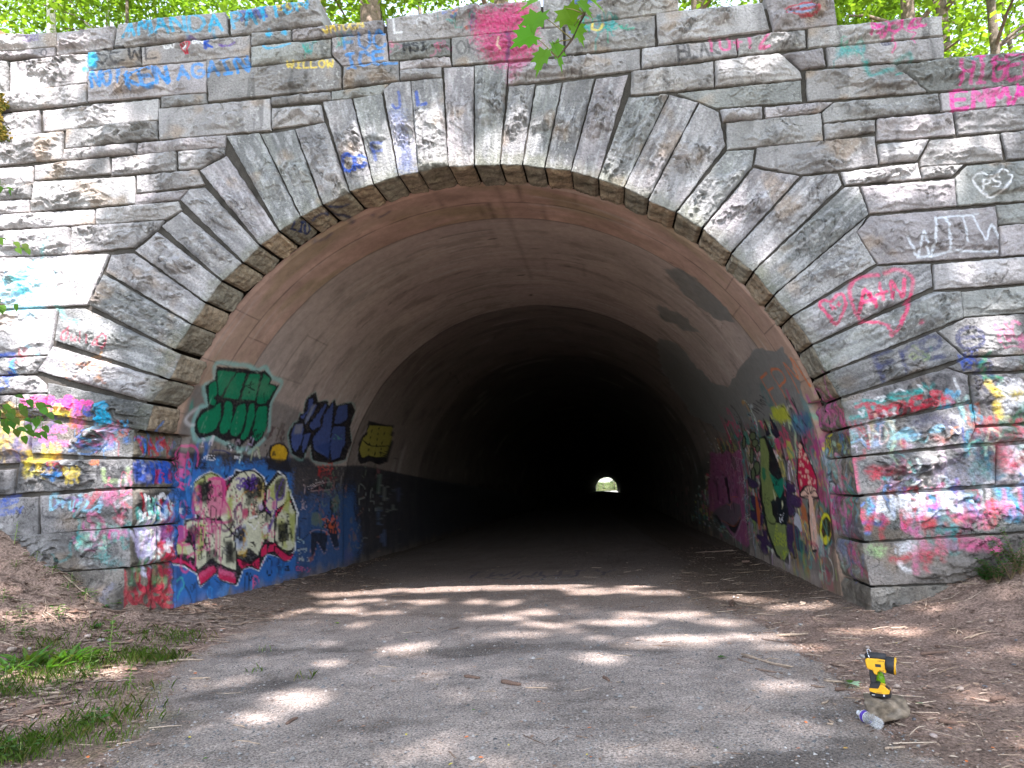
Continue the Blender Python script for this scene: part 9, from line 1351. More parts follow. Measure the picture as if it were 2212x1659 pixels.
# grass at the lower left
g=np.random.default_rng(21); pts=[]
for (cx_,cy_),r_,k in GRASS:
    a=g.normal(0,r_*.5,(k,2)); pts.append(np.stack([cx_+a[:,0]*1.3,cy_+a[:,1]],-1))
pts=np.vstack(pts); n=len(pts); z=gz(pts[:,0],pts[:,1]); H=g.uniform(.015,.085,n); th=g.uniform(0,6.283,n); ln=g.uniform(.2,.9,n)*H; wd=.0017
dx,dy=np.cos(th),np.sin(th); b0=np.stack([pts[:,0]-dy*wd,pts[:,1]+dx*wd,z-.005],-1); b1=np.stack([pts[:,0]+dy*wd,pts[:,1]-dx*wd,z-.005],-1); m0=np.stack([pts[:,0]+dx*ln*.35,pts[:,1]+dy*ln*.35,z+H*.6],-1); tp=np.stack([pts[:,0]+dx*ln,pts[:,1]+dy*ln,z+H],-1); m1=m0+np.stack([dy*wd,-dx*wd,0*dx],-1)
V=np.stack([b0,b1,m1,tp,m0],1).reshape(-1,3); c=np.array([(.13,.20,.045)])*g.uniform(.6,1.5,(n,1)); dr=g.random(n)<.14; c[dr]=np.array([.30,.25,.13]); c=np.repeat(c,5,0)
F=np.arange(5*n).reshape(-1,5)
o=mesh_obj('grass',V,F,M_leaf,col=c); tag(o,'low green grass tufts at the edge of the path',None,None,'stuff')
# ---------------------------------------------------------------- leaves
def leaf_outline(kind):
    if kind=='maple':
        r=[(0,-.12),(.10,-.02),(.42,-.12),(.34,.06),(.60,.22),(.40,.26),(.50,.52),(.30,.46),(.20,.50),(.22,.74),(.10,.70),(0,1.0)]
        return r+[(-x,y) for x,y in r[::-1][1:-1]]
    if kind=='long': return [(0,0),(.08,.2),(.11,.45),(.07,.75),(0,1),(-.07,.75),(-.11,.45),(-.08,.2)]
    if kind=='heart': return [(0,.0),(.2,-.04),(.36,.12),(.38,.35),(.25,.62),(0,1),(-.25,.62),(-.38,.35),(-.36,.12),(-.2,-.04)]
    return [(0,0),(.17,.15),(.26,.4),(.20,.68),(0,1),(-.20,.68),(-.26,.4),(-.17,.15)]
def add_leaf(mb,base,dirv,nrm,size,kind,col,fold=.12):
    d_=Vector(dirv).normalized(); n_=Vector(nrm); n_=(n_-d_*n_.dot(d_)).normalized(); s_=d_.cross(n_)
    o=leaf_outline(kind); P=[Vector(base)+d_*(y*size)+s_*(x*size)+n_*(abs(x)*fold*size*2-(y*y)*fold*size) for x,y in o]
    cc=Vector(base)+d_*(.35*size); k=len(P); mb.add([cc]+P,[(0,i+1,(i+1)%k+1) for i in range(k)],col)
# ---------------------------------------------------------------- unseen canopy trees, crowns gapped to drop sun patches on chosen spots
def dark_fn(gx,gy):
    lit=np.zeros(len(gx))
    for cx_,cy_,ax,ay,bx,by,a in GAPS:
        det=ax*by-ay*bx
        if abs(det)<1e-6: continue
        u_=((gx-cx_)*by-(gy-cy_)*bx)/det; v_=(ax*(gy-cy_)-ay*(gx-cx_))/det; r=np.sqrt(u_*u_+v_*v_)+.42*fbm(gx*2.4,gy*2.4,3)
        lit=np.maximum(lit,a*(1-sst(.85,1.35,r)))
    return lit
g=np.random.default_rng(31)
nL=118000; gx=g.uniform(-11,11,nL); gy=g.uniform(-6.6,6.,nL); hh=g.uniform(15.,23.,nL)
lit=dark_fn(gx,gy); dap=fbm(gx*1.1+hh*0,gy*1.1,3); fine=.95*sst(.36,.62,fbm(gx*2.9+21,gy*3.6,3))*(gy<2.2)*(gy>-6.5)*sst(-.5,.3,fbm(gx*.8+2,gy*.8,2)+.25); lit=np.maximum(lit,fine); thr=np.clip(.48+.75*fbm(gx*2.2+3,gy*2.2,2),.02,.97); keep=(lit<thr)|(g.random(nL)<.01)  # leaves left out along sun rays so light lands on the GAPS spots
px=gx+SUN.x/SUN.z*hh; py=gy+SUN.y/SUN.z*hh
px,py,hh=px[keep],py[keep],hh[keep]; n=len(px)
cen=np.array([(-8.2,-12.5),(9.6,-13.),(-2.4,-18.5),(5.2,-19.),(11.2,-6.8),(-11.,-6.4)]); own=np.argmin(((px[:,None]-cen[None,:,0])**2+(py[:,None]-cen[None,:,1])**2),1)
th=g.uniform(0,6.283,n); tilt=g.normal(0,.45,n); L=g.uniform(.08,.125,n); W_=L*.62
D=np.stack([np.cos(th),np.sin(th),tilt*.6],-1)*L[:,None]; S_=np.stack([-np.sin(th),np.cos(th),g.normal(0,.4,n)],-1)*W_[:,None]; P=np.stack([px,py,hh],-1)
LV=np.stack([P-D,P-D*.2+S_,P+D,P-D*.2-S_],1); lc=np.array([(.05,.10,.02)])*g.uniform(.7,1.5,(n,1))
labels=['tall unseen shade tree left of the camera, nearest the path','tall unseen shade tree right of the camera, nearest the path','unseen shade tree well behind the camera on the left','unseen shade tree well behind the camera on the right','unseen shade tree beside the right end of the wall','unseen shade tree beside the left end of the wall']
def trunk_mb(h,r,lean=(0,0),limbs=8,g=None,hl=(.5,1.),col=(.13,.10,.08),spread=4):
    mb=MB(); pts=[(lean[0]*t*h+.08*math.sin(t*7+r*50),lean[1]*t*h+.08*math.cos(t*6),t*h-.4) for t in np.linspace(0,1,10)]; rr=[r*(1.35 if i==0 else 1)*(1-.65*i/9) for i in range(10)]
    mb.tube(pts,rr,12,col)
    for k in range(limbs):
        t=g.uniform(*hl); i=min(int(t*9),8); p=Vector(pts[i]); a=g.uniform(0,6.28); L=spread*g.uniform(.5,1); q=[p+Vector((math.cos(a)*L*s_,math.sin(a)*L*s_,L*.35*s_+.2*math.sin(s_*3))) for s_ in (0,.33,.66,1)]
        mb.tube(q,[rr[i]*.5,rr[i]*.35,rr[i]*.22,.015],6,col,False)
    return mb
for k in range(6):
    root=empty('canopy_tree',(float(cen[k,0]),float(cen[k,1]),float(gz(cen[k,0],cen[k,1]))),labels[k],'tree','unseen leafy trees shaped to dapple the light')
    m=own==k; off_=np.array([cen[k,0],cen[k,1],root.location.z]); mesh_obj('crown',(LV[m]-off_).reshape(-1,3),np.arange(4*m.sum()).reshape(-1,4),M_leaf,root,col=np.repeat(lc[m],4,0))
    gg=random.Random(k); trunk_mb(21,.30,(0,0),9,gg,(.6,1),spread=4.5).build('trunk',M_bark,root,True)
# ---------------------------------------------------------------- forest behind the wall
def crown_mesh(seed,rx,rz,ncl,nleaf,size,low=0.):
    g=np.random.default_rng(seed); V=[];c=[]
    for i in range(ncl):
        u_=g.normal(0,1,3); u_/=np.linalg.norm(u_); r=g.uniform(.35,1)**.5; p=u_*r*np.array([rx,rx,rz]); cr=g.uniform(.35,.8)
        q=p+g.normal(0,1,(nleaf,3))*cr*np.array([.6,.6,.32]); th=g.uniform(0,6.283,nleaf); L=size*g.uniform(.6,1.2,nleaf)
        D=np.stack([np.cos(th),np.sin(th),g.normal(-.1,.5,nleaf)],-1)*L[:,None]; S_=np.stack([-np.sin(th),np.cos(th),g.normal(0,.5,nleaf)],-1)*(L*.5)[:,None]
        V.append(np.stack([q-D,q-D*.15+S_,q+D,q-D*.15-S_],1)); c.append(np.repeat(np.array([(.15,.22,.035)])*g.uniform(.6,1.35)*g.uniform(.8,1.25,(nleaf,1)),4,0))
    V=np.concatenate(V).reshape(-1,3); return V,np.vstack(c)
M_leafd=leaf_mat('shaded_leaf',.3)
protos=[]
for s_,(rx,rz,ncl,nl,sz) in enumerate(((2.6,3.4,75,42,.085),(2.0,2.6,60,40,.07),(3.0,3.0,90,40,.09))):
    V,c=crown_mesh(60+s_,rx,rz,ncl,nl,sz); me_o=mesh_obj('crown',V,np.arange(len(V)).reshape(-1,4),M_leaf,None,col=c); protos.append(me_o)
kinds=['slender','pale barked','mid sized','thin leaning','stout dark','young']
where=[]
gg=random.Random(9); crown_src=[p.data for p in protos]
for p in protos: bpy.data.objects.remove(p)
def place_tree(i,x,y,r,k,label,h=None,crown_z=None,cs=1.,z=None,group='forest trees above the portal',cat='tree'):
    z=float(hillz(np.array(x),np.array(y))) if z is None else z
    root=empty('forest_tree',(x,y,z),label,cat,group); h=h or gg.uniform(9,14)
    colr=(.52,.50,.46) if k==1 else (.20,.155,.125) if r>.13 else (.14,.115,.09)
    trunk_mb(h,r,(gg.uniform(-.04,.04),gg.uniform(-.03,.03)),7,gg,(.25,.95),colr,2.2).build('trunk',M_bark,root,True)
    for j in range(2):
        o=bpy.data.objects.new('crown',crown_src[(i+j)%3]); C.objects.link(o); o.parent=root; o.location=(gg.uniform(-.8,.8),gg.uniform(-.5,.8),(crown_z or max(5.5,h*.6))+(j*h*.32)); o.rotation_euler=(0,0,gg.uniform(0,6.28)); s_=cs*gg.uniform(.85,1.15); o.scale=(s_,s_,s_)
    return root
pos_words=[((-99,-12),'far left'),((-12,-6),'left'),((-6,-1.5),'left of centre'),((-1.5,2),'centre'),((2,6.5),'right of centre'),((6.5,9.5),'right'),((9.5,99),'far right')]
cnt={}
bark_w=lambda r,k:'pale grey barked' if k==1 else 'thick brown barked' if r>=.16 else 'slim dark barked' if r<=.09 else 'medium grey brown'
ordr=['nearest','second nearest','third nearest','fourth nearest','fifth nearest','sixth nearest','deepest']
byw={}
for i,(x,y,r,k) in enumerate(sorted(TREES,key=lambda t:t[1])):
    wv=[w_ for (a,b),w_ in pos_words if a<=x<b][0]; byw[wv]=byw.get(wv,-1)+1
    place_tree(i,x,y,r,k,f'{bark_w(r,k)} tree above {wv} part of the wall, {ordr[min(byw[wv],6)]} there',h=gg.uniform(8,12) if y<8 else gg.uniform(10,15))
# dense understorey shrubs along the crest
for i in range(64):
    x=gg.uniform(-13,14.5) if i>8 else -12+i*3.1; y=gg.choice([7,8.5,10,12,14,16,18,21])+gg.uniform(-.6,1.2) if i>8 else 24
    x=x*(1+y*.055); z=float(hillz(np.array(x),np.array(y)))
    o=bpy.data.objects.new('understorey_shrub',crown_src[i%3]); C.objects.link(o); s_=gg.uniform(.5,1.)*(1 if y<20 else 2.4); o.location=(x,y,z+s_*gg.uniform(.9,2.6)); o.rotation_euler=(0,0,gg.uniform(0,6.28)); o.scale=(s_,s_,s_*gg.uniform(.8,1.2)); 
    tag(o,'bright green leafy understorey growing on the hillside above the portal wall','shrub','understorey shrubs on the hillside')
dark_src=[]
for me_ in crown_src:
    d_=me_.copy(); d_.materials.clear(); d_.materials.append(M_leafd); k_=d_.color_attributes['Col']; a_=np.zeros(len(d_.vertices)*4,np.float32); k_.data.foreach_get('color',a_); a_=a_.reshape(-1,4); a_[:,:3]*=(.20,.30,.4); k_.data.foreach_set('color',a_.ravel()); dark_src.append(d_)  # crown copies with shade put into the leaf colour, keeping far foliage green
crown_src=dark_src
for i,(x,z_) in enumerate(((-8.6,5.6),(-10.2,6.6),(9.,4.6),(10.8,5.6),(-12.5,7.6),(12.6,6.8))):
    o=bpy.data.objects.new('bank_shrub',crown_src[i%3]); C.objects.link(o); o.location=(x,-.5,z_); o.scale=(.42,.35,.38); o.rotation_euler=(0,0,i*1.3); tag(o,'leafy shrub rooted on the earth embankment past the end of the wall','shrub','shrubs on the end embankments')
# beyond the far end of the tunnel
for i,(dx,y) in enumerate(((-9,272),(-3,280),(4,274),(10,283),(0,292),(-14,290),(16,294),(7,300),(-6,302))):
    x=SK*292+dx; y+=30; place_tree(i,x,y,.22,0,'green tree seen through the far mouth of the tunnel',h=12,crown_z=4.5,cs=1.5,z=.3,group='trees beyond the far tunnel mouth')
for i in range(10):
    o=bpy.data.objects.new('roadside_bush',crown_src[i%3]); C.objects.link(o); o.location=(SK*292-14+i*3.2,298+gg.uniform(0,8) if i not in(4,5) else 316,1.6); o.scale=(1.1,1.1,.9); o.rotation_euler=(0,0,i); tag(o,'low green bush beyond the far mouth of the tunnel','bush','bushes beyond the far tunnel mouth')
# red-brown fallen log at upper left
lg=MB(); pts=[(-9.6,1.2,9.5),(-8.6,1.1,9.15),(-7.6,1.,8.72),(-6.85,.95,8.30)]; lg.tube(pts,[.32,.31,.28,.22],12,(.26,.12,.08)); o=lg.build('fallen_log',M_bark,None,True); tag(o,'reddish brown fallen log lying on the crest behind the left end of the coping','log')
# ---------------------------------------------------------------- foreground foliage
def branch(name,label,cat,pts,r0,leaves,group=None,col=(.10,.07,.05)):
    root=empty(name,pts[0],label,cat,group); o0=Vector(pts[0]); mb=MB(); mb.tube([Vector(p)-o0 for p in pts],[r0*(1-.75*i/(len(pts)-1)) for i in range(len(pts))],6,col); 
    for (b,p,dr,nm,sz,kd,cl) in leaves: mb.tube([Vector(b)-o0,(Vector(b)*.4+Vector(p)*.6)-o0+Vector((0,0,.004)),Vector(p)-o0],[r0*.3,r0*.2,r0*.15],4,(.16,.14,.05))
    mb.build('twig',M_wood,root,True)
    for (b,p,dr,nm,sz,kd,cl) in leaves:
        m2=MB(); add_leaf(m2,Vector(p)-o0,dr,nm,sz,kd,cl,.10); m2.build('leaf',M_leaf,root)
    return root
def cray(px,py,dist):   # point at a given distance out from where the photographer stands
    d=(_r2*((px-1106)/1500)-_u2*((py-829.5)/1500)+_fw); return CAM+d*dist
# maple twig overhead: leaves hang from a twig coming down from above
B0=[cray(1262,-150,2.25),cray(1272,-40,2.22),cray(1262,30,2.2),cray(1236,85,2.2),cray(1205,125,2.2)]
ML=[]
for (x,y,dx,dy,sz) in ((1165,30,-.5,1,.115),(1222,18,.5,.9,.10),(1240,55,.55,.8,.085),(1150,75,-.9,.6,.10),(1195,95,.5,1,.105),(1180,110,-.5,1,.095),(1268,-4,1,.4,.09),(1165,0,-1,.3,.10),(1250,5,.8,.7,.08)):
    p=cray(x,y,2.2+gg.uniform(-.08,.08)); t=min(range(5),key=lambda i:(B0[i]-p).length); ML.append((B0[t],p,_r2*dx-_u2*dy+_fw*gg.uniform(-.5,.5),-_fw+_u2*gg.uniform(.1,1.6)+_r2*gg.uniform(-.9,.9),sz*.9,'maple',(.075*gg.uniform(.8,1.2),.19*gg.uniform(.85,1.15),.012)))
branch('maple_branch','leafy maple twig with pointed green leaves hanging down over the top centre of the wall','branch',B0,.008,ML)
for k,(a,b,dist,nlv,lab) in enumerate((((-60,505),(62,540),4.9,12,'small leafy twig sticking in at left, second highest of four beside the pale wall'),((-60,640),(45,668),4.8,9,'small leafy twig at left, third highest of four beside the pale wall'),((-60,355),(12,398),5.,7,'tiny leafy sprig at the left frame edge beside the pale wall, highest of four'),((-80,850),(105,905),4.6,52,'leafy branch with rounded leaves at left, lowest and largest of four beside the wall'))):
    pts=[cray(a[0]+(b[0]-a[0])*t,a[1]+(b[1]-a[1])*t+8*math.sin(t*5),dist+.1*t) for t in (0,.25,.5,.75,1)]; LV_=[]
    for j in range(nlv):
        t=gg.uniform(.2,1); bx,by=a[0]+(b[0]-a[0])*t,a[1]+(b[1]-a[1])*t; x=bx+gg.uniform(-16,16)*(1.4 if k==3 else 1); y=by+gg.uniform(-16,26)*(2.1 if k==3 else .7); p=cray(x,y,dist+gg.uniform(-.2,.2)); base=cray(bx,by,dist+.1*t)
        LV_.append((base,p,_r2*gg.uniform(-.2,1)-_u2*gg.uniform(.1,1),Vector((gg.uniform(-.5,.5),-.5,1)),.055 if k<3 else .062,'heart',(.06*gg.uniform(.8,1.5),.14*gg.uniform(.8,1.3),.025)))
    branch('leafy_branch',lab,'branch',pts,.006,LV_,None)
# ---------------------------------------------------------------- weeds, shrubs
def nearest_words(i): return ''
wl=['tall broad-leaved weed with bright pointed leaves standing over the grass','short broad-leaved weed just in front of the tall bright weed','dark green leafy clump against the lowest left stone','small low weed on the bare bank below the third stone course','tiny weed high on the left bank near the wall','low weed on the left bank beside a bare stick','spindly seedling highest on the left dirt bank','low weed running down beside the long stick on the bank','small weed just above the stick on the bank','broad dark weed at the left edge among leaf litter','leafy weed in litter left of the tall bright weed','small weed at the left edge above the leaf litter','tufted upright weed alone in the worn strip beside the path','low weed in the grass near the bottom left corner','single rosette at the very bottom left corner','pale rosette cut by the left frame edge at the bottom','small rosette below the half buried pink stone','creeping weed at the end of the grass nearest the tunnel','small rosette between grass tufts left of the upright weed','bright grassy clump nearest the left edge','bright grassy clump in full sun in front of the bank','bright grassy clump between two others in the sun','weed sprouting under the red painted corner stone','weed at the left frame edge high on the bank','sunlit weed at the left frame edge beside a flat stone','long bladed clump beside the tall bright weed','upright weed between the grass and the pink stone','long bladed clump low at the left frame edge','low leafy weed at the left frame edge below the sunny patch']
for i,((x,y),h,n,s_,kind) in enumerate(WEEDS):
    z=float(gz(x,y)); root=empty('weed',(x,y,z),wl[i],'weed','weeds on the left bank'); g_=random.Random(300+i); st=MB(); stems=1 if kind=='rosette' else 2
    bright=(.10,.17,.035) if kind!='rosette' else (.065,.125,.03)
    if kind=='tall':
        st.tube([(0,0,-.02),(.01,.0,h*.4),(.015,.01,h*.7),(.02,0,h)],[.004,.0035,.003,.002],5,(.2,.28,.08)); st.build('stem',M_wood,root)
        lf=MB()
        for j in range(n):
            t=.25+.75*j/(n-1); a=j*2.4; add_leaf(lf,(.015*t,0,h*t),(math.cos(a),math.sin(a),.55 if t>.8 else .2),(0,0,1),s_*(1.2-.4*t),'oval',tuple(v*g_.uniform(.85,1.2) for v in bright),.15)
    elif kind=='grassy':
        lf=MB(); 
        for j in range(n*2):
            a=g_.uniform(0,6.28); r_=g_.uniform(0,.15); add_leaf(lf,(r_*math.cos(a),r_*math.sin(a),0),(math.cos(a)*.8,math.sin(a)*.8,g_.uniform(.5,1.4)),(-math.cos(a),-math.sin(a),1),h*g_.uniform(.5,1),'long',tuple(v*g_.uniform(.8,1.3) for v in bright),.3)
    else:
        lf=MB()
        for j in range(n*3):
            a=j*2.4+g_.uniform(-.3,.3); r_=g_.uniform(0,.09); add_leaf(lf,(r_*math.cos(a),r_*math.sin(a),g_.uniform(.1,1)*h),(math.cos(a),math.sin(a),g_.uniform(-.1,.5)),(0,0,1),s_*g_.uniform(.5,1.),'oval',tuple(v*g_.uniform(.7,1.3) for v in bright),.15)
        st.tube([(0,0,-.02),(.0,.01,h)],[.003,.002],5,(.2,.25,.08)); st.build('stem',M_wood,root)
    lf.build('leaves',M_leaf,root)
sw=['leafy shrub in front of the right end of the wall, left of the tallest','low shrub at the foot of the right bank, second from the left','tallest leafy shrub at the right frame edge against the wall','smallest shrub nearest the overturned corner stone on the right']
for i,((x,y),h) in enumerate(SHRUBS):
    z=float(gz(x,y)); root=empty('shrub',(x,y,z),sw[i],'shrub','shrubs at the foot of the right wall'); g_=random.Random(400+i); st=MB(); lf=MB()
    for j in range(11):
        a=g_.uniform(0,6.28); L=h*g_.uniform(.8,1.45); e=Vector((math.cos(a)*L*.6,math.sin(a)*L*.5,L*.8)); st.tube([(0,0,-.02),e*.5+Vector((0,0,.03)),e],[.005,.003,.0015],5,(.12,.09,.05))
        for q in range(30): t=g_.uniform(.3,1.05); b=g_.uniform(0,6.28); add_leaf(lf,e*t,(math.cos(b),math.sin(b),g_.uniform(-.2,.5)),(0,0,1),g_.uniform(.025,.05),'oval',tuple(v*g_.uniform(.7,1.4) for v in (.05,.12,.03)),.1)
    st.build('stem',M_wood,root); lf.build('leaves',M_leaf,root)
# ---------------------------------------------------------------- sticks, stones, fallen leaves
def where_word(x,y):
    side='left bank' if x<-3 else 'left path' if x<-1.2 else 'middle path' if x<1.6 else 'right path' if x<2.9 else 'right dirt' if x<4.6 else 'far right dirt'
    depth='inside tunnel mouth' if y>.3 else 'near the wall' if y>-1 else 'midway out' if y>-2.4 else 'in foreground'
    return side,depth
seen={}
def uniq(lab,x,y):
    seen.setdefault(lab,[]); seen[lab].append((x,y)); return lab
items=[]
for i,((x0,y0),(x1,y1),r) in enumerate(STICKS): items.append(('stick',i,(x0+x1)/2,(y0+y1)/2))
for i,((x,y),r) in enumerate(ROCKS): items.append(('stone',i,x,y))
for i,((x,y),s_,c_,k_) in enumerate(FALLEN): items.append(('leaf',i,x,y))
def rank_labels(kind,desc):
    buckets={}; out={}
    for k,i,x,y in items:
        if k!=kind: continue
        s1,s2=where_word(x,y); buckets.setdefault((desc(i),s1,s2),[]).append((x,i))
    for (d_,s1,s2),v in buckets.items():
        v.sort(); n=len(v); names=['leftmost','second from the left','third from the left','fourth from the left','fifth from the left','sixth from the left','seventh from the left','eighth from the left','ninth from the left']
        for j,(x,i) in enumerate(v): out[i]=f'{d_} on {s1}, {s2}'+('' if n==1 else (', rightmost' if j==n-1 else f', {names[min(j,8)]}'))
    return out
sl_=rank_labels('stick',lambda i:('long ' if math.dist(STICKS[i][0],STICKS[i][1])>.35 else 'short ')+('thick dark bark piece' if STICKS[i][2]>.013 else 'brown stick' if STICKS[i][2]>.0075 else 'thin twig'))
rl_=rank_labels('stone',lambda i:'fist sized tan stone' if ROCKS[i][1]>.045 else 'small grey stone')
def cname(c): return 'orange' if c[0]>.5 and c[1]<.3 else 'yellow' if c[0]>.4 and c[2]<.1 else 'pale green' if c[1]>.3 else 'tan' if c[0]>.28 else 'brown' if c[0]>.2 else 'green'
fl_=rank_labels('leaf',lambda i:('lobed ' if FALLEN[i][3]=='maple' else '')+cname(FALLEN[i][2])+' fallen leaf')
for i,((x0,y0),(x1,y1),r) in enumerate(STICKS):
    g_=random.Random(i); L=math.dist((x0,y0),(x1,y1)); nx,ny=-(y1-y0)/max(L,.01),(x1-x0)/max(L,.01); cx_,cy_=(x0+x1)/2,(y0+y1)/2; cz_=float(gz(cx_,cy_)); mb=MB(); pts=[]; rr=[]; m=9 if r>.012 else 7
    for j in range(m):
        t=j/(m-1); o_=g_.gauss(0,L*.012)+L*.04*math.sin(t*5+i); px_,py_=x0+(x1-x0)*t+nx*o_,y0+(y1-y0)*t+ny*o_; pts.append((px_-cx_,py_-cy_,float(gz(px_,py_))-cz_+r*.7)); rr.append(r*(1-.35*t)*g_.uniform(.8,1.15)*(.6 if j in(0,m-1) else 1))
    colr=(.13,.085,.065) if r>.013 else g_.choice([(.18,.13,.10),(.30,.23,.17),(.14,.10,.08)]); mb.tube(pts,rr,7,colr)
    if L>.25 and r<.013:
        j=m//2; p=Vector(pts[j]); mb.tube([p,p+Vector((nx*L*.15,ny*L*.15,r)),p+Vector((nx*L*.2+(x1-x0)*.15,ny*L*.2+(y1-y0)*.15,r))],[r*.6,r*.45,r*.25],5,colr)
    o=mb.build('stick' if r<=.013 else 'bark_piece',M_wood,None,True); o.location=(cx_,cy_,cz_); tag(o,sl_[i],'stick' if r<=.013 else 'bark','sticks and bark lying on the ground')
def rock_mesh(sx,sy,sz,seed,det=3,flat=.0):
    bm=bmesh.new(); bmesh.ops.create_icosphere(bm,subdivisions=det,radius=1); g_=np.random.default_rng(seed); pl=[(g_.normal(0,1,3),g_.uniform(.62,.95)) for k in range(14)]; pl=[(a/np.linalg.norm(a),b) for a,b in pl]
    co_=np.array([v.co[:] for v in bm.verts]); s_=np.ones(len(co_))
    for a,b in pl: d_=co_@a; s_=np.where(d_>0.01,np.minimum(s_,b/np.maximum(d_,1e-3)),s_)
    co_=co_*s_[:,None]*(1+.04*fbm(co_[:,0]*3+seed,co_[:,1]*3+co_[:,2]*2,3))[:,None]
    if flat: co_[:,2]=np.minimum(co_[:,2],flat+.02*noise(co_[:,0]*3,co_[:,1]*3))
    co_=co_*np.array([sx,sy,sz])
    F=[tuple(v.index for v in f.verts) for f in bm.faces]; bm.free(); return co_,np.array(F)
for i,((x,y),r) in enumerate(ROCKS):
    g_=random.Random(70+i); V,F=rock_mesh(r*.6,r*.45,r*.32,i,2); c_=np.array(g_.choice([(.30,.24,.20),(.24,.22,.20),(.34,.27,.24)]) if r>.03 else (.10,.10,.11))*np.ones((len(V),1))
    o=mesh_obj('stone',V,F,M_rock,None,col=c_); o.location=(x,y,float(gz(x,y))+r*.15); o.rotation_euler=(0,0,g_.uniform(0,6)); tag(o,rl_[i],'stone','loose stones on the ground')
for i,((x,y),s_,c_,k_) in enumerate(FALLEN):
    g_=random.Random(170+i); mb=MB(); a=g_.uniform(0,6.28); add_leaf(mb,(-.3*s_*math.cos(a),-.3*s_*math.sin(a),.006),(math.cos(a),math.sin(a),g_.uniform(-.05,.15)),(g_.uniform(-.2,.2),g_.uniform(-.3,.1),1),s_,'maple' if k_=='maple' else 'oval',c_,.12)
    o=mb.build('fallen_leaf',M_leaf if c_[1]>c_[0] else M_litter); o.location=(x,y,float(gz(x,y))+.006); tag(o,fl_[i],'leaf','fallen leaves on the ground')
# ---------------------------------------------------------------- rock, work light, bottles
RX,RY=SPOTS['rock']; RX+=.030; RY+=-.015; RZ=float(gz(RX,RY))
V,F=rock_mesh(.172,.14,.105,52,4,.40); g_=np.random.default_rng(3)
rc=np.array([.15,.118,.085])*(1+.6*fbm(V[:,0]*22,V[:,2]*30+V[:,1]*8,4))[:,None]; wl_=sst(.25,.5,fbm(V[:,0]*14+5,V[:,2]*14,3))[:,None]; rc=rc*(1-.3*wl_)+np.array([.30,.27,.23])*.3*wl_
V=V*(1+.04*fbm(V[:,0]*25,V[:,1]*25+V[:,2]*25,3))[:,None]; V[:,2]=np.where(V[:,2]>.046,.046+ (V[:,2]-.046)*.12,V[:,2])
o=mesh_obj('boulder',V,F,M_rock,None,col=rc,smooth=False); o.location=(RX-.006,RY,RZ+.094); tag(o,'flat topped tan rock at the edge of the path holding up the yellow work light','rock')
TOP=RZ+.098+.049
M_yel=flat_mat('yellow_plastic',(.78,.40,.015),.42); M_blk=flat_mat('black_rubber',(.018,.018,.02),.6); M_dblk=flat_mat('black_plastic',(.012,.012,.014),.35); M_chr=flat_mat('chrome_wire',(.75,.75,.76),.18,1); M_lens=flat_mat('clear_lens',(.8,.75,.65),.12,0,.6); M_lab=flat_mat('dark_print',(.03,.03,.03),.6); M_whp=flat_mat('white_print',(.6,.6,.6),.6); M_grn=flat_mat('green_bottle_plastic',(.28,.62,.03),.18,0,.55,ior=1.3); M_pet=flat_mat('clear_bottle_plastic',(.85,.88,.92),.10); M_pet.node_tree.nodes['Principled BSDF'].inputs['Alpha'].default_value=.26; M_pet.node_tree.nodes['Principled BSDF'].inputs['Specular IOR Level'].default_value=.9; M_lbl=flat_mat('purple_label',(.10,.05,.38),.45); M_ref=flat_mat('reflector',(.85,.8,.72),.15,.9)
lite=empty('work_light',(RX-.012,RY-.005,TOP),'yellow and black pistol grip work light standing on the flat rock','work light'); lite.rotation_euler=(0,0,rad(-27)); lite.scale=(1.08,1.08,1.08)
# local frame: x to the right (lens side), y away, z up
def prism(poly,y0,y1,bev=.004):
    mb=MB(); n=len(poly); c=(sum(p[0] for p in poly)/n,sum(p[1] for p in poly)/n)
    def sh_(k): 
        out=[]
        for x,z in poly:
            dx_,dz_=c[0]-x,c[1]-z; L=math.hypot(dx_,dz_) or 1; out.append((x+dx_/L*k,z+dz_/L*k))
        return out
    rings=[(y0,bev),(y0+bev,0),(y1-bev,0),(y1,bev)]; v=[]
    for yy,k in rings: v+=[(x,yy,z) for x,z in sh_(k)]
    f=[]
    for r_ in range(3):
        for i in range(n): f.append((r_*n+i,r_*n+(i+1)%n,(r_+1)*n+(i+1)%n,(r_+1)*n+i))
    f.append(tuple(range(n))); f.append(tuple(3*n+i for i in range(n-1,-1,-1))); mb.add(v,f); return mb
hp=[(-.064,.168),(-.060,.152),(-.050,.146),(-.034,.144),(-.026,.124),(-.012,.118),(-.006,.136),(.008,.142),(.036,.134),(.040,.205),(.0,.208),(-.056,.208),(-.066,.196)]
hs=prism([(x,z) for x,z in hp],-.034,.034,.006).build('housing',M_yel,lite)
t=MB(); t.tube([(-.066,0,.212),(-.05,0,.215),(.0,0,.215),(.042,0,.212)],[.014,.022,.024,.022],12); t.build('top_rubber',M_blk,lite,True)
bz_=MB(); bz_.tube([(.034,0,.176),(.040,0,.176),(.044,0,.176),(.072,0,.172),(.080,0,.171)],[.036,.043,.046,.047,.048],24); bez=bz_.build('bezel',M_blk,lite,True)
bz_=MB(); bz_.tube([(.0795,0,.171),(.0885,0,.170)],[.0475,.0465],24); bz_.build('bezel_rim',M_yel,bez,True)
bz_=MB(); bz_.tube([(.0884,0,.170),(.0905,0,.170)],[.040,.036],24); bz_.build('lens',M_lens,bez,True)
gp=[(-.050,.150),(-.028,.146),(-.016,.128),(-.020,.095),(-.026,.070),(-.022,.058),(-.054,.056),(-.052,.085),(-.054,.115)]; prism(gp,-.018,.018,.005).build('grip',M_blk,lite)
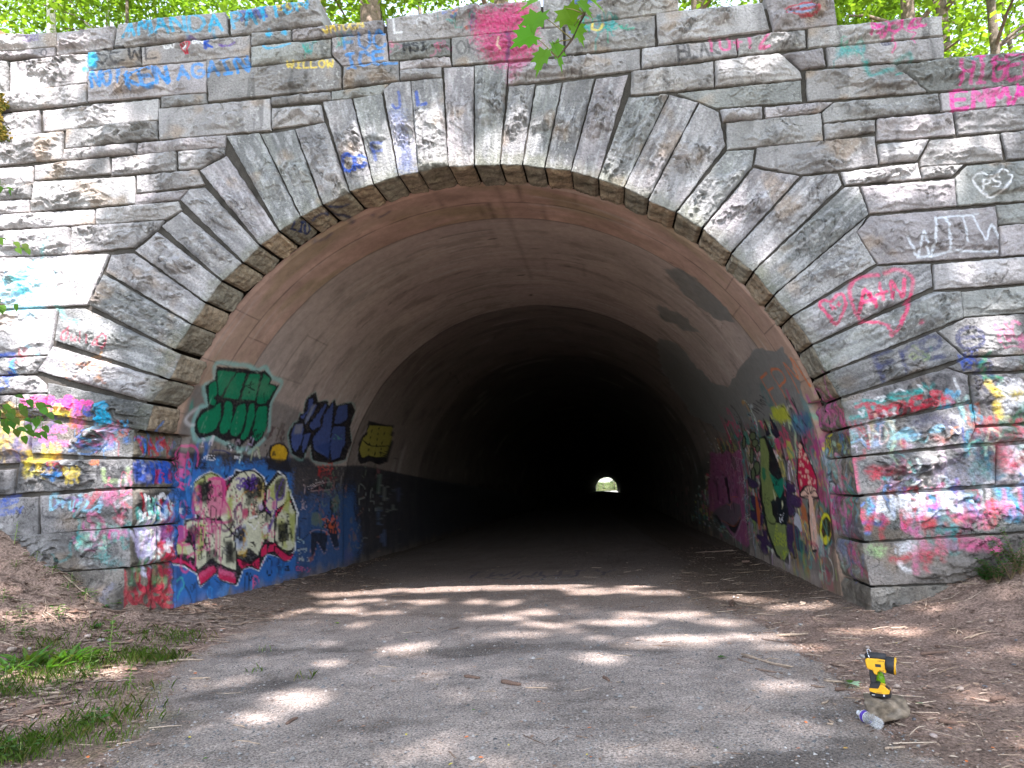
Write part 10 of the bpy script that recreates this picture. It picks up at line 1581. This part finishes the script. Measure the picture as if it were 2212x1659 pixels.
prism([(-.018,.138),(-.006,.138),(-.006,.128),(-.012,.112),(-.018,.116)],-.009,.009,.002).build('trigger',M_dblk,lite)
ft=[(-.062,.034),(-.058,.052),(-.046,.064),(-.016,.066),(.004,.066),(.018,.060),(.040,.042),(.042,.030),(-.06,.030)]; fo=prism(ft,-.033,.033,.005).build('foot',M_yel,lite)
prism([(-.0605,.044),(-.058,.056),(-.050,.074),(-.018,.073),(-.002,.067),(-.008,.052),(-.014,.044)],-.0355,.0355,.004).build('foot_rubber',M_blk,fo); prism([(.016,.056),(.022,.0575),(.0415,.042),(.0405,.034)],-.024,.024,.001).build('switch_panel',M_dblk,fo)
bt=prism([(-.060,.031),(.044,.031),(.046,.004),(.040,0),(-.050,0),(-.060,.006)],-.036,.036,.004).build('battery',M_dblk,lite)
prism([(-.060,.0335),(.043,.0335),(.040,.024),(.018,.019),(-.030,.021),(-.060,.029)],-.0375,.0375,.001).build('battery_trim',M_yel,bt)
m_=MB(); 
for (x,z,a,b) in ((-.042,.010,.016,.004),(.012,.012,.008,.010)): m_.box((x,-.0362,z),(a,.001,b))
m_.build('battery_marks',M_whp,bt)
m_=MB(); m_.box((-.001,-.0345,.173),(.030,.001,.016)); lb=m_.build('rating_label',M_lab,hs)
for (x,z) in [(.002+.007*i,.199) for i in range(5)]+[(.004+.007*i,.146) for i in range(4)]:
    m_=MB(); m_.box((x,-.0343,z),(.0028,.0012,.007)); m_.build('vent_slot',M_lab,hs)
cb=bpy.data.curves.new('brand_lettering','FONT'); cb.body='DEWALT'; cb.size=.0075; cb.extrude=.0003; co_=bpy.data.objects.new('brand_lettering',cb); C.objects.link(co_)
dg=bpy.context.evaluated_depsgraph_get(); me_=bpy.data.meshes.new_from_object(co_.evaluated_get(dg)); bpy.data.objects.remove(co_); ob=bpy.data.objects.new('brand_lettering',me_); me_.materials.append(M_lab); C.objects.link(ob); ob.parent=bt; ob.location=(-.026,-.0379,.0225); ob.rotation_euler=(rad(90),0,0)
hk=MB(); hk.tube([(-.040,-.030,.205),(-.050,-.012,.232),(-.054,0,.250),(-.046,.008,.252),(-.034,.012,.236),(-.028,.016,.222)],.0022,8); hk.build('hook',M_chr,lite,True)
# green bottle behind it
def lathe(prof_,n=24,col=None):
    mb=MB(); v=[];f=[]
    for r_,z in prof_:
        for k in range(n): a=2*math.pi*k/n; v.append((r_*math.cos(a),r_*math.sin(a),z))
    for i in range(len(prof_)-1):
        for k in range(n): f.append((i*n+k,i*n+(k+1)%n,(i+1)*n+(k+1)%n,(i+1)*n+k))
    mb.add(v,f); return mb
gb_=empty('green_bottle',(RX+.01,RY+.058,TOP-.004),'translucent green plastic bottle standing on the rock behind the work light','bottle')
lathe([(0,0),(.026,0),(.029,.004),(.029,.03),(.027,.034),(.029,.038),(.029,.06),(.0265,.064),(.0285,.068),(.028,.10),(.022,.118),(.013,.132),(.012,.142),(.0,.142)]).build('bottle_body',M_grn,gb_,True); lathe([(0,.141),(.0135,.141),(.0135,.155),(.012,.157),(0,.157)]).build('cap',flat_mat('green_cap',(.02,.35,.15),.4),gb_,True)
# water bottle on its side
BA=Vector((*SPOTS['bottle_a'],0)); BB_=Vector((*SPOTS['bottle_b'],0)); BA.y-=.02; BB_.y-=.01
dv=(BB_-BA).normalized(); Lb=.20; wb=empty('water_bottle',(BA.x-.0,BA.y,float(gz(BA.x,BA.y))+.034),'crumpled clear water bottle with purple label lying beside the rock','bottle'); wb.scale=(1.1,1.1,1.1); wb.rotation_euler=(rad(90),0,math.atan2(dv.y,dv.x)+rad(90))
pf=[(.0,0),(.011,0),(.012,.014),(.0115,.02),(.014,.028),(.024,.045),(.031,.062),(.0325,.07),(.0315,.074),(.0325,.115),(.030,.119),(.0325,.124),(.029,.132),(.0315,.139),(.028,.147),(.0315,.155),(.029,.163),(.032,.172),(.032,.192),(.026,.199),(.012,.196),(0,.194)]
bb=lathe(pf,28); vv=[]; 
for x,y,z in bb.v: k=1+.09*float(noise(x*60+z*30,y*60))*(1 if z>.06 else .2); vv.append((x*k,y*k,z))
bb.v=vv; wbo=bb.build('bottle_body',M_pet,wb,True)
lb_=lathe([(.0333,.066),(.0335,.070),(.0335,.092),(.0333,.094)],28); lbo=lb_.build('label_band',M_lbl,wb,True)
lw=lathe([(.0337,.060),(.0337,.0655)],28); lw.build('label_edge',M_whp,lbo,True); lw=lathe([(.0337,.095),(.0337,.101)],28); lw.build('label_edge',M_whp,lbo,True)
lathe([(.0,-.002),(.0135,-.002),(.0135,.013),(.0,.013)]).build('cap',flat_mat('white_cap',(.75,.77,.8),.4),wb,True)
